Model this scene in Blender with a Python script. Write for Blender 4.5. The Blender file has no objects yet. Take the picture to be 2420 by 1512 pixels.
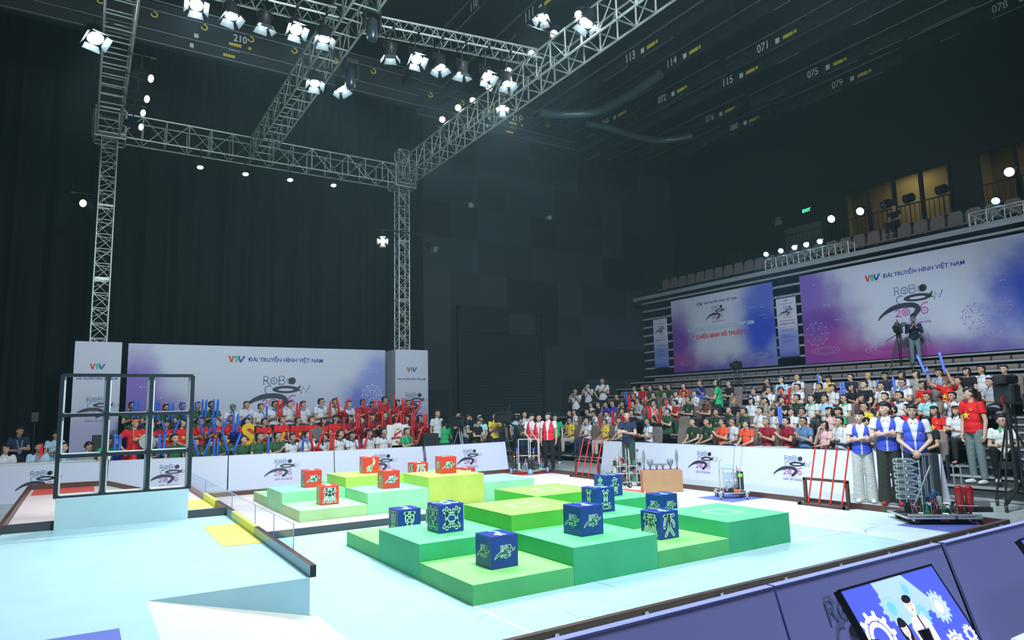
import bpy, math, random
from mathutils import Vector, Matrix, Quaternion, Euler
PI = math.pi
R = math.radians
sc = bpy.context.scene
C = sc.collection

# ---------------------------------------------------------------- camera, world, exposure, large lights
cam_data = bpy.data.cameras.new('camera')
cam_data.sensor_width = 36.0
cam_data.lens = 36.0 * 1591.63 / 2420.0
cam_data.clip_end = 200
cam = bpy.data.objects.new('camera', cam_data)
C.objects.link(cam)
_r = Vector((0.84231, -0.53844, -0.02268)); _yaw, _pit, _rol = 0.56868, 0.128456, -0.0228667
_f = Vector((math.sin(_yaw) * math.cos(_pit), math.cos(_yaw) * math.cos(_pit), math.sin(_pit)))
_r0 = Vector((math.cos(_yaw), -math.sin(_yaw), 0)); _u0 = _r0.cross(_f)
_r = _r0 * math.cos(_rol) + _u0 * math.sin(_rol); _u = -_r0 * math.sin(_rol) + _u0 * math.cos(_rol)
_m = Matrix((( _r.x, _u.x, -_f.x, -3.20667), (_r.y, _u.y, -_f.y, -5.81007), (_r.z, _u.z, -_f.z, 1.85458), (0, 0, 0, 1)))
cam.matrix_world = _m
sc.camera = cam

world = bpy.data.worlds.new('hall_air'); sc.world = world
world.use_nodes = True
bg = world.node_tree.nodes['Background']
bg.inputs[0].default_value = (0.30, 0.42, 0.50, 1)
bg.inputs[1].default_value = 0.008

sc.view_settings.view_transform = 'Standard'
sc.view_settings.look = 'None'
sc.view_settings.gamma = 1.0
sc.view_settings.use_curve_mapping = False
sc.view_settings.exposure = 0.30
sc.cycles.use_denoising = True
sc.cycles.max_bounces = 5
sc.cycles.diffuse_bounces = 2
sc.cycles.glossy_bounces = 2
sc.cycles.transmission_bounces = 4
sc.cycles.transparent_max_bounces = 8
sc.cycles.volume_bounces = 0
sc.cycles.caustics_reflective = False
sc.cycles.caustics_refractive = False
sc.cycles.sample_clamp_indirect = 4.0
sc.cycles.use_adaptive_sampling = True
sc.cycles.adaptive_threshold = 0.03

def hall_light(name, kind, loc, target, energy, color, size=1.0, spot=60, blend=0.5):
    d = bpy.data.lights.new(name, kind)
    d.energy = energy; d.color = color
    if kind == 'AREA': d.shape = 'SQUARE'; d.size = size
    else: d.shadow_soft_size = size
    if kind == 'SPOT': d.spot_size = R(spot); d.spot_blend = blend
    o = bpy.data.objects.new(name, d); C.objects.link(o)
    o.location = loc
    o.rotation_euler = (Vector(target) - Vector(loc)).to_track_quat('-Z', 'Y').to_euler()
    return o

# the lamps of the rig that hang out of frame, above and behind the camera and over the stands
COOL = (0.80, 0.93, 1.0)
hall_light('rig_lamps_near_side', 'AREA', (1.5, -2.6, 10.2), (1.5, 7.0, 0.6), 1500, COOL, 2.0)
hall_light('rig_lamps_near_left', 'SPOT', (-3.0, -2.4, 10.0), (1.0, 14.0, 0.8), 2200, COOL, 0.4, 50)
hall_light('rig_lamps_near_right', 'SPOT', (5.0, -2.4, 10.0), (13.0, 5.5, 1.0), 2600, COOL, 0.4, 70)
hall_light('rig_lamps_stand_wash', 'SPOT', (2.0, 2.0, 10.2), (12.5, 8.0, 1.2), 2400, COOL, 0.4, 70)
hall_light('rig_lamps_banner_wash', 'SPOT', (8.0, 1.0, 10.2), (19.9, 7.5, 4.5), 700, (0.75, 0.85, 1.0), 0.3, 70)

# thin theatre haze filling the hall
hz_m = bpy.data.materials.new('theatre_haze'); hz_m.use_nodes = True
hz_m.node_tree.nodes.clear(); _o = hz_m.node_tree.nodes.new('ShaderNodeOutputMaterial'); _v = hz_m.node_tree.nodes.new('ShaderNodeVolumeScatter')
_v.inputs['Color'].default_value = (0.58, 0.93, 1.0, 1); _v.inputs['Density'].default_value = 0.0016; _v.inputs['Anisotropy'].default_value = 0.35
hz_m.node_tree.links.new(_v.outputs[0], _o.inputs['Volume'])
def haze_box():
    me = bpy.data.meshes.new('haze')
    x0, x1, y0, y1, z0, z1 = -14.6, 27.0, -9.6, 22.5, -0.4, 15.8
    me.from_pydata([(x0,y0,z0),(x1,y0,z0),(x1,y1,z0),(x0,y1,z0),(x0,y0,z1),(x1,y0,z1),(x1,y1,z1),(x0,y1,z1)], [], [(0,3,2,1),(4,5,6,7),(0,1,5,4),(1,2,6,5),(2,3,7,6),(3,0,4,7)])
    me.materials.append(hz_m); o = bpy.data.objects.new('haze', me); C.objects.link(o); o['kind'] = 'stuff'; o['label'] = 'thin bluish theatre haze hanging in the air of the hall'; o['category'] = 'haze'
haze_box()
hall_light('unseen_barrier_spot', 'SPOT', (0.5, -8.5, 7.5), (2.0, -3.3, 0.4), 140, (0.62, 0.70, 1.0), 0.5, 34)  # added, unseen bluish spot that brightens the near barriers
# ---------------------------------------------------------------- helpers
def tag(o, label=None, cat=None, group=None, kind=None):
    if label: o['label'] = label
    if cat: o['category'] = cat
    if group: o['group'] = group
    if kind: o['kind'] = kind
    return o

def empty(name, loc=(0, 0, 0), rz=0.0, parent=None):
    o = bpy.data.objects.new(name, None); C.objects.link(o)
    o.location = loc; o.rotation_euler = (0, 0, rz)
    o.empty_display_size = 0.1
    if parent: o.parent = parent
    return o

def link_mesh(name, me, parent=None, loc=(0, 0, 0), rot=(0, 0, 0), scale=None):
    o = bpy.data.objects.new(name, me); C.objects.link(o)
    o.location = loc; o.rotation_euler = rot
    if scale is not None: o.scale = (scale,) * 3 if isinstance(scale, (int, float)) else scale
    if parent: o.parent = parent
    return o

def copy_tree(o, parent=None):
    kids = list(o.children)
    c = o.copy(); C.objects.link(c)
    if parent: c.parent = parent
    for k in kids: copy_tree(k, c)
    return c

class MB:
    def __init__(s): s.v = []; s.f = []; s.m = []; s.sm = []
    def add(s, vs, fs, m=0, smooth=False):
        b = len(s.v); s.v += [tuple(p) for p in vs]
        for f in fs: s.f.append(tuple(i + b for i in f)); s.m.append(m); s.sm.append(smooth)
    def box(s, x0, x1, y0, y1, z0, z1, m=0):
        s.add([(x0,y0,z0),(x1,y0,z0),(x1,y1,z0),(x0,y1,z0),(x0,y0,z1),(x1,y0,z1),(x1,y1,z1),(x0,y1,z1)],
              [(0,3,2,1),(4,5,6,7),(0,1,5,4),(1,2,6,5),(2,3,7,6),(3,0,4,7)], m)
    def bev(s, x0, x1, y0, y1, z0, z1, b=0.01, m=0):
        # box with chamfered edges
        vs = []
        for sx in (0, 1):
            for sy in (0, 1):
                for sz in (0, 1):
                    X, Y, Z = (x0, x1)[sx], (y0, y1)[sy], (z0, z1)[sz]
                    dx, dy, dz = b * (1 - 2 * sx), b * (1 - 2 * sy), b * (1 - 2 * sz)
                    vs += [(X, Y + dy, Z + dz), (X + dx, Y, Z + dz), (X + dx, Y + dy, Z)]
        bm_ = []
        def ix(sx, sy, sz, k): return (sx * 4 + sy * 2 + sz) * 3 + k
        F = []
        F.append([ix(0,0,0,0), ix(0,0,1,0), ix(0,1,1,0), ix(0,1,0,0)]); F.append([ix(1,0,0,0), ix(1,1,0,0), ix(1,1,1,0), ix(1,0,1,0)])
        F.append([ix(0,0,0,1), ix(1,0,0,1), ix(1,0,1,1), ix(0,0,1,1)]); F.append([ix(0,1,0,1), ix(0,1,1,1), ix(1,1,1,1), ix(1,1,0,1)])
        F.append([ix(0,0,0,2), ix(0,1,0,2), ix(1,1,0,2), ix(1,0,0,2)]); F.append([ix(0,0,1,2), ix(1,0,1,2), ix(1,1,1,2), ix(0,1,1,2)])
        for a in (0, 1):
            for c in (0, 1):
                F.append([ix(a,c,0,0), ix(a,c,1,0), ix(a,c,1,1), ix(a,c,0,1)])
                F.append([ix(a,0,c,0), ix(a,1,c,0), ix(a,1,c,2), ix(a,0,c,2)])
                F.append([ix(0,a,c,1), ix(1,a,c,1), ix(1,a,c,2), ix(0,a,c,2)])
                for d in (0, 1): F.append([ix(a,c,d,0), ix(a,c,d,1), ix(a,c,d,2)])
        s.add(vs, F, m)
    def bar(s, p0, p1, r0, r1=None, n=8, m=0, caps=True, smooth=True):
        p0 = Vector(p0); p1 = Vector(p1); r1 = r0 if r1 is None else r1
        d = (p1 - p0)
        if d.length < 1e-6: return
        d.normalize(); a = d.orthogonal().normalized(); b = d.cross(a)
        vs = []
        for p, r in ((p0, r0), (p1, r1)):
            for i in range(n):
                t = 2 * PI * i / n; vs.append(p + a * (r * math.cos(t)) + b * (r * math.sin(t)))
        s.add(vs, [(i, (i + 1) % n, n + (i + 1) % n, n + i) for i in range(n)], m, smooth and n > 4)
        if caps:
            s.add(vs[:n], [tuple(range(n - 1, -1, -1))], m); s.add(vs[n:], [tuple(range(n))], m)
    def tube(s, pts, r, n=8, m=0, radii=None):
        pts = [Vector(p) for p in pts]
        vs = []; up = None
        for i, p in enumerate(pts):
            d = (pts[min(i + 1, len(pts) - 1)] - pts[max(i - 1, 0)]).normalized()
            if up is None: up = d.orthogonal().normalized()
            up = (up - d * up.dot(d)).normalized(); b = d.cross(up)
            rr = radii[i] if radii else r
            for k in range(n):
                t = 2 * PI * k / n; vs.append(p + up * (rr * math.cos(t)) + b * (rr * math.sin(t)))
        fs = []
        for i in range(len(pts) - 1):
            for k in range(n):
                fs.append((i*n + k, i*n + (k+1) % n, (i+1)*n + (k+1) % n, (i+1)*n + k))
        s.add(vs, fs, m, True)
        s.add(vs[:n], [tuple(range(n - 1, -1, -1))], m); s.add(vs[-n:], [tuple(range(n))], m)
    def ell(s, c, r, m=0, nu=14, nv=9, mtx=None):
        vs = []; c = Vector(c)
        if isinstance(r, (int, float)): r = (r, r, r)
        vs.append(Vector((0, 0, r[2])))
        for j in range(1, nv):
            ph = PI * j / nv
            for i in range(nu):
                th = 2 * PI * i / nu
                vs.append(Vector((r[0] * math.sin(ph) * math.cos(th), r[1] * math.sin(ph) * math.sin(th), r[2] * math.cos(ph))))
        vs.append(Vector((0, 0, -r[2])))
        if mtx is not None: vs = [mtx @ p for p in vs]
        vs = [p + c for p in vs]
        fs = [(0, 1 + i, 1 + (i + 1) % nu) for i in range(nu)]
        for j in range(nv - 2):
            for i in range(nu):
                a = 1 + j * nu; fs.append((a + i, a + nu + i, a + nu + (i + 1) % nu, a + (i + 1) % nu))
        L = len(vs) - 1; a = 1 + (nv - 2) * nu
        fs += [(a + i, L, a + (i + 1) % nu) for i in range(nu)]
        s.add(vs, fs, m, True)
    def lathe(s, prof, p0, axis, n=16, m=0, smooth=True):
        p0 = Vector(p0); d = Vector(axis).normalized(); a = d.orthogonal().normalized(); b = d.cross(a)
        vs = []
        for r, h in prof:
            for i in range(n):
                t = 2 * PI * i / n; vs.append(p0 + d * h + a * (r * math.cos(t)) + b * (r * math.sin(t)))
        fs = []
        for j in range(len(prof) - 1):
            for i in range(n): fs.append((j*n + i, j*n + (i+1) % n, (j+1)*n + (i+1) % n, (j+1)*n + i))
        s.add(vs, fs, m, smooth)
        if prof[0][0] > 1e-4: s.add(vs[:n], [tuple(range(n - 1, -1, -1))], m)
        if prof[-1][0] > 1e-4: s.add(vs[-n:], [tuple(range(n))], m)
    def slab(s, pts, z0, z1, m=0):
        # prism over a convex or simple outline in the xy plane
        n = len(pts)
        vs = [(x, y, z0) for x, y in pts] + [(x, y, z1) for x, y in pts]
        s.add(vs, [tuple(range(n - 1, -1, -1)), tuple(range(n, 2 * n))] + [(i, (i+1) % n, n + (i+1) % n, n + i) for i in range(n)], m)
    def prism(s, pts, off, m=0):
        # outline in 3-D extruded by the vector off
        n = len(pts); pts = [Vector(p) for p in pts]; off = Vector(off)
        vs = pts + [p + off for p in pts]
        s.add(vs, [tuple(range(n - 1, -1, -1)), tuple(range(n, 2 * n))] + [(i, (i+1) % n, n + (i+1) % n, n + i) for i in range(n)], m)
    def ribbon(s, pts, w, z=0.0, m=0, closed=False, caps=True, widths=None, th=0.0):
        # flat brush stroke in the xy plane
        pts = [Vector((p[0], p[1])) for p in pts]; n = len(pts)
        L = []; Rr = []
        for i, p in enumerate(pts):
            if closed: d = pts[(i + 1) % n] - pts[i - 1]
            else: d = pts[min(i + 1, n - 1)] - pts[max(i - 1, 0)]
            if d.length < 1e-9: d = Vector((1, 0))
            d.normalize(); nn = Vector((-d.y, d.x)); ww = (widths[i] if widths else w) / 2
            L.append(p + nn * ww); Rr.append(p - nn * ww)
        vs = [(p.x, p.y, z) for p in L] + [(p.x, p.y, z) for p in Rr]
        m_ = n if closed else n - 1
        s.add(vs, [(n + i, n + (i + 1) % n, (i + 1) % n, i) for i in range(m_)], m)
        if caps and not closed:
            for i in (0, n - 1):
                r = (widths[i] if widths else w) / 2
                if r > 1e-4: s.disc(pts[i].x, pts[i].y, r, z, m, 10)
    def disc(s, x, y, r, z=0.0, m=0, n=20, ry=None, rot=0.0):
        ry = ry or r; vs = []
        for i in range(n):
            t = 2 * PI * i / n; a, b = r * math.cos(t), ry * math.sin(t)
            vs.append((x + a * math.cos(rot) - b * math.sin(rot), y + a * math.sin(rot) + b * math.cos(rot), z))
        s.add(vs, [tuple(range(n))], m)
    def ring(s, x, y, r0, r1, z=0.0, m=0, n=28, a0=0, a1=2 * PI, sy=1.0):
        vs = []
        for i in range(n + 1):
            t = a0 + (a1 - a0) * i / n
            vs += [(x + r0 * math.cos(t), y + r0 * sy * math.sin(t), z), (x + r1 * math.cos(t), y + r1 * sy * math.sin(t), z)]
        s.add(vs, [(2*i, 2*i + 1, 2*i + 3, 2*i + 2) for i in range(n)], m)
    def poly(s, pts, z=0.0, m=0):
        s.add([(p[0], p[1], p[2] if len(p) > 2 else z) for p in pts], [tuple(range(len(pts)))], m)
    def merge(s, o, mtx=None, moff=0, mmap=None):
        vs = [mtx @ Vector(p) for p in o.v] if mtx is not None else o.v
        b = len(s.v); s.v += [tuple(p) for p in vs]
        for f, m, sm in zip(o.f, o.m, o.sm):
            s.f.append(tuple(i + b for i in f)); s.m.append(mmap[m] if mmap else m + moff); s.sm.append(sm)
    def mesh(s, name, mats):
        me = bpy.data.meshes.new(name); me.from_pydata(s.v, [], s.f)
        if isinstance(mats, bpy.types.Material): mats = [mats]
        for m in mats: me.materials.append(m)
        me.polygons.foreach_set('material_index', s.m)
        me.polygons.foreach_set('use_smooth', s.sm)
        me.update(); me.validate()
        return me
    def build(s, name, mats, parent=None, loc=(0, 0, 0), rot=(0, 0, 0), scale=None):
        return link_mesh(name, s.mesh(name, mats), parent, loc, rot, scale)

MATS = {}
def mat(name, col, rough=0.6, metal=0.0, emit=0.0, spec=0.5, noise=0.0, nscale=6.0, trans=0.0, alpha=1.0, bump=0.0, bscale=60.0, ecol=None, coat=0.0):
    if name in MATS: return MATS[name]
    m = bpy.data.materials.new(name); m.use_nodes = True; MATS[name] = m
    nt = m.node_tree; b = nt.nodes['Principled BSDF']
    c = tuple(col) + (1,)
    b.inputs['Base Color'].default_value = c
    b.inputs['Roughness'].default_value = rough; b.inputs['Metallic'].default_value = metal
    b.inputs['Specular IOR Level'].default_value = spec
    if coat: b.inputs['Coat Weight'].default_value = coat
    if trans: b.inputs['Transmission Weight'].default_value = trans
    if alpha < 1: b.inputs['Alpha'].default_value = alpha
    if emit:
        b.inputs['Emission Color'].default_value = (tuple(ecol) if ecol else tuple(col)) + (1,)
        b.inputs['Emission Strength'].default_value = emit
    if noise or bump:
        tc = nt.nodes.new('ShaderNodeTexCoord')
    if noise:
        n = nt.nodes.new('ShaderNodeTexNoise'); n.inputs['Scale'].default_value = nscale; n.inputs['Detail'].default_value = 4
        nt.links.new(tc.outputs['Object'], n.inputs['Vector'])
        r = nt.nodes.new('ShaderNodeMapRange'); r.inputs[1].default_value = 0.3; r.inputs[2].default_value = 0.7
        r.inputs[3].default_value = 1 - noise; r.inputs[4].default_value = 1 + noise
        nt.links.new(n.outputs['Fac'], r.inputs[0])
        mx = nt.nodes.new('ShaderNodeVectorMath'); mx.operation = 'SCALE'; mx.inputs[0].default_value = c[:3]
        nt.links.new(r.outputs[0], mx.inputs['Scale']); nt.links.new(mx.outputs[0], b.inputs['Base Color'])
    if bump:
        n = nt.nodes.new('ShaderNodeTexNoise'); n.inputs['Scale'].default_value = bscale; n.inputs['Detail'].default_value = 3
        nt.links.new(tc.outputs['Object'], n.inputs['Vector'])
        bp = nt.nodes.new('ShaderNodeBump'); bp.inputs['Strength'].default_value = bump; bp.inputs['Distance'].default_value = 0.02
        nt.links.new(n.outputs['Fac'], bp.inputs['Height']); nt.links.new(bp.outputs[0], b.inputs['Normal'])
    return m

def object_colour_mat(name, rough=0.75, noise=0.10, nscale=25.0):
    # takes the colour set on each object, so copies share one mesh
    m = mat(name, (0.5, 0.5, 0.5), rough, spec=0.25)
    nt = m.node_tree; b = nt.nodes['Principled BSDF']
    oi = nt.nodes.new('ShaderNodeObjectInfo')
    tc = nt.nodes.new('ShaderNodeTexCoord')
    n = nt.nodes.new('ShaderNodeTexNoise'); n.inputs['Scale'].default_value = nscale
    nt.links.new(tc.outputs['Object'], n.inputs['Vector'])
    r = nt.nodes.new('ShaderNodeMapRange'); r.inputs[1].default_value = 0.3; r.inputs[2].default_value = 0.7
    r.inputs[3].default_value = 1 - noise; r.inputs[4].default_value = 1 + noise
    nt.links.new(n.outputs['Fac'], r.inputs[0])
    mx = nt.nodes.new('ShaderNodeVectorMath'); mx.operation = 'SCALE'
    nt.links.new(oi.outputs['Color'], mx.inputs[0]); nt.links.new(r.outputs[0], mx.inputs['Scale'])
    nt.links.new(mx.outputs[0], b.inputs['Base Color'])
    bp = nt.nodes.new('ShaderNodeBump'); bp.inputs['Strength'].default_value = 0.35; bp.inputs['Distance'].default_value = 0.03
    nt.links.new(n.outputs['Fac'], bp.inputs['Height']); nt.links.new(bp.outputs[0], b.inputs['Normal'])
    return m

_tc = {}
def text_mb(txt, offset=0.0, res=3):
    """Letters as flat faces, lower left at 0,0, scaled to height units of the font; returns MB and (w, h)."""
    k = (txt, offset, res)
    if k in _tc: return _tc[k]
    cu = bpy.data.curves.new('letters', 'FONT'); cu.body = txt; cu.resolution_u = res; cu.offset = offset
    o = bpy.data.objects.new('letters', cu); C.objects.link(o)
    dg = bpy.context.evaluated_depsgraph_get()
    me = bpy.data.meshes.new_from_object(o.evaluated_get(dg))
    mb = MB()
    mb.add([tuple(v.co) for v in me.vertices], [tuple(p.vertices) for p in me.polygons], 0)
    bpy.data.objects.remove(o); bpy.data.curves.remove(cu); bpy.data.meshes.remove(me)
    xs = [p[0] for p in mb.v]; ys = [p[1] for p in mb.v]
    x0 = min(xs); mb.v = [(p[0] - x0, p[1], p[2]) for p in mb.v]
    _tc[k] = (mb, max(xs) - x0, max(ys) - min(ys))
    return _tc[k]

def put_text(mb, txt, x0, x1, y, z=0.0, m=0, offset=0.0, squeeze=1.0, res=3):
    t, w, h = text_mb(txt, offset, res)
    s = (x1 - x0) / w
    mb.merge(t, Matrix.Translation((x0, y, z)) @ Matrix.Diagonal((s, s * squeeze, 1, 1)), mmap=[m])
# ---------------------------------------------------------------- materials of the hall
M_FLOOR = mat('hall_floor_vinyl', (0.42, 0.47, 0.46), 0.28, noise=0.06, nscale=1.5)
M_BLACK = mat('matt_black', (0.012, 0.014, 0.017), 0.7)
M_DARK = mat('dark_grey_paint', (0.020, 0.026, 0.030), 0.6)
M_CURTAIN = mat('black_curtain_cloth', (0.006, 0.009, 0.011), 0.9, spec=0.2)
M_ALU = mat('aluminium_tube', (0.58, 0.63, 0.62), 0.38, 0.55, noise=0.12, nscale=9)
M_STEEL = mat('bright_steel', (0.62, 0.64, 0.66), 0.28, 0.9)
M_GREYPL = mat('grey_plastic', (0.22, 0.23, 0.24), 0.5)
M_WHITE = mat('white_paint', (0.80, 0.82, 0.84), 0.5)
M_NOSE = mat('pale_step_nosing', (0.42, 0.46, 0.50), 0.45, 0.3)
M_STEP = mat('dark_step_deck', (0.05, 0.055, 0.06), 0.7)
M_SEAT = mat('brown_grey_seat_shell', (0.24, 0.19, 0.175), 0.65, noise=0.08, nscale=14)
M_SEATD = mat('dark_seat_bracket', (0.03, 0.04, 0.07), 0.5)
M_YEL = mat('yellow_marker', (0.75, 0.62, 0.05), 0.6)
M_GLASS = mat('clear_pane', (0.95, 0.98, 1.0), 0.02, trans=1.0)

def struct(name, mb, mats, parent=None, **k):
    o = mb.build(name, mats, parent, **k)
    if parent is None: o['kind'] = 'structure'
    return o

# wall of square acoustic panels: each panel its own dark tone
def panel_wall_mat():
    m = mat('acoustic_panel_wall', (0.03, 0.04, 0.05), 0.75)
    nt = m.node_tree; b = nt.nodes['Principled BSDF']
    tc = nt.nodes.new('ShaderNodeTexCoord')
    sn = nt.nodes.new('ShaderNodeVectorMath'); sn.operation = 'SNAP'; sn.inputs[1].default_value = (1.45, 50, 1.55)
    wn = nt.nodes.new('ShaderNodeTexWhiteNoise')
    cr = nt.nodes.new('ShaderNodeValToRGB'); cr.color_ramp.interpolation = 'CONSTANT'
    cr.color_ramp.elements[0].color = (0.014, 0.016, 0.018, 1)
    cr.color_ramp.elements[1].position = 0.33; cr.color_ramp.elements[1].color = (0.034, 0.048, 0.060, 1)
    e = cr.color_ramp.elements.new(0.72); e.color = (0.024, 0.034, 0.041, 1)
    nt.links.new(tc.outputs['Object'], sn.inputs[0]); nt.links.new(sn.outputs[0], wn.inputs['Vector'])
    nt.links.new(wn.outputs['Value'], cr.inputs[0]); nt.links.new(cr.outputs[0], b.inputs['Base Color'])
    return m
M_PANEL = panel_wall_mat()

mb = MB(); mb.box(-14, 26.2, -9, 22, -0.12, 0.0); struct('floor', mb, M_FLOOR)
mb = MB(); mb.box(8.0, 21.5, 20.0, 20.25, 0, 15.2); struct('wall_back', mb, M_PANEL)
mb = MB(); mb.box(-14.2, -14, -9, 21, 0, 15.2); struct('wall_left', mb, M_CURTAIN)
mb = MB(); mb.box(-14.2, 26.2, -9, 22, 15.2, 15.4); struct('ceiling', mb, M_DARK)
# right wall with the two lit control-room windows
mb = MB(); X0, X1 = 24.0, 24.25
mb.box(X0, X1, -9, 20, 0, 8.6); mb.box(X0, X1, -9, 20, 10.68, 15.2)
mb.box(X0, X1, 10.1, 20, 8.6, 10.68); mb.box(X0, X1, 4.95, 5.9, 8.6, 10.68); mb.box(X0, X1, -9, -1.0, 8.6, 10.68)
struct('wall_right', mb, mat('dark_hall_wall', (0.014, 0.017, 0.023), 0.7))
M_OCHRE = mat('ochre_room_wall', (0.50, 0.42, 0.20), 0.8)
mb = MB(); mb.box(26.0, 26.2, -1.5, 11, 8.2, 11.2); mb.box(24.25, 26.1, -1.5, 11, 8.1, 8.2); mb.box(24.25, 26.1, -1.5, 11, 11.2, 11.3)
mb.box(24.25, 26.1, 10.9, 11, 8.2, 11.2); mb.box(24.25, 26.1, -1.6, -1.5, 8.2, 11.2); mb.box(24.25, 26.1, 5.3, 5.5, 8.2, 11.2)
struct('wall_control_room', mb, M_OCHRE)
for nm, ya, yb in (('window_1', 5.9, 10.1), ('window_2', -1.0, 4.95)):
    mb = MB(); n = 4 if yb > 6 else 5
    mb.box(23.95, 24.1, ya, yb, 8.6, 8.66); mb.box(23.95, 24.1, ya, yb, 10.62, 10.68)
    for i in range(n + 1):
        y = ya + (yb - ya) * i / n; mb.box(23.93, 24.12, y - 0.05, y + 0.05, 8.6, 10.68)
    w = struct(nm, mb, M_BLACK)
    mb = MB(); mb.box(24.02, 24.03, ya + 0.02, yb - 0.02, 8.65, 10.63); mb.build('pane', M_GLASS, w)
for y in (8.0, 2.4):
    l = hall_light('control_room_lamp', 'AREA', (25.0, y, 11.1), (25.4, y, 8.0), 13, (1.0, 0.86, 0.50), 1.2)
# curtain: long deep folds
mb = MB(); pts = []
random.seed(4); x = -14.0
while x < 8.4:
    pts.append((x, 19.0 + 0.16 * math.sin(x * 5.1) + 0.08 * math.sin(x * 12.7 + 1) + 0.04 * random.random())); x += 0.11
for i in range(len(pts) - 1):
    a, b = pts[i], pts[i + 1]
    mb.add([(a[0], a[1], 0.02), (b[0], b[1], 0.02), (b[0], b[1], 14.9), (a[0], a[1], 14.9)], [(0, 1, 2, 3)], 0, True)
cu = mb.build('stage_curtain', M_CURTAIN)
tag(cu, 'tall black curtain hanging in folds behind the white banner', 'curtain')
# roller shutter
mb = MB(); mb.box(10.4, 10.55, 19.8, 20, 0, 6.2); mb.box(14.8, 14.95, 19.8, 20, 0, 6.2); mb.box(10.4, 14.95, 19.75, 20, 6.1, 6.3)
d = struct('door_1', mb, M_BLACK)
mb = MB(); mb.box(10.55, 14.8, 19.9, 19.98, 5.15, 6.1); mb.build('header_panel', M_PANEL, d)
mb = MB(); zz = 0.0
while zz < 5.1:
    mb.prism([(10.55, 19.93, zz), (10.55, 19.88, zz + 0.07), (10.55, 19.93, zz + 0.13), (10.55, 19.97, zz + 0.13), (10.55, 19.97, zz)], (4.25, 0, 0)); zz += 0.135
mb.build('shutter_slats', mat('shutter_metal', (0.040, 0.056, 0.062), 0.5, 0.2), d)
mb = MB(); mb.box(10.55, 14.82, 19.86, 19.89, 6.09, 6.11); mb.box(14.8, 14.82, 19.86, 19.89, 5.1, 6.1); mb.build('light_seam', mat('seam_metal', (0.35, 0.38, 0.34), 0.4), d)
mb = MB(); mb.box(8.55, 9.9, 19.85, 19.99, 0, 2.6); mb.box(8.5, 9.95, 19.8, 20, 2.6, 2.68); struct('door_2', mb, M_BLACK)
# wall fittings
mb = MB(); mb.bev(11.08, 11.28, 19.86, 20.0, 10.8, 11.02, 0.02)
tag(mb.build('wall_speaker', M_WHITE), 'small white box on the panelled back wall, high above the roller shutter', 'wall box')
mb = MB(); mb.bar((15.41, 20.0, 10.9), (15.41, 19.8, 10.9), 0.05); mb.ell((15.41, 19.75, 10.86), 0.12); 
tag(mb.build('security_camera', M_WHITE), 'white domed security camera on the panelled back wall', 'camera')
mb = MB(); mb.bev(11.6, 12.0, -0.06, 0.06, -0.12, 0.12, 0.01)
ex = MB(); ex.bev(-0.04, 0.04, -0.24, 0.24, -0.1, 0.1, 0.01)
ex = ex.build('exit_sign', M_BLACK, loc=(23.94, 11.81, 10.32)); tag(ex, 'small lit green exit sign high on the dark right wall', 'sign')
tmb = MB(); put_text(tmb, 'EXIT', -0.2, 0.2, -0.06, 0, 0, 0.03)
tmb.build('lettering', mat('exit_green', (0.05, 0.9, 0.25), emit=3.0), ex, (-0.045, 0, 0), (PI / 2, 0, -PI / 2))
mb = MB(); mb.bev(-0.05, 0.05, -0.15, 0.15, -0.16, 0.10, 0.01); mb.ell((-0.06, 0.05, 0.17), 0.07); mb.ell((-0.06, -0.1, 0.17), 0.07)
tag(mb.build('emergency_light', M_GREYPL, loc=(23.93, 13.3, 10.14)), 'grey twin-head emergency light on the dark right wall', 'emergency light')
mb = MB(); mb.box(23.9, 23.99, 11.2, 13.0, 8.3, 9.7); struct('trim_1', mb, mat('grey_wall_panel', (0.10, 0.11, 0.12), 0.6))

# ---------------------------------------------------------------- seating stand on the right
XK = lambda k: 10.9 + 0.9 * k
ZK = lambda k: 0.2 + 0.297 * k
YS0, YS1 = 1.05, 18.5
for k in range(11):
    mb = MB(); y0 = YS0
    mb.box(XK(k) + 0.02, XK(k) + 0.92, y0, YS1, 0.0 if k == 0 else ZK(k) - 0.28, ZK(k) - 0.002, 0)
    mb.box(XK(k) - 0.02, XK(k) + 0.06, y0, YS1, ZK(k) - 0.05, ZK(k), 1)
    mb.box(XK(k) + 0.02, XK(k) + 0.05, y0, YS1, 0.0, ZK(k) - 0.05, 0)
    o = mb.build('floor_riser', [M_STEP, M_NOSE]); o['kind'] = 'structure'
# aisle steps at the near end of the stand
for k in range(-1, 20):
    xa = 10.9 + 0.45 * k; za = 0.2 + 0.1485 * k
    if za <= 0.03: continue
    mb = MB(); mb.box(xa + 0.02, xa + 0.47, -3.0, YS0 - 0.02, 0, za - 0.002, 0); mb.box(xa - 0.01, xa + 0.07, -3.0, YS0 - 0.02, za - 0.04, za, 1)
    o = mb.build('floor_aisle_step', [M_STEP, M_NOSE]); o['kind'] = 'structure'
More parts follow.
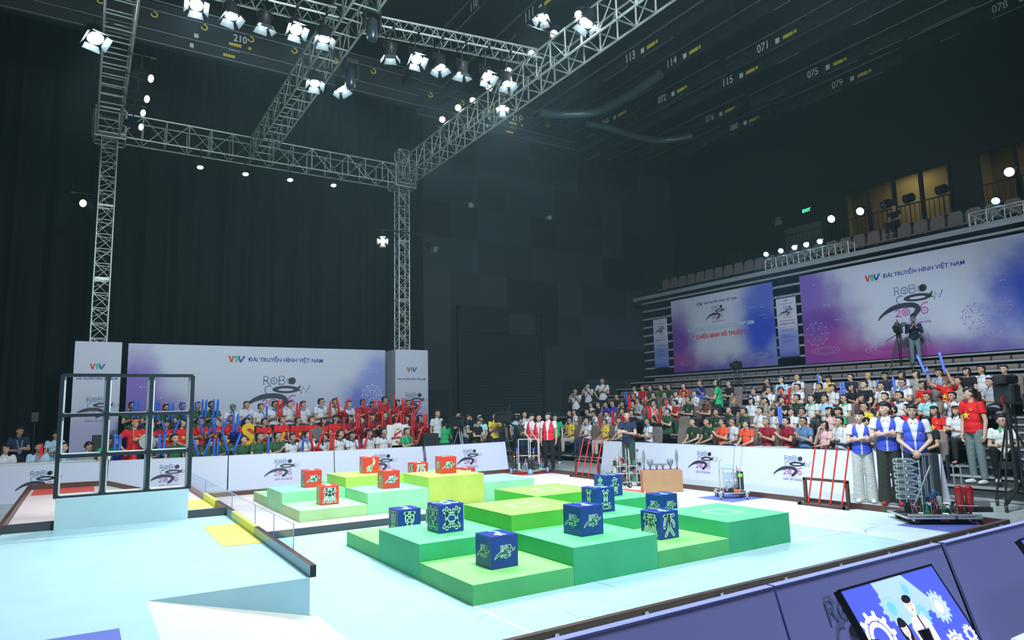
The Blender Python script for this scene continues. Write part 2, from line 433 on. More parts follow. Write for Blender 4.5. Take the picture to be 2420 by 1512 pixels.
# closed, stacked rows of the stand behind the banners
for i in range(10):
    z = 3.17 + 0.40 * i
    mb = MB(); mb.box(20.05, 20.9, -3, YS1, z - 0.05, z, 0); mb.box(20.0, 20.07, -3, YS1, z - 0.06, z + 0.02, 1)
    o = mb.build('floor_stacked_row', [M_STEP, M_NOSE]); o['kind'] = 'structure'
mb = MB(); mb.box(20.85, 24, -3, YS1, 0, 6.95); struct('wall_stand_back', mb, M_BLACK)
mb = MB(); mb.box(20.0, 24, -3, YS1 + 0.6, 6.97, 7.09, 0); mb.box(19.95, 20.02, -3, YS1 + 0.6, 6.94, 7.11, 1); o = mb.build('floor_balcony', [M_STEP, M_NOSE]); o['kind'] = 'structure'
mb = MB(); mb.box(22.2, 24, -3, YS1 + 0.6, 7.09, 8.1); struct('floor_balcony_step', mb, M_STEP)
# balcony railing
rl = empty('balcony_railing', (22.45, 8, 8.1)); tag(rl, 'black railing of thin upright bars in front of the lit windows', 'railing')
mb = MB(); mb.bar((0, -11, 0.9), (0, 10.8, 0.9), 0.025); mb.build('handrail', M_BLACK, rl)
mb = MB(); mb.bar((0, -11, 0.12), (0, 10.8, 0.12), 0.02, m=0)
y = -11.0
while y < 10.8: mb.bar((0, y, 0), (0, y, 0.9), 0.013, n=5); y += 0.17
mb.build('bars', M_BLACK, rl)

# seats: a folded one for the empty rows, an upright one for the balcony and among the crowd
def folded_seat():
    r = empty('folded_seat')
    mb = MB(); mb.prism([(0.0, -0.23, 0.0), (-0.02, -0.23, 0.07), (0.02, -0.23, 0.155), (0.09, -0.23, 0.15), (0.1, -0.23, 0.0)], (0, 0.46, 0)); mb.build('cushion', M_SEAT, r)
    mb = MB(); mb.prism([(0.0, 0.23, 0.0), (-0.03, 0.23, 0.10), (0.03, 0.23, 0.17), (0.05, 0.23, 0.0)], (0, 0.03, 0)); mb.build('bracket', M_SEATD, r)
    return r
fs = folded_seat()
tag(fs, 'brown folded seat in the empty upper rows of the stand', 'seat', 'folded seats in the empty rows')
first = True
for k in (6, 7, 8, 9):
    y = 2.0 if k < 8 else 1.6
    while y < 17.6:
        ok = not (k == 6 and 12.0 < y < 13.5)
        if ok:
            o = fs if first else copy_tree(fs); first = False
            o.location = (XK(k) + 0.55, y, ZK(k))
        y += 0.52
def upright_seat():
    r = empty('stand_seat')
    mb = MB()
    pr = [(-0.22, 0.0), (-0.235, 0.25), (-0.22, 0.50), (-0.15, 0.58), (0.15, 0.58), (0.22, 0.50), (0.235, 0.25), (0.22, 0.0)]
    mb.prism([(0.18 + z * 0.12, y, z + 0.38) for y, z in pr], (0.06, 0, 0.0)); mb.build('backrest', M_SEAT, r)
    mb = MB(); mb.bev(-0.22, 0.18, -0.22, 0.22, 0.36, 0.43, 0.02); mb.build('seat', M_SEAT, r)
    mb = MB(); mb.box(0.1, 0.2, -0.25, -0.22, 0, 0.5); mb.box(0.1, 0.2, 0.22, 0.25, 0, 0.5); mb.build('frame', M_SEATD, r)
    return r
us = upright_seat()
tag(us, 'brown shell seat in the single row on the balcony edge', 'seat', 'shell seats on the balcony edge')
y = 18.2; first = True
while y > -0.4:
    o = us if first else copy_tree(us); first = False
    o.location = (21.15, y, 7.09); y -= 0.56
def place_seats(k, ys, label, group):
    for y in ys:
        o = copy_tree(us); o.location = (XK(k) + 0.52, y, ZK(k)); tag(o, label, 'seat', group)

# ---------------------------------------------------------------- rigging under the ceiling
BATTENS = [  # x, y from, y to, z, number text, y of the number
 (11.34, 4, 16.5, 13.0, '113', 9.39), (12.76, 3, 15.5, 13.0, '114', 8.94), (14.6, 1, 8.3, 13.0, '071', 6.82), (15.13, 2, 17, 12.8, '115', 8.64),
 (14.57, 8.5, 17, 13.1, '072', 11.21), (13.9, 11, 18.5, 13.0, '068', 13.67), (17.3, 9.7, 17.5, 13.0, '076', 11.34), (18.86, 9.7, 18, 13.0, '080', 11.44),
 (17.37, 0, 9.5, 12.9, '075', 6.91), (18.87, 4.7, 9.5, 12.9, '079', 6.95), (18.93, -2, 4.5, 13.1, '078', 1.91), (7.2, 3, 15, 13.0, '111', 9.13), (5.56, 3, 15, 13.0, '110', 9.45)]
SPELL = lambda t: '-'.join(['zero', 'one', 'two', 'three', 'four', 'five', 'six', 'seven', 'eight', 'nine'][int(c)] for c in t)
M_PIPE = mat('rig_pipe_metal', (0.16, 0.20, 0.21), 0.4, 0.6)
for i, (x, ya, yb, z, txt, yt) in enumerate(BATTENS):
    b = empty('rigging_batten', (x, ya, z)); tag(b, 'black ceiling batten marked in white with ' + SPELL(txt), 'rigging batten')
    mb = MB(); mb.bar((0, 0, 0.35), (0, yb - ya, 0.35), 0.035, m=0); mb.build('pipe', M_PIPE, b)
    mb = MB(); mb.box(-0.02, 0.04, 0, yb - ya, -0.16, 0.14)
    random.seed(i)
    for q in range(6):
        yy = random.uniform(0.3, yb - ya - 0.3); mb.bar((0.02, yy, 0.1), (0.02, yy, 2.35), 0.012, n=5)
    mb.build('track', M_BLACK, b)
    mb = MB(); put_text(mb, txt, -0.20, 0.20, -0.07, 0, 0, 0.01, 1.25)
    mb.build('number', mat('marker_white', (0.75, 0.8, 0.85), 0.6), b, (-0.025, yt - ya, 0), (PI / 2, 0, -PI / 2))
    mb = MB(); mb.box(-0.03, 0, yt - ya - 0.62, yt - ya - 0.48, -0.08, 0.08, 0); mb.box(-0.03, 0, yt - ya - 1.1, yt - ya - 0.75, -0.06, 0.05, 1); mb.box(-0.03, 0, yt - ya - 1.22, yt - ya - 1.14, -0.05, 0.05, 1)
    mb.build('marker', [MATS['marker_white'], M_YEL], b)
    for q in range(4):
        mb = MB(); yy = random.uniform(0.5, yb - ya - 1.5); mb.bar((-0.08, yy, -0.25), (-0.08, yy + random.uniform(0.5, 1.6), -0.25), 0.02, n=6)
        mb.bar((-0.08, yy + .1, -0.25), (-0.02, yy + .1, -0.1), 0.015, n=5); mb.build('hanging_pipe', M_PIPE, b)
for txt, x0, y0, xa, xb in (('210', 0.29, 14.54, -9, 6.2), ('211', 10.58, 15.18, 6.4, 13.5)):
    b = empty('catwalk_beam', (x0, y0, 13.0)); tag(b, 'black catwalk beam along the back marked in white with ' + SPELL(txt), 'catwalk beam')
    mb = MB(); mb.box(xa - x0, xb - x0, 0.02, 0.25, -0.75, 0.5); mb.build('fascia', mat('fascia_black', (0.016, 0.02, 0.024), 0.5), b)
    mb = MB()
    for z in (0.55, 0.25, -0.35, -0.7): mb.bar((xa - x0, 0, z), (xb - x0, 0, z), 0.018, n=6)
    mb.build('pipe', M_PIPE, b)
    mb = MB(); put_text(mb, txt, -0.18, 0.20, -0.08, 0, 0, 0.01, 1.2); put_text(mb, '2 8 0 0 3', -0.3, 0.0, -0.42, 0, 0, 0.0); mb.build('number', MATS['marker_white'], b, (0, -0.03, 0), (PI / 2, 0, 0))
    mb = MB(); mb.box(-0.3, 0.05, -0.02, 0.01, -0.23, -0.15, 1); mb.box(-0.45, -0.12, -0.02, 0.01, -0.62, -0.54, 1); mb.box(0.25, 0.33, -0.02, 0.01, -0.23, -0.15, 1)
    mb.box(-1.25, -1.13, -0.02, 0.01, -0.27, -0.15, 0); mb.box(-1.35, -1.25, -0.02, 0.01, -0.6, -0.48, 0); mb.build('marker', [MATS['marker_white'], M_YEL], b)
    mb = MB()
    for q in range(int((xb - xa) / 1.3)):
        xx = xa - x0 + 0.5 + q * 1.3; mb.ring(xx, 0, 0.06, 0.10, 0.0, 0, 12, PI, 2.6 * PI)
    h = mb.build('yellow_hook', M_YEL, b, (0, -0.04, 0.1), (PI / 2, 0, 0))
def duct(name, label, pts, r):
    mb = MB(); P = [Vector(p) for p in pts]; out = []
    for i in range(len(P) - 1):
        p0, p1, p2, p3 = P[max(i-1, 0)], P[i], P[i+1], P[min(i+2, len(P)-1)]
        for s in range(6):
            t = s / 6; out.append(0.5 * ((2*p1) + (p2-p0)*t + (2*p0-5*p1+4*p2-p3)*t*t + (3*p1-p0-3*p2+p3)*t**3))
    out.append(P[-1]); mb.tube(out, r, 10)
    tag(mb.build(name, mat('teal_grey_duct', (0.07, 0.11, 0.12), 0.35, 0.3)), label, 'duct')
duct('ceiling_duct', 'curved grey duct under the ceiling beside the long truss', [(10.4, 13.3, 12.5), (11.3, 13.0, 12.5), (12.2, 12.2, 12.5), (12.35, 10.7, 12.5), (12.2, 9.0, 12.5)], 0.16)
duct('ceiling_duct', 'curved grey duct ending in a bright mouth near the numbers 076 and 080', [(12.4, 13.0, 12.4), (13.5, 13.1, 12.5), (15.0, 13.2, 12.5), (16.3, 13.0, 12.5), (17.0, 12.0, 12.5)], 0.14)
# ---------------------------------------------------------------- the contest field
ZF = 0.004
M_BLUE = mat('pale_blue_field_paint', (0.46, 0.69, 0.745), 0.42, noise=0.035, nscale=3.0)
M_BLUEP = mat('icy_white_field_paint', (0.70, 0.84, 0.86), 0.42, noise=0.03, nscale=3.0)
M_PINK = mat('pinkish_white_field_paint', (0.78, 0.63, 0.61), 0.45, noise=0.03, nscale=3.0)
M_PINKP = mat('warm_white_field_paint', (0.86, 0.80, 0.78), 0.45)
M_BLUESIDE = mat('blue_side_board', (0.34, 0.58, 0.70), 0.5, noise=0.05, nscale=3.0)
M_LINE = mat('white_tape', (0.88, 0.90, 0.90), 0.5)
M_BROWN = mat('dark_brown_timber', (0.085, 0.038, 0.028), 0.45, noise=0.15, nscale=8)
M_BROWNG = mat('grey_brown_timber_face', (0.085, 0.068, 0.052), 0.55, noise=0.08, nscale=8)
M_BEIGE = mat('cream_ramp_paint', (0.66, 0.65, 0.56), 0.5, noise=0.03)
M_YELF = mat('yellow_zone_paint', (0.80, 0.80, 0.16), 0.5)
M_PURP = mat('violet_blue_zone_paint', (0.12, 0.155, 0.55), 0.5)
M_REDZ = mat('red_zone_paint', (0.80, 0.10, 0.08), 0.5)

fl = MB()
def rect(x0, x1, y0, y1, m, z=ZF): fl.add([(x0, y0, z), (x1, y0, z), (x1, y1, z), (x0, y1, z)], [(0, 1, 2, 3)], m)
fl.box(-1.33, 8.0, -1.2, 10.8, -0.05, ZF - 0.001, 0)
rect(-1.33, 6.0, -1.2, 4.8, 0); rect(6.0, 8.0, -1.2, 4.8, 1); rect(-1.33, 6.0, 4.8, 10.8, 2); rect(6.0, 8.0, 4.8, 10.8, 3)
z2 = ZF + 0.0015
for a in ((4.8, 6.0, 0.0, 0.04), (5.98, 6.02, -1.2, 4.8), (0.0, 0.04, -1.2, 0.0), (-1.3, 0.0, 3.58, 3.62), (4.8, 6.0, 9.56, 9.6), (5.98, 6.02, 4.8, 10.8)): rect(*a, 4, z2)
rect(7.0, 8.0, -1.2, -0.2, 5, z2); rect(7.1, 8.0, 2.85, 3.75, 5, z2); rect(7.0, 8.0, 9.8, 10.8, 6, z2); rect(6.2, 7.1, 4.9, 5.8, 6, z2)
fo = fl.build('floor_contest_field', [M_BLUE, M_BLUEP, M_PINK, M_PINKP, M_LINE, M_PURP, M_REDZ]); fo['kind'] = 'structure'
# tyre scuffs: thin grey arcs on the paint
sc_ = MB(); random.seed(11)
for i in range(70):
    x, y = random.uniform(5.2, 7.9), random.uniform(-1.0, 4.4)
    if i > 46: x, y = random.uniform(-1.0, 7), random.uniform(-1.1, -0.15)
    r = random.uniform(0.15, 0.8); a0 = random.uniform(0, 6.28); a1 = a0 + random.uniform(0.2, 1.3)
    sc_.ring(x, y, r, r + random.uniform(0.004, 0.010), ZF + 0.0022, 0, 14, a0, a1)
so = sc_.build('floor_scuff_marks', mat('tyre_scuff', (0.42, 0.55, 0.60), 0.6)); so['kind'] = 'structure'

def border(name, pts, w=0.05, h=0.10, z=ZF, m=None):
    mb = MB(); (xa, ya, za), (xb, yb, zb) = pts
    if abs(xb - xa) > abs(yb - ya): c = [(xa, ya, za), (xb, yb, zb), (xb, yb + w, zb), (xa, ya + w, za)]
    else: c = [(xa, ya, za), (xa + w, ya, za), (xb + w, yb, zb), (xb, yb, zb)]
    mb.prism(c, (0, 0, h))
    o = mb.build(name, m or [M_BROWN]); return o
def fence(label, *pts, **k):
    o = border('border_board', pts, **k); tag(o, label, 'border board'); return o
nb = fence('long dark brown border board along the near edge of the field, with metal brackets', (-1.33, -1.25, 0), (8.05, -1.25, 0), m=[M_BROWNG])
for i in range(9):
    mb = MB(); mb.box(-0.02, 0.02, -0.02, 0.0, 0, 0.07); mb.box(-0.02, 0.02, -0.06, -0.019, 0, 0.006); mb.build('bracket', M_STEEL, nb, (0.05 + i * 0.96, -1.25, 0.005))
mb = MB(); mb.box(-1.3, 8.05, -1.252, -1.198, 0.100, 0.1035); mb.build('top_edge', M_BROWN, nb)
fence('dark brown border board behind the standing students in blue vests', (8.0, -1.2, 0), (8.0, 8.9, 0))
fence('dark brown border board behind the robot with two tall frames', (8.0, 8.9, 0), (8.0, 10.8, 0))
fence('long dark brown border board below the far white barriers', (-1.33, 10.8, 0), (8.05, 10.8, 0))
mb = MB(); mb.box(-14, 26, -1.5, -1.33, 0, 0.012, 0); mb.box(-6, 8.3, -1.33, -1.27, 0, 0.02, 1)
o = mb.build('trim_2', [mat('beige_cable_cover', (0.45, 0.44, 0.38), 0.5), M_STEEL]); o['kind'] = 'structure'

# raised arena on the left
def hz(x, y): return 0.352 + 0.013 * min(max(y, 0), 4.8) + 0.012 * (-1.37 - x)
XL, XR = -3.95, -1.37
def plat(name, y0, y1, m_top, m_side, ramp_at):
    mb = MB(); XR_ = -2.68
    ys = [y0, y1]
    # upper deck: full width where there is no ramp
    def deck(xa, xb, ya, yb):
        q = [(xa, ya), (xb, ya), (xb, yb), (xa, yb)]
        t = [(x, y, hz(x, y)) for x, y in q]; bt = [(x, y, 0.0) for x, y in q]
        mb.add(t + bt, [(0, 1, 2, 3)], 0); mb.add(t + bt, [(4, 5, 1, 0), (5, 6, 2, 1), (6, 7, 3, 2), (7, 4, 0, 3)], 1)
    lo, hi = ramp_at
    if lo > y0 + 0.01: deck(XL, XR, y0, lo)
    if hi < y1 - 0.01: deck(XL, XR, hi, y1)
    deck(XL, XR_, lo, hi)
    q = [(XR_, lo, hz(XR_, lo)), (-1.28, lo, 0.006), (-1.28, hi, 0.006), (XR_, hi, hz(XR_, hi))]
    b_ = [(x, y, 0) for x, y, z in q]
    mb.add(q + b_, [(0, 1, 2, 3)], 2); mb.add(q + b_, [(4, 5, 1, 0), (7, 3, 2, 6)], 1)
    o = mb.build(name, [m_top, m_side, M_BEIGE]); o['kind'] = 'structure'; return o
plat('floor_blue_arena', -1.2, 4.8, M_BLUE, M_BLUESIDE, (-1.2, 0.57))
plat('floor_red_arena', 4.8, 10.8, M_PINK, M_PINK, (9.03, 10.8))
def patch(name, q, m, dz=0.003):
    mb = MB(); mb.add([(x, y, hz(x, y) + dz) for x, y in q], [(0, 1, 2, 3)], 0)
    o = mb.build(name, m); o['kind'] = 'structure'
patch('floor_violet_zone', [(-3.9, -1.2), (-2.9, -1.2), (-2.9, 0.15), (-3.9, 0.15)], M_PURP)
patch('floor_red_zone', [(-3.9, 9.6), (-2.9, 9.6), (-2.9, 10.8), (-3.9, 10.8)], M_REDZ)
patch('floor_yellow_zone', [(-1.80, 2.45), (-1.37, 2.45), (-1.37, 3.95), (-1.80, 3.95)], M_YELF)
patch('floor_yellow_zone', [(-1.85, 5.75), (-1.37, 5.75), (-1.37, 6.95), (-1.85, 6.95)], M_YELF)
mb = MB(); mb.add([(-1.3, 2.45, z2), (-0.85, 2.45, z2), (-0.85, 3.95, z2), (-1.3, 3.95, z2)], [(0, 1, 2, 3)], 0); mb.add([(-1.3, 5.75, z2), (-0.85, 5.75, z2), (-0.85, 6.95, z2), (-1.3, 6.95, z2)], [(0, 1, 2, 3)], 0)
o = mb.build('floor_yellow_strip', M_YELF); o['kind'] = 'structure'

def hboard(label, x, ya, yb, w=0.05, h=0.10, m=M_BROWN):
    mb = MB(); mb.prism([(x, ya, hz(x, ya)), (x + w, ya, hz(x, ya)), (x + w, yb, hz(x, yb)), (x, yb, hz(x, yb))], (0, 0, h))
    o = mb.build('border_board', m); tag(o, label, 'border board'); return o
hboard('dark brown border board along the outer edge of the blue raised arena', -4.0, -1.2, 4.8)
hboard('dark brown border board along the outer edge of the red raised arena', -4.0, 4.8, 10.8)
mb = MB(); mb.prism([(-3.95, 10.8, hz(-3.95, 5)), (-2.68, 10.8, hz(-2.68, 5)), (-2.68, 10.85, hz(-2.68, 5)), (-3.95, 10.85, hz(-3.95, 5))], (0, 0, 0.10))
tag(mb.build('border_board', M_BROWN), 'level brown border board behind the red square of the arena', 'border board')
mb = MB(); mb.prism([(-2.68, 10.8, hz(-2.68, 5)), (-1.28, 10.8, 0.0), (-1.28, 10.85, 0.0), (-2.68, 10.85, hz(-2.68, 5))], (0, 0, 0.10))
tag(mb.build('border_board', M_BROWN), 'brown border board sloping down behind the far ramp', 'border board')
# long low barrier of the arena with its glass
rim = empty('arena_edge_barrier', (-1.37, 4.8, 0)); tag(rim, 'long low barrier with yellow sections and clear glass along the raised arena', 'barrier')
def rimseg(nm, ya, yb, m):
    mb = MB(); x0, x1 = 0.0, 0.055
    za, zb = hz(XR, ya), hz(XR, yb)
    mb.prism([(x0, ya - 4.8, za), (x1, ya - 4.8, za), (x1, yb - 4.8, zb), (x0, yb - 4.8, zb)], (0, 0, 0.105)); return mb.build(nm, m, rim)
M_RIMSIDE = mat('blue_grey_fence_side', (0.24, 0.40, 0.46), 0.4)
def rimseg2(nm, ya, yb):
    mb = MB(); za, zb = hz(XR, ya), hz(XR, yb); a, b = ya - 4.8, yb - 4.8
    vs = [(0, a, za), (0.055, a, za), (0.055, b, zb), (0, b, zb), (0, a, za + .105), (0.055, a, za + .105), (0.055, b, zb + .105), (0, b, zb + .105)]
    mb.add(vs, [(4, 5, 6, 7), (1, 2, 6, 5)], 0); mb.add(vs, [(3, 0, 4, 7)], 1); mb.add(vs, [(0, 1, 5, 4), (2, 3, 7, 6), (3, 2, 1, 0)], 2); return mb.build(nm, [M_BROWN, M_RIMSIDE, M_BLACK], rim)
rimseg2('blue_side_rail', 0.57, 2.95); rimseg('yellow_rail', 2.95, 4.40, M_YELF); rimseg2('dark_rail', 4.40, 4.9)
rimseg('dark_rail', 4.9, 5.75, M_BROWN); rimseg('yellow_rail', 5.75, 6.95, M_YELF); rimseg('dark_rail', 6.95, 9.03, mat('pale_brown_rail', (0.40, 0.32, 0.31), 0.5))
M_ACR = bpy.data.materials.new('clear_acrylic'); M_ACR.use_nodes = True
nt = M_ACR.node_tree; nt.nodes.clear(); out = nt.nodes.new('ShaderNodeOutputMaterial')
mx = nt.nodes.new('ShaderNodeMixShader'); tr = nt.nodes.new('ShaderNodeBsdfTransparent'); gl = nt.nodes.new('ShaderNodeBsdfGlossy'); df = nt.nodes.new('ShaderNodeBsdfDiffuse'); ad = nt.nodes.new('ShaderNodeMixShader')
tr.inputs[0].default_value = (0.93, 0.96, 1.0, 1); gl.inputs['Roughness'].default_value = 0.05; df.inputs[0].default_value = (0.8, 0.88, 0.95, 1)
ad.inputs[0].default_value = 0.55; nt.links.new(gl.outputs[0], ad.inputs[1]); nt.links.new(df.outputs[0], ad.inputs[2])
mx.inputs[0].default_value = 0.13; nt.links.new(tr.outputs[0], mx.inputs[1]); nt.links.new(ad.outputs[0], mx.inputs[2]); nt.links.new(mx.outputs[0], out.inputs[0])
M_EDGE = mat('glass_edge_blue', (0.35, 0.45, 0.75), 0.3)
for ya, yb in ((1.45, 2.3), (2.3, 3.27), (3.27, 4.81), (4.81, 7.28), (7.28, 9.6)):
    mb = MB(); a, b = ya - 4.8, yb - 4.8
    mb.box(0.075, 0.083, a, b, 0.375, 0.71, 0)
    mb.box(0.0745, 0.0835, a, a + 0.006, 0.375, 0.712, 1); mb.box(0.0745, 0.0835, a, b, 0.708, 0.713, 1)
    mb.build('glass_pane', [M_ACR, M_EDGE], rim)
mb = MB(); mb.box(0.058, 0.09, -3.35, 4.8, 0.36, 0.385); mb.build('glass_channel', M_BROWNG, rim)
# centre dividers between the halves
mb = MB(); mb.box(0, 0.55, 0, 0.05, 0, 0.10, 0); mb.box(0, 0.55, -0.002, 0, 0, 0.10, 1)
for nm, x0, x1, z, lab in (('centre_divider', -3.95, -3.41, 0.45, 'short dark divider board left of the open window rack'), ('centre_divider', -1.87, -1.37, 0.41, 'short dark divider board right of the open window rack'), ('centre_divider', -1.3, 6.05, 0.0, 'long dark divider board between the blue and red halves of the floor')):
    mb = MB(); zz = hz((x0 + x1) / 2, 4.8) if z else ZF
    mb.box(x0, x1, 4.78, 4.83, zz, zz + 0.105)
    tag(mb.build(nm, mat('dark_slate_board', (0.055, 0.065, 0.07), 0.5)), lab, 'divider board')

# open three by three rack on its pale base
zb0 = 0.43
rb = MB(); rb.box(-3.42, -1.88, 4.72, 5.12, hz(-2.6, 4.8) - 0.02, 0.83)
o = rb.build('rack_plinth', mat('pale_cyan_plinth', (0.50, 0.70, 0.74), 0.5, noise=0.04, nscale=2)); tag(o, 'pale blue plinth box under the open window rack', 'plinth')
rk = empty('open_window_rack', (-2.65, 4.8, 0.83)); tag(rk, 'black rack of nine open squares standing on the pale blue plinth', 'rack')
M_NAVY = mat('black_navy_frame', (0.012, 0.022, 0.032), 0.4); M_PALEF = mat('pale_inner_lining', (0.62, 0.68, 0.70), 0.5)
W, H = 1.55, 1.57
for i in range(4):
    x = -W / 2 + W * i / 3
    mb = MB(); mb.box(x - 0.024, x + 0.024, -0.06, -0.02, 0, H, 0); mb.build('upright', M_NAVY, rk)
    mb = MB(); mb.box(x - (0.02 if i == 0 else 0.042), x + (0.02 if i == 3 else 0.042), -0.02, 0.10, 0.0, H, 0)
    mb.build('lining', M_PALEF, rk)
for j in range(4):
    z = H * j / 3
    mb = MB(); mb.box(-W / 2, W / 2, -0.062, -0.018, z - 0.022, z + 0.022, 0); mb.build('crossbar', M_NAVY, rk)
    if j < 3:
        mb = MB(); mb.box(-W / 2, W / 2, -0.02, 0.20, z - 0.02, z + 0.03, 0); mb.build('shelf', M_PALEF, rk)

# green blocks
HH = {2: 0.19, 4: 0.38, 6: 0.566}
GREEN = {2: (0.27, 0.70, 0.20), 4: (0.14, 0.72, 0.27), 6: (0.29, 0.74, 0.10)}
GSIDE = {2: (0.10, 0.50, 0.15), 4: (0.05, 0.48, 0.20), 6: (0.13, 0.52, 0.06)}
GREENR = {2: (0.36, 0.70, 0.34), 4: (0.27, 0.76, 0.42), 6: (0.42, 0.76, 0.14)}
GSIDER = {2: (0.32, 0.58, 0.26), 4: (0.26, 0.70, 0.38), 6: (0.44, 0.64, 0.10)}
LAY = [[2, 4, 2], [4, 6, 4], [2, 4, 6], [4, 2, 4]]      # [column along the long side][row away from us]
WHERE = ['nearest corner', 'second column', 'third column', 'end column']
def block(half, cx, cy, h, label, sq):
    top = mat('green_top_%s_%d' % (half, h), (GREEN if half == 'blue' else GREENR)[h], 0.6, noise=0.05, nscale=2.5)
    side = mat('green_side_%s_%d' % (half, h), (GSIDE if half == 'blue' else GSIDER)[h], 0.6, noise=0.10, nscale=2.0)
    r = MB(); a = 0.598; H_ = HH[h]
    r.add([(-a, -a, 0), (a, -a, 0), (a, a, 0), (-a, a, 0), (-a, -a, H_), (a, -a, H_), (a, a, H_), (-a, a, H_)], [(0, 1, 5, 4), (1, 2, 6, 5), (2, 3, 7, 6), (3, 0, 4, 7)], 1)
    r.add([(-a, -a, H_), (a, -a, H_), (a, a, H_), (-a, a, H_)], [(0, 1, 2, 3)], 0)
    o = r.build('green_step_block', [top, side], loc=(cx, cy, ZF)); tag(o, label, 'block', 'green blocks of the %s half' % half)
    if sq:
        s = MB()
        for k in range(4):
            c = [(-0.19, -0.19), (0.19, -0.19), (0.19, 0.19), (-0.19, 0.19)]; p, q_ = c[k], c[(k + 1) % 4]
            s.ribbon([p, q_], 0.025, H_ + 0.002, 0, caps=False)
        s.build('white_square_mark', M_LINE, o)
HN = {2: 'low', 4: 'mid-height', 6: 'tall'}; CN = {2: 'green', 4: 'mint green', 6: 'lime green'}
ORD = ['first', 'second', 'third', 'fourth']
CUB_B = {(0,0), (0,1), (0,2), (1,0), (2,1), (3,2), (3,1), (2,0)}
CUB_R = {(0,0), (0,1), (1,0), (1,1), (2,0), (2,1), (3,1)}
for i in range(4):
    for j in range(3):
        h = LAY[i][j]
        block('blue', 0.6 + 1.2 * i, 0.6 + 1.2 * j, h, '%s %s block, near half, %s row from us, %s along from the arena' % (HN[h], CN[h], ORD[j], ORD[i]), (i, j) not in CUB_B)
        h2 = LAY[i][2 - j]
        block('red', 0.6 + 1.2 * i, 6.6 + 1.2 * j, h2, '%s %s block, far half, %s row from us, %s along from the arena' % (HN[h2], CN[h2], ORD[j], ORD[i]), (i, j) not in CUB_R)
# ---------------------------------------------------------------- the printed event logo
M_LG = mat('logo_grey_blue', (0.17, 0.24, 0.40), 0.5); M_LB = mat('logo_brush_black', (0.028, 0.034, 0.062), 0.5)
M_LP = mat('logo_magenta', (0.45, 0.10, 0.36), 0.5); M_LT = mat('logo_thin_grey', (0.42, 0.45, 0.55), 0.5)
M_LV = mat('logo_violet', (0.28, 0.10, 0.40), 0.5); M_LM = mat('logo_mint_sticker', (0.62, 0.86, 0.74), 0.5)
M_LD = mat('logo_dark_teal', (0.03, 0.13, 0.14), 0.5)
def LQ(x, y): return ((x - 150) / 600.0, (520 - y) / 600.0)
def curve(pts, n=8):
    P = [Vector(p) for p in pts]; out = []
    for i in range(len(P) - 1):
        p0, p1, p2, p3 = P[max(i-1, 0)], P[i], P[i+1], P[min(i+2, len(P)-1)]
        for s in range(n):
            t = s / n; out.append(0.5 * ((2*p1) + (p2-p0)*t + (2*p0-5*p1+4*p2-p3)*t*t + (3*p1-p0-3*p2+p3)*t**3))
    out.append(P[-1]); return [(p.x, p.y) for p in out]
SWOOSH = curve([LQ(*p) for p in ((150, 632), (190, 590), (250, 552), (330, 525), (420, 518), (490, 530), (522, 560), (505, 595), (462, 628))])
SW_W = []
for i in range(len(SWOOSH)):
    t = i / (len(SWOOSH) - 1); SW_W.append(0.012 + 0.065 * min(1, t * 3.0) * (1 if t < 0.9 else 0.8))
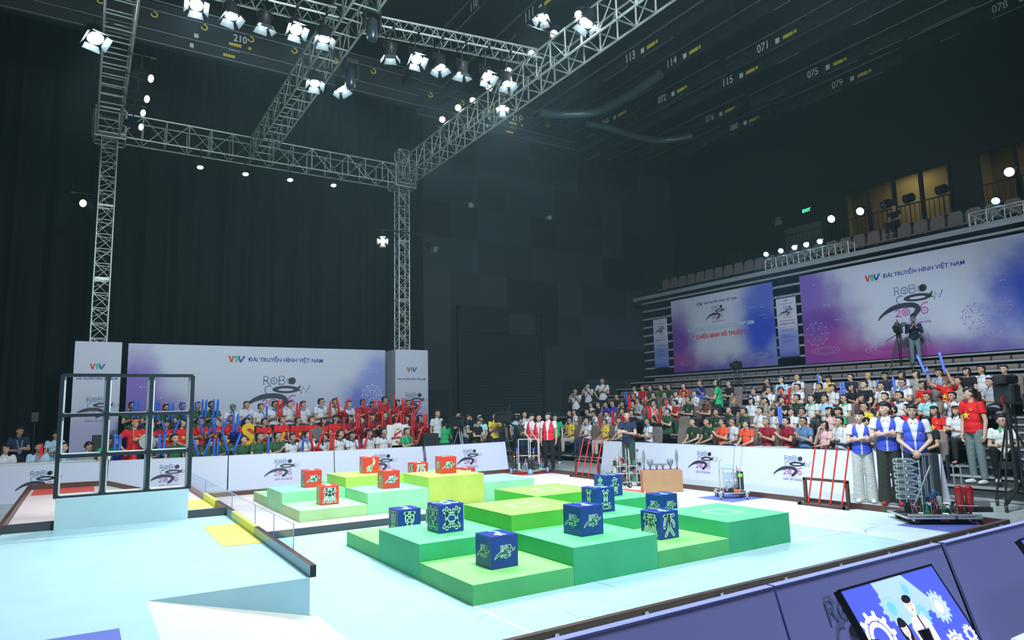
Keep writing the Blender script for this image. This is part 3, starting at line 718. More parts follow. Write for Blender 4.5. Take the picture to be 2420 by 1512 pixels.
def logo_mb(sticker=False):
    L = MB(); w = 0.018; e = 0.0006 if not sticker else 0.001
    G, B_, Pk, T, V = 0, 1, 2, 3, 4
    def strokes(wd, m1, m2, m3, z, grow=0.0):
        # R o B
        for pts in ([(325, 412), (325, 340), (355, 340), (368, 358), (355, 376), (328, 378)], [(345, 378), (372, 412)]):
            L.ribbon([LQ(*p) for p in pts], wd, z, m1)
        L.ring(*LQ(415, 380), 0.038 - grow, 0.058 + grow, z, m1, 24); L.disc(*LQ(415, 380), 0.018 + grow, z, m1, 14)
        for pts in ([(462, 412), (462, 338), (500, 338), (512, 355), (500, 372), (466, 374)], [(500, 374), (518, 392), (504, 412), (462, 412)]):
            L.ribbon([LQ(*p) for p in pts], wd, z, m1)
        # C and N
        L.ring(*LQ(375, 465), 0.055 - grow, 0.055 + wd + grow * 0, z, m1, 18, R(60), R(290))
        L.ribbon([LQ(*p) for p in ((668, 498), (680, 432), (715, 490), (742, 425))], wd, z, m1)
        # 2 0 6
        L.ribbon(curve([LQ(*p) for p in ((318, 568), (338, 552), (358, 568), (345, 592), (316, 616))]), wd, z, m3); L.ribbon([LQ(316, 616), LQ(366, 616)], wd, z, m3)
        L.ring(*LQ(412, 581), 0.045 - grow, 0.063 + grow, z, m3, 26); L.ring(*LQ(412, 581), 0.012, 0.03, z, m3, 16)
        L.ring(*LQ(577, 587), 0.038 - grow, 0.056 + grow, z, m3, 26); L.disc(*LQ(577, 587), 0.014, z, m3, 12)
        L.ribbon(curve([LQ(*p) for p in ((608, 517), (575, 522), (550, 545), (543, 580))]), wd, z, m3)
    def brush(g, m, z):
        # round ink blot, ink ring with a fish tail, the long sweeping stroke
        L.disc(*LQ(582, 380), 0.055 + g, z, m, 22, 0.056 + g)
        for k, (x0, yy) in enumerate(((528, 362), (524, 376), (530, 392), (540, 404))): L.ribbon([LQ(x0, yy), LQ(580, yy + 2)], 0.017 + g, z, m, widths=[0.004 + g, 0.026 + g])
        cx, cy = LQ(525, 460); n = 30; vs = []
        for i in range(n + 1):
            t = 2 * PI * i / n; vs += [(cx + (0.205 + g) * math.cos(t), cy + (0.058 + g) * math.sin(t), z), (cx + max(0.12 - g, 0.02) * math.cos(t), cy - 0.004 + max(0.022 - g, 0.002) * math.sin(t), z)]
        L.add(vs, [(2*i + 1, 2*i, 2*i + 2, 2*i + 3) for i in range(n)], m)
        L.ribbon([LQ(630, 458), LQ(650, 440), LQ(660, 418)], 0.02, z, m, widths=[0.05 + g, 0.03 + g, 0.006 + g]); L.ribbon([LQ(630, 462), LQ(662, 474)], 0.02, z, m, widths=[0.05 + g, 0.006 + g])
        L.ribbon(SWOOSH, 0.06, z, m, widths=[q + 2 * g for q in SW_W])
        L.ribbon([LQ(462, 628), LQ(500, 628)], 0.03, z, m, widths=[0.035 + g, 0.02 + g])
        if g == 0: L.ribbon(curve([LQ(*p) for p in ((150, 610), (200, 570), (262, 536))]), 0.006, z, m)
    if sticker:
        strokes(0.060, 0, 0, 0, 0.0, 0.016); brush(0.034, 0, 0.0002)
        L.poly([LQ(*p) for p in ((320, 335), (520, 335), (520, 415), (320, 415))], 0.0001, 0); L.poly([LQ(*p) for p in ((340, 420), (540, 400), (540, 520), (350, 510))], 0.0001, 0)
        L.poly([LQ(*p) for p in ((330, 540), (600, 540), (600, 615), (320, 625))], 0.0001, 0)
        strokes(0.014, 1, 1, 1, 0.0012); brush(0.0, 2, 0.0014)
        return L
    strokes(w, G, B_, Pk, 0.0004); brush(0.0, B_, 0.0008)
    put_text(L, 'CUỘC THI SÁNG TẠO', *[LQ(332, 0)[0], LQ(612, 0)[0]], LQ(0, 671)[1], 0.0004, T, 0.0)
    put_text(L, 'ROBOT VIỆT NAM 2026', *[LQ(312, 0)[0], LQ(622, 0)[0]], LQ(0, 700)[1], 0.0004, V, 0.02)
    return L
ME_LOGO = logo_mb().mesh('event_logo', [M_LG, M_LB, M_LP, M_LT, M_LV])
ME_STICK_LOGO = logo_mb(True).mesh('logo_sticker', [M_LM, MATS['logo_grey_blue'], M_LD])
M_VR = mat('print_red', (0.62, 0.04, 0.06), 0.5); M_VG = mat('print_green', (0.03, 0.50, 0.22), 0.5); M_VB = mat('print_navy', (0.05, 0.07, 0.36), 0.5)
def channel_mb():
    L = MB()  # the three-colour V T V mark, width 1, height .4
    L.poly([(0, .40), (.11, .40), (.19, .15), (.25, .40), (.36, .40), (.24, 0), (.13, 0)], 0, 0)
    L.poly([(.30, .40), (.40, .40), (.62, .40), (.58, .30), (.53, .30), (.53, 0), (.40, 0), (.40, .27), (.335, .27)], 0.0003, 1)
    L.poly([(.60, .40), (.70, .40), (.58, .12), (.565, .20)], 0.0004, 2)
    L.poly([(.57, .22), (.66, 0), (.77, 0), (.99, .40), (.87, .40), (.72, .14), (.64, .33), (.57, .33)], 0.0005, 2)
    return L
CH = channel_mb()
def words_mb(x0, x1, y, m=0):
    L = MB(); w = x1 - x0; L.merge(CH, Matrix.Translation((x0, y, 0)) @ Matrix.Diagonal((w * 0.175, w * 0.175, 1, 1)))
    put_text(L, 'ĐÀI TRUYỀN HÌNH VIỆT NAM', x0 + w * 0.20, x1, y + w * 0.012, 0, 2, 0.025)
    return L

# ---------------------------------------------------------------- scroll cubes
M_CR = mat('red_cube_vinyl', (0.72, 0.045, 0.03), 0.35); M_CB = mat('deep_blue_cube_vinyl', (0.012, 0.055, 0.36), 0.35)
GLY = {
 'emperor': [[(-.30,.42),(.30,.42)],[(-.36,.27),(.36,.27)],[(-.2,.42),(-.2,.27)],[(.2,.42),(.2,.27)],[(-.22,.12),(0,.20),(.22,.12)],[(-.30,.0),(0,.06),(.30,.0)],[(0,.27),(0,-.45)],[(-.2,.12),(-.3,-.2),(-.38,-.42)],[(.2,.12),(.3,-.2),(.38,-.42)],[(-.08,.0),(-.16,-.42)],[(.08,.0),(.16,-.42)]],
 'sky': [[(-.3,.42),(.3,.42)],[(-.18,.42),(-.3,.1),(-.32,-.08)],[(0,.42),(0,.2),(-.05,-.15),(-.26,-.46)],[(0,.2),(.05,-.15),(.26,-.46)],[(.0,.3),(.26,.12),(.3,-.08)]],
 'forest': [[(-.24,.44),(-.24,-.44)],[(.24,.44),(.24,-.44)],[(-.38,.36),(-.24,.2),(-.10,.34)],[(.10,.34),(.24,.2),(.38,.36)],[(-.38,-.36),(-.24,-.2),(-.10,-.34)],[(.10,-.34),(.24,-.2),(.38,-.36)],[(-.24,.12),(0,.2),(.24,.12)],[(-.24,-.12),(0,-.2),(.24,-.12)]],
 'vessel': [[(-.24,.42),(.24,.42)],[(-.14,.42),(-.18,.15),(-.12,-.02),(0,-.1),(.12,-.02),(.18,.15),(.14,.42)],[(-.14,.2),(.14,.2)],[(0,-.1),(-.12,-.24),(-.3,-.4)],[(0,-.1),(.12,-.24),(.3,-.4)],[(-.18,-.34),(.18,-.34)]],
 'sprout': [[(-.14,.44),(0,.24),(.14,.44)],[(0,.24),(-.07,.05),(0,-.12),(.07,.05),(0,.24)],[(0,-.12),(0,-.34)],[(-.2,-.38),(.26,-.38)],[(-.22,-.2),(0,-.36),(.22,-.2)]],
 'stand': [[(0,.44),(0,-.42)],[(-.26,.0),(.26,.0)],[(-.14,.3),(0,.18),(.14,.34)],[(-.2,-.42),(.16,-.42)],[(.14,.0),(.14,-.30)]],
 'hand': [[(.16,.46),(.22,.2),(.1,-.02),(-.02,-.2),(-.06,-.44)],[(.1,-.02),(-.14,-.1),(-.3,-.22)],[(-.02,-.2),(-.18,-.3),(-.28,-.42)]],
 'chain': [[(-.1,.42),(.12,.3),(-.1,.16),(.12,.04)],[(0,0),(0,-.3)],[(-.16,-.42),(.16,-.42)],[(-.1,-.2),(.1,-.2)]],
}
_gm = {}
def glyph_mesh(k):
    if k not in _gm:
        L = MB()
        for s in GLY[k]: L.ribbon(curve(s, 4) if len(s) > 2 else s, 0.155, 0.0, 0)
        for s in GLY[k]: L.ribbon(curve(s, 4) if len(s) > 2 else s, 0.125, 0.0012, 1)
        for s in GLY[k]: L.ribbon(curve(s, 4) if len(s) > 2 else s, 0.030, 0.0024, 2)
        _gm[k] = L.mesh('symbol_sticker_' + k, [mat('sticker_white', (0.85, 0.88, 0.82), 0.5), M_LM, M_LD])
    return _gm[k]
S3 = 0.33
cb = MB(); cb.bev(-S3/2, S3/2, -S3/2, S3/2, 0, S3, 0.004)
ME_CUBE = {'red': cb.mesh('red_cube', M_CR), 'blue': cb.mesh('blue_cube', M_CB)}
def scroll_cube(col, x, y, z, rz, front, side, top, label):
    o = link_mesh(col + '_symbol_cube', ME_CUBE[col], None, (x, y, z + ZF), (0, 0, R(rz)))
    tag(o, label, 'cube', '%s cubes with pale symbols' % col)
    for face, k in (('f', front), ('s', side), ('t', top)):
        logo = k == 'logo'
        if face == 'f': loc, rot = (0, -S3/2 - 0.001, S3/2), (PI/2, 0, 0)
        elif face == 's': loc, rot = (-S3/2 - 0.001, 0, S3/2), (PI/2, 0, -PI/2)
        else: loc, rot = (0, 0, S3 + 0.001), (0, 0, R(20))
        if logo:
            sc_f = 0.25; off = Euler(rot).to_matrix() @ Vector((-0.49 * sc_f, -0.05 * sc_f, 0))
            link_mesh('logo_sticker', ME_STICK_LOGO, o, Vector(loc) + off, rot, (sc_f, sc_f, 1.0))
        else:
            link_mesh('symbol_sticker', glyph_mesh(k), o, loc, rot, (0.27, 0.27, 1.0))
CUBES = [
 ('blue', .61, .57, 2, 1, 'logo', 'logo', 'hand', 'blue cube with event logos on the low green block nearest the camera'),
 ('blue', .62, 1.79, 4, 0, 'forest', 'forest', 'forest', 'blue cube with twin-tree symbols on the near mint green block'),
 ('blue', .6, 2.98, 2, 0, 'vessel', 'vessel', 'hand', 'blue cube with a robed-figure symbol half hidden behind the near mint green block'),
 ('blue', 1.79, .57, 4, 2, 'logo', 'logo', 'hand', 'blue cube with two event logos on the wide mint green block at the front'),
 ('blue', 3.0, 1.76, 4, 0, 'sprout', 'sprout', 'stand', 'blue cube with a sprouting-plant symbol behind the front logo cube'),
 ('blue', 4.2, 2.95, 4, 0, 'stand', 'stand', 'stand', 'blue cube with an upright-staff symbol, farthest back, left of the brown weapon box'),
 ('blue', 4.2, 1.74, 2, 0, 'logo', 'logo', 'hand', 'blue cube with logos half hidden behind the emperor-symbol cube'),
 ('blue', 3.03, .60, 2, 1, 'sky', 'emperor', 'hand', 'blue cube with two tall ancient symbols on the low front block at the right'),
 ('red', .66, 6.60, 2, -4, 'emperor', 'chain', 'hand', 'red cube with a large robe-like symbol on the low front block'),
 ('red', .72, 7.85, 4, -2, 'logo', 'sprout', 'hand', 'leftmost red cube with a logo, on the mint green block'),
 ('red', 1.83, 6.58, 4, -2, 'logo', 'logo', 'hand', 'red cube with a logo in the middle of the wide mint green block'),
 ('red', 1.92, 7.85, 6, -6, 'hand', 'hand', 'hand', 'red cube with a hand symbol on the lime green block'),
 ('red', 3.07, 6.62, 6, -5, 'logo', 'logo', 'logo', 'red cube with two logos on the tallest lime green block'),
 ('red', 3.02, 7.85, 4, 0, 'sky', 'sky', 'hand', 'red cube of which only the top peeps out beside the middle logo cube'),
 ('red', 4.18, 7.85, 2, 0, 'sprout', 'hand', 'hand', 'red cube of which only the top shows behind the tallest lime green block'),
]
for col, x, y, h, rz, f, s, t, lab in CUBES: scroll_cube(col, x, y, HH[h], rz, f, s, t, lab)

# ---------------------------------------------------------------- banners
def banner_mat(name, stops):
    """white print with soft coloured clouds: stops = [(x, z, radius x, radius z, colour)] in the banner's own metres"""
    m = mat(name, (0.62, 0.68, 0.80), 0.55); nt = m.node_tree; b = nt.nodes['Principled BSDF']
    tc = nt.nodes.new('ShaderNodeTexCoord'); last = None
    base = nt.nodes.new('ShaderNodeRGB'); base.outputs[0].default_value = (0.56, 0.60, 0.73, 1); last = base.outputs[0]
    nz = nt.nodes.new('ShaderNodeTexNoise'); nz.inputs['Scale'].default_value = 1.2; nz.inputs['Detail'].default_value = 3
    nt.links.new(tc.outputs['Object'], nz.inputs['Vector'])
    for (x, z, rx, rz_, col) in stops:
        mp = nt.nodes.new('ShaderNodeMapping'); mp.inputs['Location'].default_value = (-x / rx, 0, -z / rz_); mp.inputs['Scale'].default_value = (1 / rx, 0.0, 1 / rz_)
        nt.links.new(tc.outputs['Object'], mp.inputs['Vector'])
        ln = nt.nodes.new('ShaderNodeVectorMath'); ln.operation = 'LENGTH'; nt.links.new(mp.outputs[0], ln.inputs[0])
        ad = nt.nodes.new('ShaderNodeMath'); ad.operation = 'MULTIPLY_ADD'; nt.links.new(nz.outputs['Fac'], ad.inputs[0]); ad.inputs[1].default_value = 0.5; nt.links.new(ln.outputs['Value'], ad.inputs[2])
        mr = nt.nodes.new('ShaderNodeMapRange'); mr.interpolation_type = 'SMOOTHSTEP'; mr.inputs[1].default_value = 0.45; mr.inputs[2].default_value = 1.25; mr.inputs[3].default_value = 1; mr.inputs[4].default_value = 0
        nt.links.new(ad.outputs[0], mr.inputs[0])
        mx = nt.nodes.new('ShaderNodeMix'); mx.data_type = 'RGBA'
        nt.links.new(mr.outputs[0], mx.inputs['Factor']); nt.links.new(last, mx.inputs['A']); mx.inputs['B'].default_value = tuple(col) + (1,)
        last = mx.outputs['Result']
    nt.links.new(last, b.inputs['Base Color']); return m
PURP = (0.16, 0.05, 0.36); VIO = (0.20, 0.12, 0.50); BLUE = (0.03, 0.07, 0.55); MAG = (0.36, 0.04, 0.30); NAVY = (0.02, 0.025, 0.20)
M_PL = mat('print_pale_glow', (0.55, 0.66, 0.90), 0.5); M_PLD = mat('print_faint_violet', (0.30, 0.28, 0.62), 0.5)
def rings(L, cx, cz, r, m=0, gear=False):
    for k, q in enumerate((1.0, 0.8, 0.55)): L.ring(cx, cz, r * q - 0.012, r * q, 0.0, m, 32, sy=1.0 if gear else 0.28)
    if gear:
        for k in range(12):
            t = PI * k / 6; L.ribbon([(cx + r * 1.0 * math.cos(t), cz + r * math.sin(t)), (cx + r * 1.13 * math.cos(t), cz + r * 1.13 * math.sin(t))], 0.05, 0, m, caps=False)
        for k in range(6):
            t = PI * k / 3; L.ribbon([(cx + r * .2 * math.cos(t), cz + r * .2 * math.sin(t)), (cx + r * .8 * math.cos(t), cz + r * .8 * math.sin(t))], 0.02, 0, m, caps=False)
def circuits(L, seed, x0, x1, z0, z1, n, m=0):
    random.seed(seed)
    for i in range(n):
        x, z = random.uniform(x0, x1), random.uniform(z0, z1); l = random.uniform(0.15, 0.5)
        L.ribbon([(x, z), (x + l * .6, z), (x + l * .75, z - l * .2)], 0.008, 0, m, caps=False); L.disc(x, z, 0.02, 0, m, 8)
# left banner, facing the camera side of the hall (-y)
def flat_parts(root, items, yoff=-0.012):
    for nm, L, mats in items: L.build(nm, mats, root, (0, yoff, 0), (PI/2, 0, 0))
WB = 7.61
m1 = banner_mat('banner_print_left', [(0.3, 1.2, 1.9, 1.9, PURP), (0.2, 2.2, 1.0, 1.6, VIO), (WB, 1.6, 2.1, 1.6, BLUE), (WB - 0.2, 2.4, 1.0, 1.5, (0.25, 0.30, 0.66)), (WB/2, -0.4, 6.0, 0.9, VIO)])
bn = MB(); bn.box(0, WB, 0, 0.05, 0, 3.47)
bo = bn.build('event_banner', m1, loc=(-2.16, 15.8, 0.4)); tag(bo, 'wide white and purple event banner behind the crowded left stand', 'banner')
L = words_mb(2.62, 5.48, 2.98)
flat_parts(bo, [('lettering', L, [M_VR, M_VG, M_VB])], -0.006)
link_mesh('logo', ME_LOGO, bo, (3.08, -0.006, 1.96), (PI/2, 0, 0), (2.0, 2.0, 1))
L = MB(); rings(L, 7.15, 1.95, 0.33, 0, True); circuits(L, 3, 5.9, 7.3, 2.4, 3.1, 5); circuits(L, 5, 0.3, 1.5, 1.6, 3.0, 5); 
L.v = [(min(max(v[0], 0.02), WB - 0.02), v[1], v[2]) for v in L.v]
flat_parts(bo, [('printed_gears', L, [M_PL])], -0.006)
mb = MB(); mb.box(0, WB, 0.05, 0.09, 3.40, 3.47); mb.box(0.1, 0.18, 0.06, 0.12, -0.4, 3.4); mb.box(WB - 0.18, WB - 0.1, 0.06, 0.12, -0.4, 3.4); mb.box(WB/2, WB/2 + .08, 0.06, 0.12, -0.4, 3.4); mb.build('support_frame', M_GREYPL, bo)

# tower wraps
def wrap(x0, x1, y0, y1, label, mname, tx):
    m = banner_mat(mname, [((x1 - x0) / 2, 0.1, 2.0, 1.6, (0.22, 0.10, 0.46)), ((x1 - x0) / 2, 1.2, 2.2, 1.2, (0.42, 0.42, 0.66))])
    mb = MB(); mb.box(0, x1 - x0, 0, y1 - y0, 0, 3.9); o = mb.build('tower_wrap', m, loc=(x0, y0, 0)); tag(o, label, 'printed tower wrap')
    w = x1 - x0; L = MB(); L.merge(CH, Matrix.Translation((w/2 - 0.19, 3.14, 0)) @ Matrix.Diagonal((0.38, 0.38, 1, 1)))
    put_text(L, 'ĐÀI TRUYỀN HÌNH VIỆT NAM', w * .07, w * .93, 2.86, 0, 2, 0.03)
    flat_parts(o, [('lettering', L, [M_VR, M_VG, M_VB])], -0.006)
    link_mesh('logo', ME_LOGO, o, (w * 0.02, -0.006, 2.05), (PI/2, 0, 0), (w * 1.0, w * 1.0, 1)); return o
wrap(-3.42, -2.31, 15.9, 17.0, 'printed pale box round the foot of the left truss tower, behind the window rack', 'wrap_print_left', 0)
wrap(5.78, 7.0, 15.7, 16.95, 'printed pale box round the foot of the corner truss tower', 'wrap_print_right', 0)

# banners on the right stand, facing the field (-x): built in xz and turned
def stand_banner(y_left, w, z0, h, m, label, x=19.86):
    mb = MB(); mb.box(0, w, 0, 0.04, 0, h); o = mb.build('event_banner', m, loc=(x, y_left, z0), rot=(0, 0, -PI/2)); tag(o, label, 'banner'); return o
WR = 9.2
m2 = banner_mat('banner_print_big', [(0.4, 1.5, 2.6, 2.2, PURP), (0.9, 0.3, 2.6, 1.2, MAG), (7.6, 1.6, 2.2, 2.4, BLUE), (4.5, -0.5, 8.5, 1.5, (0.10, 0.05, 0.36)), (0.1, 2.9, 1.8, 1.6, VIO), (3.0, 0.1, 3.0, 0.7, MAG), (WR, 0.5, 2.2, 2.2, NAVY)])
b2 = stand_banner(9.72, WR, 3.2, 3.38, m2, 'largest event banner, hung across the closed upper rows of the right stand')
flat_parts(b2, [('lettering', words_mb(2.55, 5.75, 2.72), [M_VR, M_VG, M_VB])], -0.006)
for hx in (1.0, 4.6, 8.2): c_ = MB(); c_.bar((hx, 0.02, 3.36), (hx, 0.11, 3.79), 0.006, n=5); c_.build('hanging_cord', M_DARK, b2)
link_mesh('logo', ME_LOGO, b2, (2.9, -0.006, 1.72), (PI/2, 0, 0), (2.15, 2.15, 1))
L = MB(); rings(L, 0.85, 0.45, 0.55); rings(L, 6.9, 0.55, 0.75); rings(L, 3.1, 0.35, 0.75); rings(L, 5.9, 1.1, 0.38, 1, True); rings(L, 6.6, 1.3, 0.25, 1, True); rings(L, 0.55, 1.1, 0.42, 1, True); circuits(L, 8, 0.2, 1.8, 1.4, 3.0, 4); circuits(L, 9, 6.3, 8.6, 1.8, 3.0, 6)
flat_parts(b2, [('printed_rings', L, [M_PL, M_PLD])], -0.006)
m3 = banner_mat('banner_print_small', [(0.3, 1.4, 1.5, 2.2, PURP), (0.3, 0.2, 2.6, 1.0, MAG), (4.9, 1.6, 1.7, 2.4, BLUE), (2.7, -0.5, 6.0, 1.5, (0.08, 0.05, 0.36)), (5.2, 3.0, 1.8, 1.2, (0.10, 0.14, 0.6))])
b3 = stand_banner(16.45, 5.5, 3.25, 3.33, m3, 'middle-sized event banner with the red slogan on the right stand')
L = words_mb(1.55, 3.75, 2.88); put_text(L, 'CUỘC THI SÁNG TẠO ROBOT VIỆT NAM 2026', 0.94, 4.56, 1.775, -0.0005, 4, 0.07, 1.15); put_text(L, 'CUỘC THI SÁNG TẠO ROBOT VIỆT NAM 2026', 0.95, 4.55, 1.78, 0.0008, 3, 0.015, 1.15); put_text(L, '“ CHIẾN BINH VÕ THUẬT ”', 1.25, 4.15, 1.42, 0, 0, 0.04, 1.0)
flat_parts(b3, [('lettering', L, [M_VR, M_VG, M_VB, mat('print_icy_white', (0.72, 0.84, 0.95), 0.5), mat('print_mid_blue', (0.10, 0.20, 0.52), 0.5)])], -0.006)
for hx in (0.6, 4.9): c_ = MB(); c_.bar((hx, 0.02, 3.31), (hx, 0.11, 3.74), 0.006, n=5); c_.build('hanging_cord', M_DARK, b3)
link_mesh('logo', ME_LOGO, b3, (2.05, -0.006, 2.42), (PI/2, 0, 0), (1.2, 1.2, 1))
L = MB(); rings(L, 0.75, 0.4, 0.38); rings(L, 4.7, 0.45, 0.45); rings(L, 2.5, 0.3, 0.5); circuits(L, 14, 4.3, 5.1, 1.6, 2.8, 4)
flat_parts(b3, [('printed_rings', L, [M_PL])], -0.006)
def slim(yl, w, label, nm):
    m = banner_mat(nm, [(w/2, -0.2, 1.6, 1.2, (0.05, 0.07, 0.40)), (w/2, 0.6, 1.6, 0.8, (0.22, 0.26, 0.62))])
    o = stand_banner(yl, w, 3.55, 2.3, m, label); 
    L = MB(); L.merge(CH, Matrix.Translation((w/2 - 0.08, 2.16, 0)) @ Matrix.Diagonal((0.17, 0.17, 1, 1)))
    put_text(L, 'ĐÀI TRUYỀN HÌNH VIỆT NAM', w * .15, w * .85, 2.05, 0, 2, 0.02); put_text(L, 'CUỘC THI SÁNG TẠO ROBOT VIỆT NAM 2026', w * .1, w * .9, 1.38, 0, 2, 0.03, 1.6); put_text(L, 'CHIẾN BINH VÕ THUẬT', w * .1, w * .9, 1.26, 0, 0, 0.05, 1.2)
    random.seed(2)
    for z in (1.05, .99, .86, .8, .74, .62, .56): L.box(w * .2, w * random.uniform(.6, .85), z, z + 0.014, 0, 0.0004, 2)
    flat_parts(o, [('lettering', L, [M_VR, M_VG, M_VB])], -0.006)
    for hx in (0.1, w - 0.1): c_ = MB(); c_.bar((hx, 0.02, 2.28), (hx, 0.11, 3.44), 0.006, n=5); c_.build('hanging_cord', M_DARK, o)
    link_mesh('logo', ME_LOGO, o, (w * 0.1, -0.006, 1.75), (PI/2, 0, 0), (w * .85, w * .85, 1))
slim(17.68, 0.88, 'slim pale banner hanging alone at the far end of the stand', 'banner_print_slim_far')
slim(10.82, 0.86, 'slim pale banner hanging between the two large banners', 'banner_print_slim_mid')

# ---------------------------------------------------------------- white A-frame barriers round the field
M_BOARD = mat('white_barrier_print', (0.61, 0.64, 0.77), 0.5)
def barrier(pa, pb, label, logos, lean=0.16, side=1, h=0.82, m=None, lsc=0.86, mats=None, zl=0.42):
    pa = Vector((pa[0], pa[1], 0)); pb = Vector((pb[0], pb[1], 0)); d = pb - pa; L_ = d.length; ang = math.atan2(d.y, d.x)
    o = empty('a_frame_barrier', pa, ang); tag(o, label, 'barrier')
    mb = MB(); mb.prism([(0, 0, 0), (L_, 0, 0), (L_, lean, h), (0, lean, h)], (0, 0.02, 0.0)); mb.build('front_panel', m or M_BOARD, o)
    mb = MB(); mb.prism([(0, lean * 2 + 0.05, 0), (0, lean + 0.02, h), (L_, lean + 0.02, h), (L_, lean * 2 + 0.05, 0)], (0, 0.02, 0)); mb.build('back_panel', M_BOARD, o)
    mb = MB(); mb.box(0, L_, lean - 0.005, lean + 0.045, h - 0.004, h + 0.006); mb.build('top_rail', m or M_BOARD, o)
    t = math.atan2(lean, h)
    for s in logos:
        link_mesh('logo', ME_LOGO, o, (s, lean * zl / h - 0.006, zl), (PI/2 - t, 0, 0), (lsc, lsc, 1))
    return o
barrier((-9.2, 13.75), (-2.70, 12.62), 'white logo barrier at the far left, behind the raised arena', [4.93])
barrier((-2.62, 12.60), (-0.10, 12.14), 'white logo barrier seen through the open window rack', [0.83])
barrier((-0.07, 12.13), (2.45, 11.78), 'white logo barrier in front of the soldiers in green', [0.83])
barrier((2.47, 11.775), (4.84, 11.42), 'white logo barrier behind the red cubes', [0.81])
barrier((4.93, 11.42), (7.62, 11.50), 'white logo barrier in front of the standing camera crew', [0.97])
barrier((9.40, 9.40), (9.62, 4.95), 'white logo barrier behind the brown weapon box', [3.15])
barrier((9.62, 4.93), (9.90, 0.55), 'white logo barrier behind the three students in blue vests', [1.04, 3.40])
M_SHB = mat('barrier_print_lilac_shade', (0.33, 0.34, 0.80), 0.55)  # white barrier print with its blue-violet shade put into the colour
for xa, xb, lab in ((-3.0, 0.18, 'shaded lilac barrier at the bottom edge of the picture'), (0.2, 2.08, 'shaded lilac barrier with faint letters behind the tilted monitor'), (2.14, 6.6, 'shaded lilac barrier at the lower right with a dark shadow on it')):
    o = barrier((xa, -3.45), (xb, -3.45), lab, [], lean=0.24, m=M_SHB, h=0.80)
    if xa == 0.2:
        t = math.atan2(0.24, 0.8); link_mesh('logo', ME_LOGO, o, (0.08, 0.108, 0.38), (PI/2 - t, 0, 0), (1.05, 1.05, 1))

# ---------------------------------------------------------------- weapon box, pole racks
M_BOXW = mat('orange_brown_board', (0.38, 0.195, 0.095), 0.5, noise=0.05)
wb = MB(); wb.bev(0, 0.84, 0, 0.30, 0, 0.455, 0.004)
wo = wb.build('weapon_box', M_BOXW, loc=(6.86, 4.97, ZF), rot=(0, 0, R(-33))); tag(wo, 'orange-brown wooden box holding a row of grey weapon heads', 'box')
mb = MB(); mb.bar((0.03, -0.01, 0.02), (0.03, 0.0, 0.02), 0.015); mb.build('foot_cap', M_WHITE, wo)
M_WH = mat('grey_weapon_plastic', (0.17, 0.20, 0.22), 0.5); M_PSOCK = mat('violet_socket', (0.16, 0.03, 0.25), 0.5)
def weapon(kind):
    b = MB()
    if kind == 'spear':
        b.lathe([(0.012, 0.05), (0.014, 0.13), (0.03, 0.20), (0.038, 0.26), (0.026, 0.36), (0.002, 0.44)], (0, 0, 0), (0, 0, 1), 8)
        b.v = [(v[0], v[1] * 0.4, v[2]) for v in b.v]
    elif kind == 'fist':
        b.lathe([(0.02, 0.05), (0.024, 0.08), (0.055, 0.12), (0.068, 0.17), (0.062, 0.22), (0.045, 0.225)], (0, 0, 0), (0, 0, 1), 12)
    else:
        b.bev(-0.09, 0.09, -0.03, 0.03, 0.10, 0.135, 0.008); b.bar((0, 0, 0.05), (0, 0, 0.11), 0.022, 0.035)
    s = MB(); s.bar((0, 0, 0), (0, 0, 0.06), 0.018, n=10)
    return b, s
PROTO_W = {}
for i, (x, k, lab) in enumerate(((0.06, 'spear', 'grey spearhead nearest the left end of the weapon box'), (0.19, 'fist', 'grey fist-shaped head beside the left spearhead'), (0.33, 'palm', 'left one of the two flat grey heads on the weapon box'), (0.46, 'palm', 'right one of the two flat grey heads on the weapon box'), (0.62, 'fist', 'grey fist-shaped head beside the right spearhead'), (0.76, 'spear', 'grey spearhead at the right end of the weapon box'))):
    b, s = weapon(k); p = wo.matrix_basis @ Vector((x, 0.12, 0.455))
    o = b.build('martial_weapon', M_WH, loc=p, rot=(0, 0, R(-33))); tag(o, lab, 'weapon', 'weapons on the box'); s.build('socket', M_PSOCK, o)
M_POLE = mat('red_pole', (0.82, 0.03, 0.03), 0.35)
def pole_rack(y0, y1, lean, label, plab):
    L_ = y1 - y0; o = empty('pole_rack', (7.9, y0, ZF)); tag(o, label, 'pole rack')
    mb = MB(); mb.box(-0.16, -0.10, -0.02, L_ + 0.02, 0, 0.05); mb.box(0.02, 0.08, -0.02, L_ + 0.02, 0, 0.05)
    for y in (0.02, L_ - 0.06): mb.box(-0.16, 0.10, y, y + 0.05, 0.0, 0.05)
    mb.build('foot_board', M_BROWN, o)
    for y in (0.03, L_ - 0.08):
        mb = MB(); mb.box(-0.02, 0.03, y, y + 0.05, 0.05, 0.46); mb.build('post', M_BROWN, o)
    mb = MB(); mb.box(-0.02, 0.03, 0.03, L_ - 0.03, 0.43, 0.475); mb.build('crossbar', M_BROWN, o)
    NTH = ['nearest', 'second nearest', 'third nearest', 'farthest']
    for i in range(4):
        y = y0 + 0.14 + (L_ - 0.28) * i / 3
        mb = MB(); mb.bar((7.84, y, 0.06), (7.93, y - lean, 1.03), 0.0135, n=10)
        p = mb.build('red_pole', M_POLE); tag(p, 'red pole in the %s, the %s one of its four' % (plab, NTH[i]), 'pole', 'red poles')
        mb = MB(); mb.bar((7.928, y - lean * .97, 0.99), (7.931, y - lean, 1.04), 0.0155, n=10); mb.build('end_cap', mat('dark_red_cap', (0.5, 0.02, 0.02), 0.5), p)
pole_rack(1.02, 1.93, 0.16, 'dark wooden rack with four red poles beside the students in blue vests', 'rack beside the blue vests')
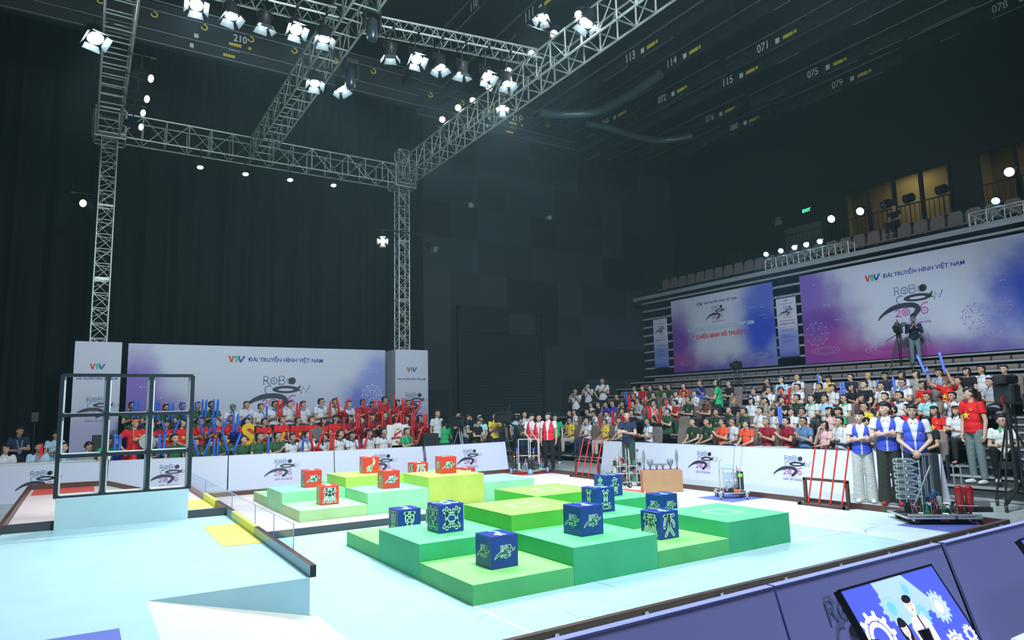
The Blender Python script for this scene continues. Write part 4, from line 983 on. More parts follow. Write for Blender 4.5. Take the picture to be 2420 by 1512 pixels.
pole_rack(7.62, 8.66, 0.26, 'dark wooden rack with four red poles near the seated men in yellow shirts', 'rack by the far gap')
# ---------------------------------------------------------------- trusses
def frame_axes(d):
    d = Vector(d).normalized()
    up = Vector((0, 0, 1)) if abs(d.z) < 0.9 else Vector((0, 1, 0))
    s = d.cross(up).normalized(); u = s.cross(d).normalized(); return d, s, u
def box_truss(label, p0, p1, w, h, step, r=0.03, rb=0.016, style='N', name='box_truss'):
    p0 = Vector(p0); p1 = Vector(p1); L_ = (p1 - p0).length; d, s, u = frame_axes(p1 - p0)
    root = empty(name, p0); tag(root, label, 'truss')
    cs = [s * (a * w / 2) + u * (b * h / 2) for a, b in ((-1, -1), (1, -1), (1, 1), (-1, 1))]
    for c in cs:
        mb = MB(); mb.bar(c, c + d * L_, r, n=8); mb.build('chord', M_ALU, root)
    n = max(1, round(L_ / step)); st = L_ / n; mb = MB()
    for i in range(n + 1):
        q = d * (st * i)
        for k in range(4):
            a, b = cs[k] + q, cs[(k + 1) % 4] + q
            horiz = k in (0, 2)
            mb.bar(a, b, rb * (1.25 if horiz else 1.5), n=5)
        if i % 5 == 0:
            for k in range(4):
                a, b = cs[k] + q, cs[(k + 1) % 4] + q; e = d * 0.03
                mb.add([a - e, b - e, b + e, a + e], [(0, 1, 2, 3)], 0)
        if i < n:
            for k in range(4):
                a, b = cs[k], cs[(k + 1) % 4]
                if k in (0, 2) and style == 'N': continue
                if (i + (1 if style == 'X' and k % 2 else 0)) % 2: mb.bar(a + q, b + q + d * st, rb, n=5)
                else: mb.bar(b + q, a + q + d * st, rb, n=5)
                if style == 'X': mb.bar(a + q + d * st * .5, b + q + d * st, rb * .8, n=5)
    mb.build('bracing', M_ALU, root)
    return root
ZT = 10.30
box_truss('long silver truss along the back over the white banner', (-3.3, 16.4, ZT), (6.7, 16.4, ZT), 0.6, 0.70, 0.62)
box_truss('silver truss running toward the camera over the left side', (-2.92, 16.1, ZT), (-2.92, -4.0, ZT), 0.56, 0.70, 0.58)
box_truss('silver truss running toward the camera over the right side', (6.25, 16.1, ZT), (6.25, -3.0, ZT), 0.56, 0.70, 0.60)
box_truss('silver truss through the middle between the side trusses', (1.26, 16.1, ZT), (1.26, 1.0, ZT), 0.54, 0.66, 0.60)
box_truss('left silver truss tower standing in the printed box', (-2.88, 16.4, 3.6), (-2.88, 16.4, 10.0), 0.40, 0.40, 0.42, 0.024, 0.012, 'X', 'truss_tower')
box_truss('corner silver truss tower standing in the printed box', (6.33, 16.4, 3.6), (6.33, 16.4, 11.3), 0.40, 0.40, 0.42, 0.024, 0.012, 'X', 'truss_tower')
for lab, c in (('square truss sleeve at the top of the left tower', (-2.88, 16.4)), ('square truss sleeve at the top of the corner tower', (6.33, 16.4))):
    mb = MB(); x, y = c
    for z in (9.86, 9.98, 10.72): 
        for a, b in (((-1, -1), (1, -1)), ((1, -1), (1, 1)), ((1, 1), (-1, 1)), ((-1, 1), (-1, -1))):
            mb.bar((x + a[0] * .38, y + a[1] * .38, z), (x + b[0] * .38, y + b[1] * .38, z), 0.035, n=6)
    for a in (-1, 1):
        for b in (-1, 1): mb.bar((x + a * .38, y + b * .38, 9.86), (x + a * .38, y + b * .38, 10.72), 0.035, n=6)
    tag(mb.build('truss_sleeve', M_ALU), lab, 'truss sleeve')
def tri_truss(label, p0, p1, w=0.42, step=0.45):
    p0 = Vector(p0); p1 = Vector(p1); L_ = (p1 - p0).length; d, s, u = frame_axes(p1 - p0)
    root = empty('triangular_truss', p0); tag(root, label, 'truss')
    cs = [s * (-w / 2), s * (w / 2), u * (w * 0.8)]
    for c in cs:
        mb = MB(); mb.bar(c, c + d * L_, 0.027, n=8); mb.build('chord', M_ALU, root)
    n = round(L_ / step); st = L_ / n; mb = MB()
    for i in range(n):
        for k in range(3):
            a, b = cs[k], cs[(k + 1) % 3]; q = d * (st * i)
            mb.bar(a + q, b + q + d * st * .5, 0.011, n=5); mb.bar(b + q + d * st * .5, a + q + d * st, 0.011, n=5)
    mb.build('bracing', M_ALU, root); return root
tri_truss('thin triangular truss across the left bay, carrying the row of bright lamps', (-2.7, 7.62, 9.99), (1.0, 7.42, 10.06))
tri_truss('thin triangular truss across the right bay, carrying the row of bright lamps', (1.5, 7.40, 10.10), (6.0, 7.12, 10.38))
box_truss('small lit truss on the balcony edge above the middle banner', (20.15, 11.25, 7.32), (20.15, 7.72, 7.32), 0.40, 0.42, 0.50, 0.026, 0.014)
box_truss('small lit truss on the balcony edge above the largest banner', (20.15, 3.75, 7.32), (20.15, -0.6, 7.32), 0.40, 0.42, 0.50, 0.026, 0.014)

# ---------------------------------------------------------------- lamps
M_LAMPB = mat('black_lamp_housing', (0.02, 0.022, 0.025), 0.45)
M_DOOR = mat('barn_door_metal', (0.10, 0.12, 0.13), 0.4, 0.4)
M_LENS = mat('lamp_lens_white', (1, 1, 1), 0.2, emit=90, ecol=(0.80, 0.95, 1.0))
M_LENSW = mat('lamp_lens_warm', (1, 0.95, 0.9), 0.2, emit=6, ecol=(1.0, 0.86, 0.78))
M_LENSOFF = mat('lamp_lens_off', (0.05, 0.06, 0.07), 0.1)
M_LENSBL = mat('led_lens_blue_white', (0.6, 0.85, 1.0), 0.2, emit=14, ecol=(0.25, 0.62, 1.0))
def lamp_geo(rad, length, lens, doors=True, barn=0.11):
    """lamp pointing along local -Z, pivot at the housing's middle; returns [(part, mesh)]"""
    h = MB(); h.lathe([(rad * .55, length * .5), (rad * .95, length * .42), (rad, length * .1), (rad, -length * .45), (rad * 1.08, -length * .5)], (0, 0, 0), (0, 0, 1), 18)
    for k in range(4): h.lathe([(rad * 1.03, length * (.32 - k * .09)), (rad * 1.03, length * (.29 - k * .09))], (0, 0, 0), (0, 0, 1), 18)
    out = [('housing', h.mesh('lamp_housing', M_LAMPB))]
    l = MB(); l.lathe([(0.0001, -length * .53 - rad * .12), (rad * .5, -length * .53 - rad * .09), (rad * .9, -length * .5)], (0, 0, 0), (0, 0, 1), 18); out.append(('lens', l.mesh('lamp_lens', lens)))
    if doors:
        for k in range(4):
            b = MB(); a = rad * .8; z = -length * .5
            b.prism([(-a, rad, z), (a, rad, z), (a * 1.35, rad + barn * .75, z - barn), (-a * 1.35, rad + barn * .75, z - barn)], (0, 0.004, 0))
            rot = Matrix.Rotation(k * PI / 2, 4, 'Z'); b.v = [tuple(rot @ Vector(p)) for p in b.v]
            out.append(('barn_door', b.mesh('barn_door', M_DOOR)))
    return out
_lg = {}
def lamp(name, label, group, loc, target, rad=0.13, length=0.3, lens=None, doors=True, hang=0.35, clamp=None, energy=0, color=COOL, spot=70, kind='cat', blend=0.6):
    lens = lens or M_LENS; key = (rad, length, lens.name, doors)
    if key not in _lg: _lg[key] = lamp_geo(rad, length, lens, doors)
    r = empty(name, loc); tag(r, label, 'stage lamp', group)
    q = (Vector(target) - Vector(loc)).to_track_quat('-Z', 'Y').to_euler()
    for nm, me in _lg[key]: link_mesh(nm, me, r, (0, 0, 0), q)
    if hang:
        y = MB(); sgn = 1 if hang > 0 else -1; w = rad + 0.02; t = abs(hang)
        y.tube([(-w, 0, 0), (-w, 0, sgn * (rad + .05)), (w, 0, sgn * (rad + .05)), (w, 0, 0)], 0.009, 6); y.bar((0, 0, sgn * (rad + .05)), (0, 0, sgn * t), 0.016, n=6)
        y.build('yoke', M_LAMPB, r)
        if clamp:
            y = MB(); cl = Vector(clamp); e = Vector((0, 0, sgn * t)); y.bar(e - cl, e + cl, 0.014, n=6); cn = cl.normalized() * .06
            for g_ in (-1, 1): y.bar(e + cl * g_ - cn, e + cl * g_ + cn, 0.032, n=6)
            y.build('clamp', M_LAMPB, r)
    if energy:
        d = bpy.data.lights.new('lamp_light', 'SPOT'); d.energy = energy; d.color = color; d.spot_size = R(spot); d.spot_blend = blend; d.shadow_soft_size = rad
        lo = bpy.data.objects.new('lamp_light', d); C.objects.link(lo); lo.parent = r
        v = (Vector(target) - Vector(loc)).normalized(); lo.location = v * (length * 0.5 + rad * 0.5 + 0.06); lo.rotation_euler = q
    return r
GR = 'bright lamps under the triangular truss'
xs = [-1.72, -1.10, -0.47, 0.12, 0.71, 2.16, 2.74, 3.32, 3.9, 4.5, 5.08]
NW = ['first', 'second', 'third', 'fourth', 'fifth', 'sixth', 'seventh', 'eighth', 'ninth', 'tenth', 'eleventh']
for i, x in enumerate(xs):
    y = 7.52 - 0.055 * (x + 1.7); tgt = (x * 1.05 + (0.6 if i % 2 else -0.2), (1.0, 5.5, 9.0)[i % 3], 0)
    lamp('fresnel_lamp', 'glaring white lamp, %s from the left under the thin cross truss' % NW[i], GR, (x, y, 9.72), tgt, energy=400, hang=(9.99 + 0.018 * (x + 2.7) if x < 1.2 else 10.10 + 0.062 * (x - 1.5)) - 9.72, clamp=(0, 0.20, 0))
lamp('fresnel_lamp', 'glaring white lamp under the middle truss, on its left side', GR, (1.1, 9.4, 9.7), (0.6, 6.0, 0), energy=400, hang=0.29, clamp=(.2, 0, 0))
lamp('fresnel_lamp', 'glaring white lamp under the middle truss, on its right side', GR, (1.7, 9.35, 9.7), (4.0, 6.5, 0), energy=400, hang=0.29, clamp=(.25, 0, 0))
lamp('flood_lamp', 'glaring white lamp with open doors on the outer side of the left truss', GR, (-3.36, 10.1, 9.88), (-1.0, 5.0, 0), rad=0.17, energy=400, hang=0.35, clamp=(.3, 0, 0))
lamp('fresnel_lamp', 'glaring white lamp hanging under the far half of the right truss', GR, (6.1, 8.99, 10.0), (2.5, 3.0, 0), rad=0.09, energy=500, hang=0.3, clamp=(.16, 0, 0))
lamp('fresnel_lamp', 'glaring white lamp clamped beside the right truss near the top of the picture', GR, (5.95, 5.06, 10.45), (1.0, 6.0, 0), rad=0.17, energy=600, hang=0.3)
lamp('fresnel_lamp', 'glaring white lamp high behind the near part of the right truss', GR, (5.6, 6.3, 11.1), (2.0, 4.0, 0), rad=0.12, energy=600, hang=-0.43, clamp=(.42, 0, 0))
for i, (y, z, st) in enumerate(((12.48, 10.97, 'on'), (11.42, 10.93, 'on'), (10.48, 10.87, 'dim'), (9.54, 10.85, 'dim'), (8.53, 10.89, 'dim'), (7.42, 10.85, 'dim'), (6.47, 10.9, 'dim'), (5.51, 10.88, 'dim'))):
    lamp('profile_lamp', 'warm round lamp on top of the right truss, %s from the far end' % NW[i], 'warm lamps along the right truss', (6.08, y, z), (0.5, y - 4.5, 3.0) if st == 'dim' else (-1.5, y - 9, 5.5), rad=0.10, length=0.42, lens=M_LENSW if st == 'dim' else mat('lamp_lens_bright_warm', (1, 1, 1), 0.2, emit=25, ecol=(1, 0.95, 0.92)), doors=False, hang=-(z - 10.67), clamp=(.16, 0, 0), energy=120, color=(1, 0.9, 0.82), spot=35)
for i, (y, z) in enumerate(((10.7, 9.45), (11.75, 9.40), (13.0, 9.55), (13.6, 9.40))):
    lamp('profile_lamp', 'long black lamp with a pale lens beside the left truss, %s from the top' % NW[i], 'lamps beside the left truss', (-2.42, y, z), (3.0, y - 4.5, 6.8), rad=0.095, length=0.50, lens=M_LENSW, doors=False, hang=9.93 - z, clamp=(.22, 0, 0), energy=90, spot=30)
for i, (x, z) in enumerate(((-0.47, 9.46), (0.85, 9.47), (2.24, 9.51), (3.69, 9.56))):
    lamp('led_lamp', 'small blue-white lamp under the back truss, %s from the left' % NW[i], 'blue-white lamps under the back truss', (x, 16.1, z), (x, 13.2, 1.0), rad=0.10, length=0.18, lens=M_LENSBL, doors=False, hang=0.50, clamp=(0, .05, 0), energy=160, color=(0.6, 0.8, 1.0), spot=45)
for i, y in enumerate((11.22, 10.53, 9.92, 9.41, 8.84)):
    lamp('led_lamp', 'blue-white lamp standing on the balcony truss, %s from the left' % NW[i], 'blue-white lamps on the balcony trusses', (20.05, y, 7.82), (11.0, y - 2.5, 1.5), rad=0.11, length=0.18, lens=M_LENSBL, doors=False, hang=-0.28, energy=420, color=(0.30, 0.58, 1.0), spot=50)
lamp('led_lamp', 'blue-white lamp on the balcony at the far right edge', 'blue-white lamps on the balcony trusses', (20.10, 3.02, 7.80), (11.0, 2.0, 1.5), rad=0.12, length=0.18, lens=M_LENSBL, doors=False, hang=-0.3, energy=420, color=(0.30, 0.58, 1.0), spot=50)
M_LENSWW = mat('lamp_lens_warm_white', (1, 0.97, 0.9), 0.2, emit=22, ecol=(1.0, 0.93, 0.84))
for i, (y, on) in enumerate(((9.71, 1), (8.50, 1), (7.53, 0), (6.70, 0), (5.56, 0), (3.44, 1))):
    lamp('balcony_lamp', '%s round lamp on a stand along the balcony railing, %s from the left' % ('lit' if on else 'unlit', NW[i]), 'round lamps on the balcony', (22.3, y - 0.1, 9.19), (8.0, y - 0.5, 4.0) if on else (14, y + 6, 6), rad=0.16, length=0.34, lens=M_LENSWW if on else M_LENSOFF, doors=False, hang=-1.10, energy=150 if on else 0, color=(1, 0.93, 0.85), spot=40)
lamp('side_spot', 'single white spotlight low on the left truss tower, aimed out to the left', None, (-3.34, 16.3, 7.85), (-9, 8, 6.5), rad=0.11, length=0.35, lens=mat('lamp_lens_bright_warm', (1, 1, 1)), doors=False, hang=0.3, clamp=(.34, 0, 0), energy=80, spot=25)
hb = MB(); hb.bar((5.2, 16.15, 8.17), (7.6, 16.15, 8.18), 0.022); tag(hb.build('lamp_bar', M_DARK), 'dark crossbar clamped to the corner truss tower', 'bar')
lamp('fresnel_lamp', 'warm lit lamp with barn doors left of the corner tower', None, (5.5, 16.15, 7.78), (3.4, 11.5, 5.4), rad=0.11, length=0.26, lens=M_LENSWW, hang=0.38, energy=60, spot=40, color=(1, .85, .7))
lamp('fresnel_lamp', 'unlit lamp with barn doors right of the corner tower', None, (7.3, 16.15, 7.78), (8.6, 14.0, 6.2), rad=0.11, length=0.30, lens=M_LENSOFF, hang=0.38)
for x, y, z, lab in ((1.22, 6.6, 9.75, 'black moving-head lamp under the middle truss near the top of the picture'), (1.45, 8.6, 9.65, 'black moving-head lamp under the middle truss beside the right lamp')):
    r = empty('moving_head_lamp', (x + .25, y, z)); tag(r, lab, 'moving head lamp')
    mb = MB(); mb.bev(-0.16, 0.16, -0.14, 0.14, 0.18, 0.30, 0.02); mb.build('base', M_LAMPB, r)
    mb = MB(); mb.bev(-0.19, -0.13, -0.08, 0.08, -0.15, 0.2, 0.02); mb.bev(0.13, 0.19, -0.08, 0.08, -0.15, 0.2, 0.02); mb.build('yoke', M_LAMPB, r)
    mb = MB(); mb.lathe([(0.06, 0.12), (0.12, 0.05), (0.125, -0.3), (0.1, -0.36)], (0, 0, 0), (0, 0, 1), 16); mb.build('head', mat('dark_lens_head', (0.03, 0.045, 0.06), 0.25), r)
# ---------------------------------------------------------------- people
def fuse(mb, voxel, smooth=2, name='fused'):
    me = mb.mesh(name, [M_WHITE]); o = bpy.data.objects.new(name, me); C.objects.link(o)
    r = o.modifiers.new('r', 'REMESH'); r.mode = 'VOXEL'; r.voxel_size = voxel; r.adaptivity = 0.0
    if smooth: s = o.modifiers.new('s', 'SMOOTH'); s.factor = 0.5; s.iterations = smooth
    dg = bpy.context.evaluated_depsgraph_get(); dg.update()
    out = bpy.data.meshes.new_from_object(o.evaluated_get(dg))
    vs = [tuple(v.co) for v in out.vertices]; fs = [tuple(p.vertices) for p in out.polygons]
    bpy.data.objects.remove(o); bpy.data.meshes.remove(me); bpy.data.meshes.remove(out)
    res = MB(); res.add(vs, fs, 0, True); return res

M_SKIN = object_colour_mat('skin', 0.5, 0.03, 40); M_CLOTH = object_colour_mat('cloth', 0.8, 0.07, 22); M_HAIR = mat('black_hair', (0.012, 0.010, 0.010), 0.45, noise=0.3, nscale=60)
M_HAIRC = object_colour_mat('hair_coloured', 0.5, 0.2, 60)
M_TRIM = object_colour_mat('cloth_trim', 0.7, 0.02, 22)
M_EYE = mat('dark_eye', (0.02, 0.015, 0.012), 0.3); M_LIP = mat('lip', (0.45, 0.16, 0.14), 0.5); M_STAR = mat('yellow_star', (0.85, 0.62, 0.03), 0.6)
M_SHOE = object_colour_mat('shoe', 0.5, 0.02)

def hand(mb, w, d, n, curl=0.4, side=1):
    """wrist w, pointing d, palm faces n; side gives the thumb's side"""
    w = Vector(w); d = Vector(d).normalized(); n = Vector(n); n = (n - d * n.dot(d)).normalized(); s = d.cross(n) * side
    M3 = Matrix((s, n, d)).transposed()
    mb.ell(w + d * 0.045, (0.040, 0.017, 0.052), mtx=M3, nu=10, nv=7)
    for i, (o, l) in enumerate(((0.028, 0.070), (0.010, 0.078), (-0.009, 0.072), (-0.027, 0.058))):
        b = w + d * 0.082 + s * o; a1 = curl * 1.1
        k = b + (d * math.cos(a1) + n * math.sin(a1)) * l * .5; a2 = a1 + curl * 1.3
        t = k + (d * math.cos(a2) + n * math.sin(a2)) * l * .5
        mb.bar(b - d * .01, k, 0.0095, 0.009, 6); mb.ell(k, 0.0092, nu=6, nv=4); mb.bar(k, t, 0.009, 0.008, 6); mb.ell(t, 0.0082, nu=6, nv=4)
    b = w + d * 0.025 + s * 0.032; k = b + (d * .7 + s * .6 + n * .3).normalized() * 0.035; t = k + (d * .85 + s * .1 + n * (.3 + curl)).normalized() * 0.03
    mb.bar(b, k, 0.012, 0.0105, 6); mb.ell(k, 0.0108, nu=6, nv=4); mb.bar(k, t, 0.0105, 0.009, 6); mb.ell(t, 0.009, nu=6, nv=4)

def limb(mb, a, b, c, r0, r1, r2):
    mb.ell(a, r0, nu=10, nv=7); mb.bar(a, b, r0, r1, 10); mb.ell(b, r1, nu=10, nv=7)
    if c is not None: mb.bar(b, c, r1, r2, 10); mb.ell(c, r2, nu=10, nv=7)

def lerp(a, b, t): return Vector(a) * (1 - t) + Vector(b) * t

class Pose:
    def __init__(s, seated, arms, head=(0, 0), lean=0.0, legs=None, sleeve=0.55, curl=0.5):
        s.seated = seated; pz = 0.50 if seated else 0.93
        s.pel = Vector((0, 0, pz)); Tm = Matrix.Rotation(lean, 4, 'X') # lean>0 bends forward (-y)
        def up(p): return s.pel + (Tm.to_3x3() @ Vector(p))
        s.up = up; s.Tm = Tm.to_3x3()
        s.chest = up((0, 0, 0.33)); s.belly = up((0, 0, 0.15)); s.neck = up((0, 0.005, 0.50)); s.headc = up((0, -0.025, 0.65))
        s.sh = {k: up((0.175 * k, 0.0, 0.455)) for k in (-1, 1)}
        s.arms = {k: [up(v) if not isinstance(v, tuple) or len(v) == 3 else v for v in arms[k][:2]] + list(arms[k][2:]) for k in (-1, 1)}
        s.hrot = Euler((head[1] + lean * 0.5, 0, head[0])); s.sleeve = sleeve; s.curl = curl
        if legs is None:
            if seated: legs = {k: (Vector((0.11 * k, -0.42, 0.49)), Vector((0.12 * k, -0.44, 0.09)), Vector((0, -1, 0))) for k in (-1, 1)}
            else: legs = {k: (Vector((0.10 * k, -0.01, 0.49)), Vector((0.11 * k, 0.01, 0.08)), Vector((0.15 * k, -1, 0))) for k in (-1, 1)}
        s.legs = {k: tuple(Vector(v) for v in legs[k]) for k in (-1, 1)}

def head_prims(mb, c, hr, female=False):
    Mh = hr.to_matrix()
    def P(x, y, z): return c + Mh @ Vector((x, y, z))
    mb.ell(P(0, 0.008, 0.02), (0.074, 0.090, 0.092), mtx=Mh, nu=16, nv=12)
    mb.ell(P(0, -0.022, -0.035), (0.056, 0.062, 0.072), mtx=Mh, nu=14, nv=10)
    mb.ell(P(0, -0.055, -0.085), (0.024, 0.020, 0.018), mtx=Mh, nu=10, nv=6)
    mb.bar(P(0, -0.078, 0.012), P(0, -0.098, -0.022), 0.009, 0.014, 7); mb.ell(P(0, -0.096, -0.024), (0.016, 0.013, 0.010), mtx=Mh, nu=8, nv=6)
    for k in (-1, 1): mb.ell(P(0.076 * k, 0.008, -0.008), (0.010, 0.020, 0.030), mtx=Mh, nu=8, nv=6); mb.ell(P(0.036 * k, -0.062, -0.022), (0.022, 0.016, 0.018), mtx=Mh, nu=8, nv=6)
    mb.ell(P(0, -0.080, -0.052), (0.022, 0.010, 0.009), mtx=Mh, nu=8, nv=5)

def make_body(p, voxel, f=False):
    mb = MB(); head_prims(mb, p.headc, p.hrot)
    mb.bar(p.neck - Vector((0, 0, 0.03)), p.headc + Vector((0, 0.015, -0.04)), 0.052, 0.047, 12)
    for c, r in ((p.up((0, 0, .36)), (.140, .092, .14)), (p.belly, (.125, .088, .15)), (p.pel, (.145, .10, .10))): mb.ell(c, r, mtx=p.Tm)
    for k in (-1, 1):
        e, w, n = p.arms[k][0], p.arms[k][1], p.arms[k][2]; hd = p.arms[k][3] if len(p.arms[k]) > 3 else (Vector(w) - Vector(e))
        limb(mb, p.sh[k], e, w, .046, .037, .026)
        hand(mb, w, hd, n, p.curl, -k)
        hp = p.pel + Vector((0.09 * k, 0, -0.02)); kn, an, fd = p.legs[k]
        limb(mb, hp, kn, an, .075, .052, .036)
        mb.ell(an + fd.normalized() * 0.06 + Vector((0, 0, -0.045)), (.035, .095, .03), nu=10, nv=6)
    r = fuse(mb, voxel); return r

def make_shirt(p, voxel, fem=False, grow=0.0, sleeves=True, hem=-0.06, cutv=None):
    g = grow; mb = MB()
    mb.ell(p.up((0, -.005, .36)), (.168 + g, .112 + g, .135 + g), mtx=p.Tm); mb.ell(p.up((0, 0, .43)), (.165 + g, .088 + g, .062 + g), mtx=p.Tm)
    mb.ell(p.up((0, -.012, .22)), (.155 + g, .118 + g, .17), mtx=p.Tm); mb.ell(p.up((0, -.01, .08)), (.160 + g, .125 + g, .14), mtx=p.Tm)
    a, b = p.up((0, -.005, .10)), p.up((0, -.008, hem)); b2 = MB(); b2.bar(a, b, 1, 1, 20)
    for v in b2.v:
        q = p.Tm.inverted() @ (Vector(v) - p.pel); q.x *= .163 + g; q.y = (q.y) * (.122 + g); mb_v = p.pel + p.Tm @ q; b2.v[b2.v.index(v)] = tuple(mb_v)
    mb.merge(b2, mmap=[0])
    for k in (-1, 1):
        e = p.arms[k][0]; mb.ell(p.sh[k] if sleeves else lerp(p.sh[k], p.chest, 0.25), (.064 + g) if sleeves else .052, nu=10, nv=7)
        if sleeves:
            t = p.sleeve; q = lerp(p.sh[k], e, min(t, 1.0)); mb.bar(p.sh[k], q, .066, .066 if t < 1 else .055, 12)
            if t > 1: w = lerp(e, p.arms[k][1], t - 1); mb.ell(e, .055, nu=10, nv=7); mb.bar(e, w, .053, .042, 12)
    mb.bar(p.up((0, .005, .44)), p.up((0, .0, .505)), .085 + g, .062 + g, 14)
    r = fuse(mb, voxel)
    if cutv:
        inv = p.Tm.inverted(); keep = []
        for f in r.f:
            c = Vector((0, 0, 0))
            for i in f: c += Vector(r.v[i])
            q = inv @ (c / len(f) - p.pel)
            if q.y < 0.03 and cutv(q): continue
            keep.append(f)
        r.f = keep; r.m = [0] * len(keep); r.sm = [True] * len(keep)
    return r

def make_trousers(p, voxel, wide=False):
    mb = MB(); mb.ell(p.pel + Vector((0, 0, 0.0)), (.160, .118, .115)); w = .02 if wide else 0.0
    for k in (-1, 1):
        hp = p.pel + Vector((0.085 * k, 0, -0.02)); kn, an, fd = p.legs[k]
        mb.ell(hp, .095, nu=10, nv=7); mb.bar(hp, kn, .093 + w * .5, .072 + w, 12); mb.ell(kn, .072 + w, nu=10, nv=7); mb.bar(kn, an + Vector((0, 0, -0.03 if wide else 0.0)), .070 + w, .056 + w * 2.6, 12)
    return fuse(mb, voxel)

def make_shoes(p):
    out = []
    for k in (-1, 1):
        kn, an, fd = p.legs[k]; mb = MB(); fdn = fd.normalized(); sd = Vector((-fdn.y, fdn.x, 0)); M3 = Matrix((sd, fdn, Vector((0, 0, 1)))).transposed()
        c = Vector((an.x, an.y, an.z - 0.08)) + fdn * 0.05
        mb.ell(c + Vector((0, 0, .035)), (.048, .135, .045), mtx=M3, nu=12, nv=8); mb.ell(c - fdn * .05 + Vector((0, 0, .05)), (.042, .06, .05), mtx=M3, nu=10, nv=7)
        mb.v = [(v[0], v[1], max(v[2], an.z - 0.078)) for v in mb.v]; out.append(mb)
    return out

# hair and head wear, centred on the head
def hair_mb(kind):
    mb = MB()
    if kind != 'bald': mb.ell((0, 0.034, 0.042), (0.082, 0.084, 0.080), nu=16, nv=12); mb.ell((0, -0.034, 0.094), (0.062, 0.042, 0.028), nu=14, nv=8); mb.ell((0, 0.06, -0.01), (0.070, 0.052, 0.065), nu=12, nv=8)
    if kind == 'fringe': mb.ell((0, -0.062, 0.078), (0.066, 0.032, 0.026), nu=12, nv=8); mb.ell((0, 0.0, 0.075), (0.080, 0.09, 0.060)); mb.ell((0.05, 0.07, -0.05), (.04, .04, .05)); mb.ell((-0.05, 0.07, -0.05), (.04, .04, .05))
    if kind == 'long':
        for k in (-1, 1): mb.bar((0.072 * k, 0.01, 0.03), (0.085 * k, 0.0, -0.20), 0.028, 0.030, 8); mb.ell((0.085 * k, 0.0, -0.20), .03, nu=8, nv=6)
        mb.ell((0, 0.075, -0.09), (0.088, 0.04, 0.15)); mb.ell((0, -0.06, 0.075), (.068, .035, .03), nu=10, nv=7)
    if kind == 'bob':
        for k in (-1, 1): mb.bar((0.075 * k, 0.0, 0.03), (0.080 * k, 0.0, -0.09), 0.026, 0.026, 8); mb.ell((0.08 * k, 0, -0.09), .027, nu=8, nv=6)
        mb.ell((0, 0.06, -0.04), (0.088, 0.055, 0.10)); mb.ell((0, -0.062, 0.072), (.066, .034, .03), nu=10, nv=7)
    if kind == 'tail': mb.tube([(0, 0.10, 0.03), (0, 0.145, 0.0), (0, 0.145, -0.10), (0, 0.12, -0.24)], 0.03, 8, radii=[.026, .034, .034, .012]); mb.ell((0, -0.062, 0.07), (.064, .03, .028), nu=10, nv=7)
    if kind == 'bun': mb.ell((0, 0.125, 0.03), 0.036)
    return fuse(mb, 0.010, 1)
HAIRS = {}
def hair_mesh(kind, coloured=False):
    k = (kind, coloured)
    if k not in HAIRS: HAIRS[k] = hair_mb(kind).mesh('hair_' + kind, M_HAIRC if coloured else M_HAIR)
    return HAIRS[k]
def _face():
    mb = MB()
    for k in (-1, 1):
        mb.ell((0.031 * k, -0.0765, 0.012), (0.0115, 0.0055, 0.0042), 0, 8, 5); mb.tube([(0.014 * k, -0.083, 0.031), (0.032 * k, -0.081, 0.036), (0.048 * k, -0.070, 0.031)], 0.0028, 5, 0)
    mb.tube([(-0.022, -0.084, -0.053), (0, -0.090, -0.056), (0.022, -0.084, -0.053)], 0.0042, 6, 1); return mb.mesh('facial_features', [M_EYE, M_LIP])
ME_FACE = _face()
def _glasses():
    mb = MB()
    for k in (-1, 1):
        n = 14; pts = [(0.033 * k + 0.025 * math.cos(2*PI*i/n), -0.098, 0.008 + 0.020 * math.sin(2*PI*i/n)) for i in range(n + 1)]; mb.tube(pts, 0.0022, 5); mb.bar((0.058 * k, -0.098, 0.012), (0.078 * k, 0.0, 0.008), 0.0022, n=5)
    mb.bar((-0.008, -0.099, 0.012), (0.008, -0.099, 0.012), 0.0022, n=5); return mb.mesh('glasses', M_EYE)
ME_GLASS = _glasses()
def _band():
    mb = MB(); n = 22
    for z0, z1 in ((0.045, 0.072),):
        vs = []
        for i in range(n):
            t = 2*PI*i/n; x, y = 0.0885*math.cos(t), 0.014 + 0.104*math.sin(t); vs += [(x, y, z0 + .01), (x * .98, y * .985, z1 + .012)]
        mb.add(vs, [(2*i, 2*((i+1) % n), 2*((i+1) % n) + 1, 2*i + 1) for i in range(n)], 0, True)
    mb.prism([(0.0, 0.115, 0.06), (0.03, 0.13, -0.05), (0.005, 0.14, -0.06)], (0, 0.004, 0)); return mb.mesh('headband', mat('orange_red_band', (0.85, 0.12, 0.03), 0.6))
ME_BAND = _band()
def _cap():
    mb = MB(); mb.ell((0, 0.012, 0.045), (0.092, 0.106, 0.085), nu=18, nv=10); mb.v = [(v[0], v[1], max(v[2], 0.028)) for v in mb.v]
    mb.prism([(-0.06, -0.075, 0.045), (-0.05, -0.15, 0.03), (0, -0.168, 0.028), (0.05, -0.15, 0.03), (0.06, -0.075, 0.045)], (0, 0, 0.008)); return mb.mesh('cap', M_TRIM)
ME_CAP = _cap()
def star_mesh():
    mb = MB(); pts = []
    for i in range(10):
        r = 0.082 if i % 2 == 0 else 0.032; t = PI/2 + i * PI/5; pts.append((r * math.cos(t), r * math.sin(t)))
    for i in range(10): a, b = pts[i], pts[(i+1) % 10]; mb.add([(0, 0, 0.006), (a[0], a[1], 0), (b[0], b[1], 0)], [(0, 1, 2)], 0)
    return mb.mesh('star', M_STAR)
ME_STAR = star_mesh()
mbx = MB(); mbx.ring(0, 0, 0.018, 0.028, 0, 0, 10); ME_BADGE = mbx.mesh('badge', M_STAR)
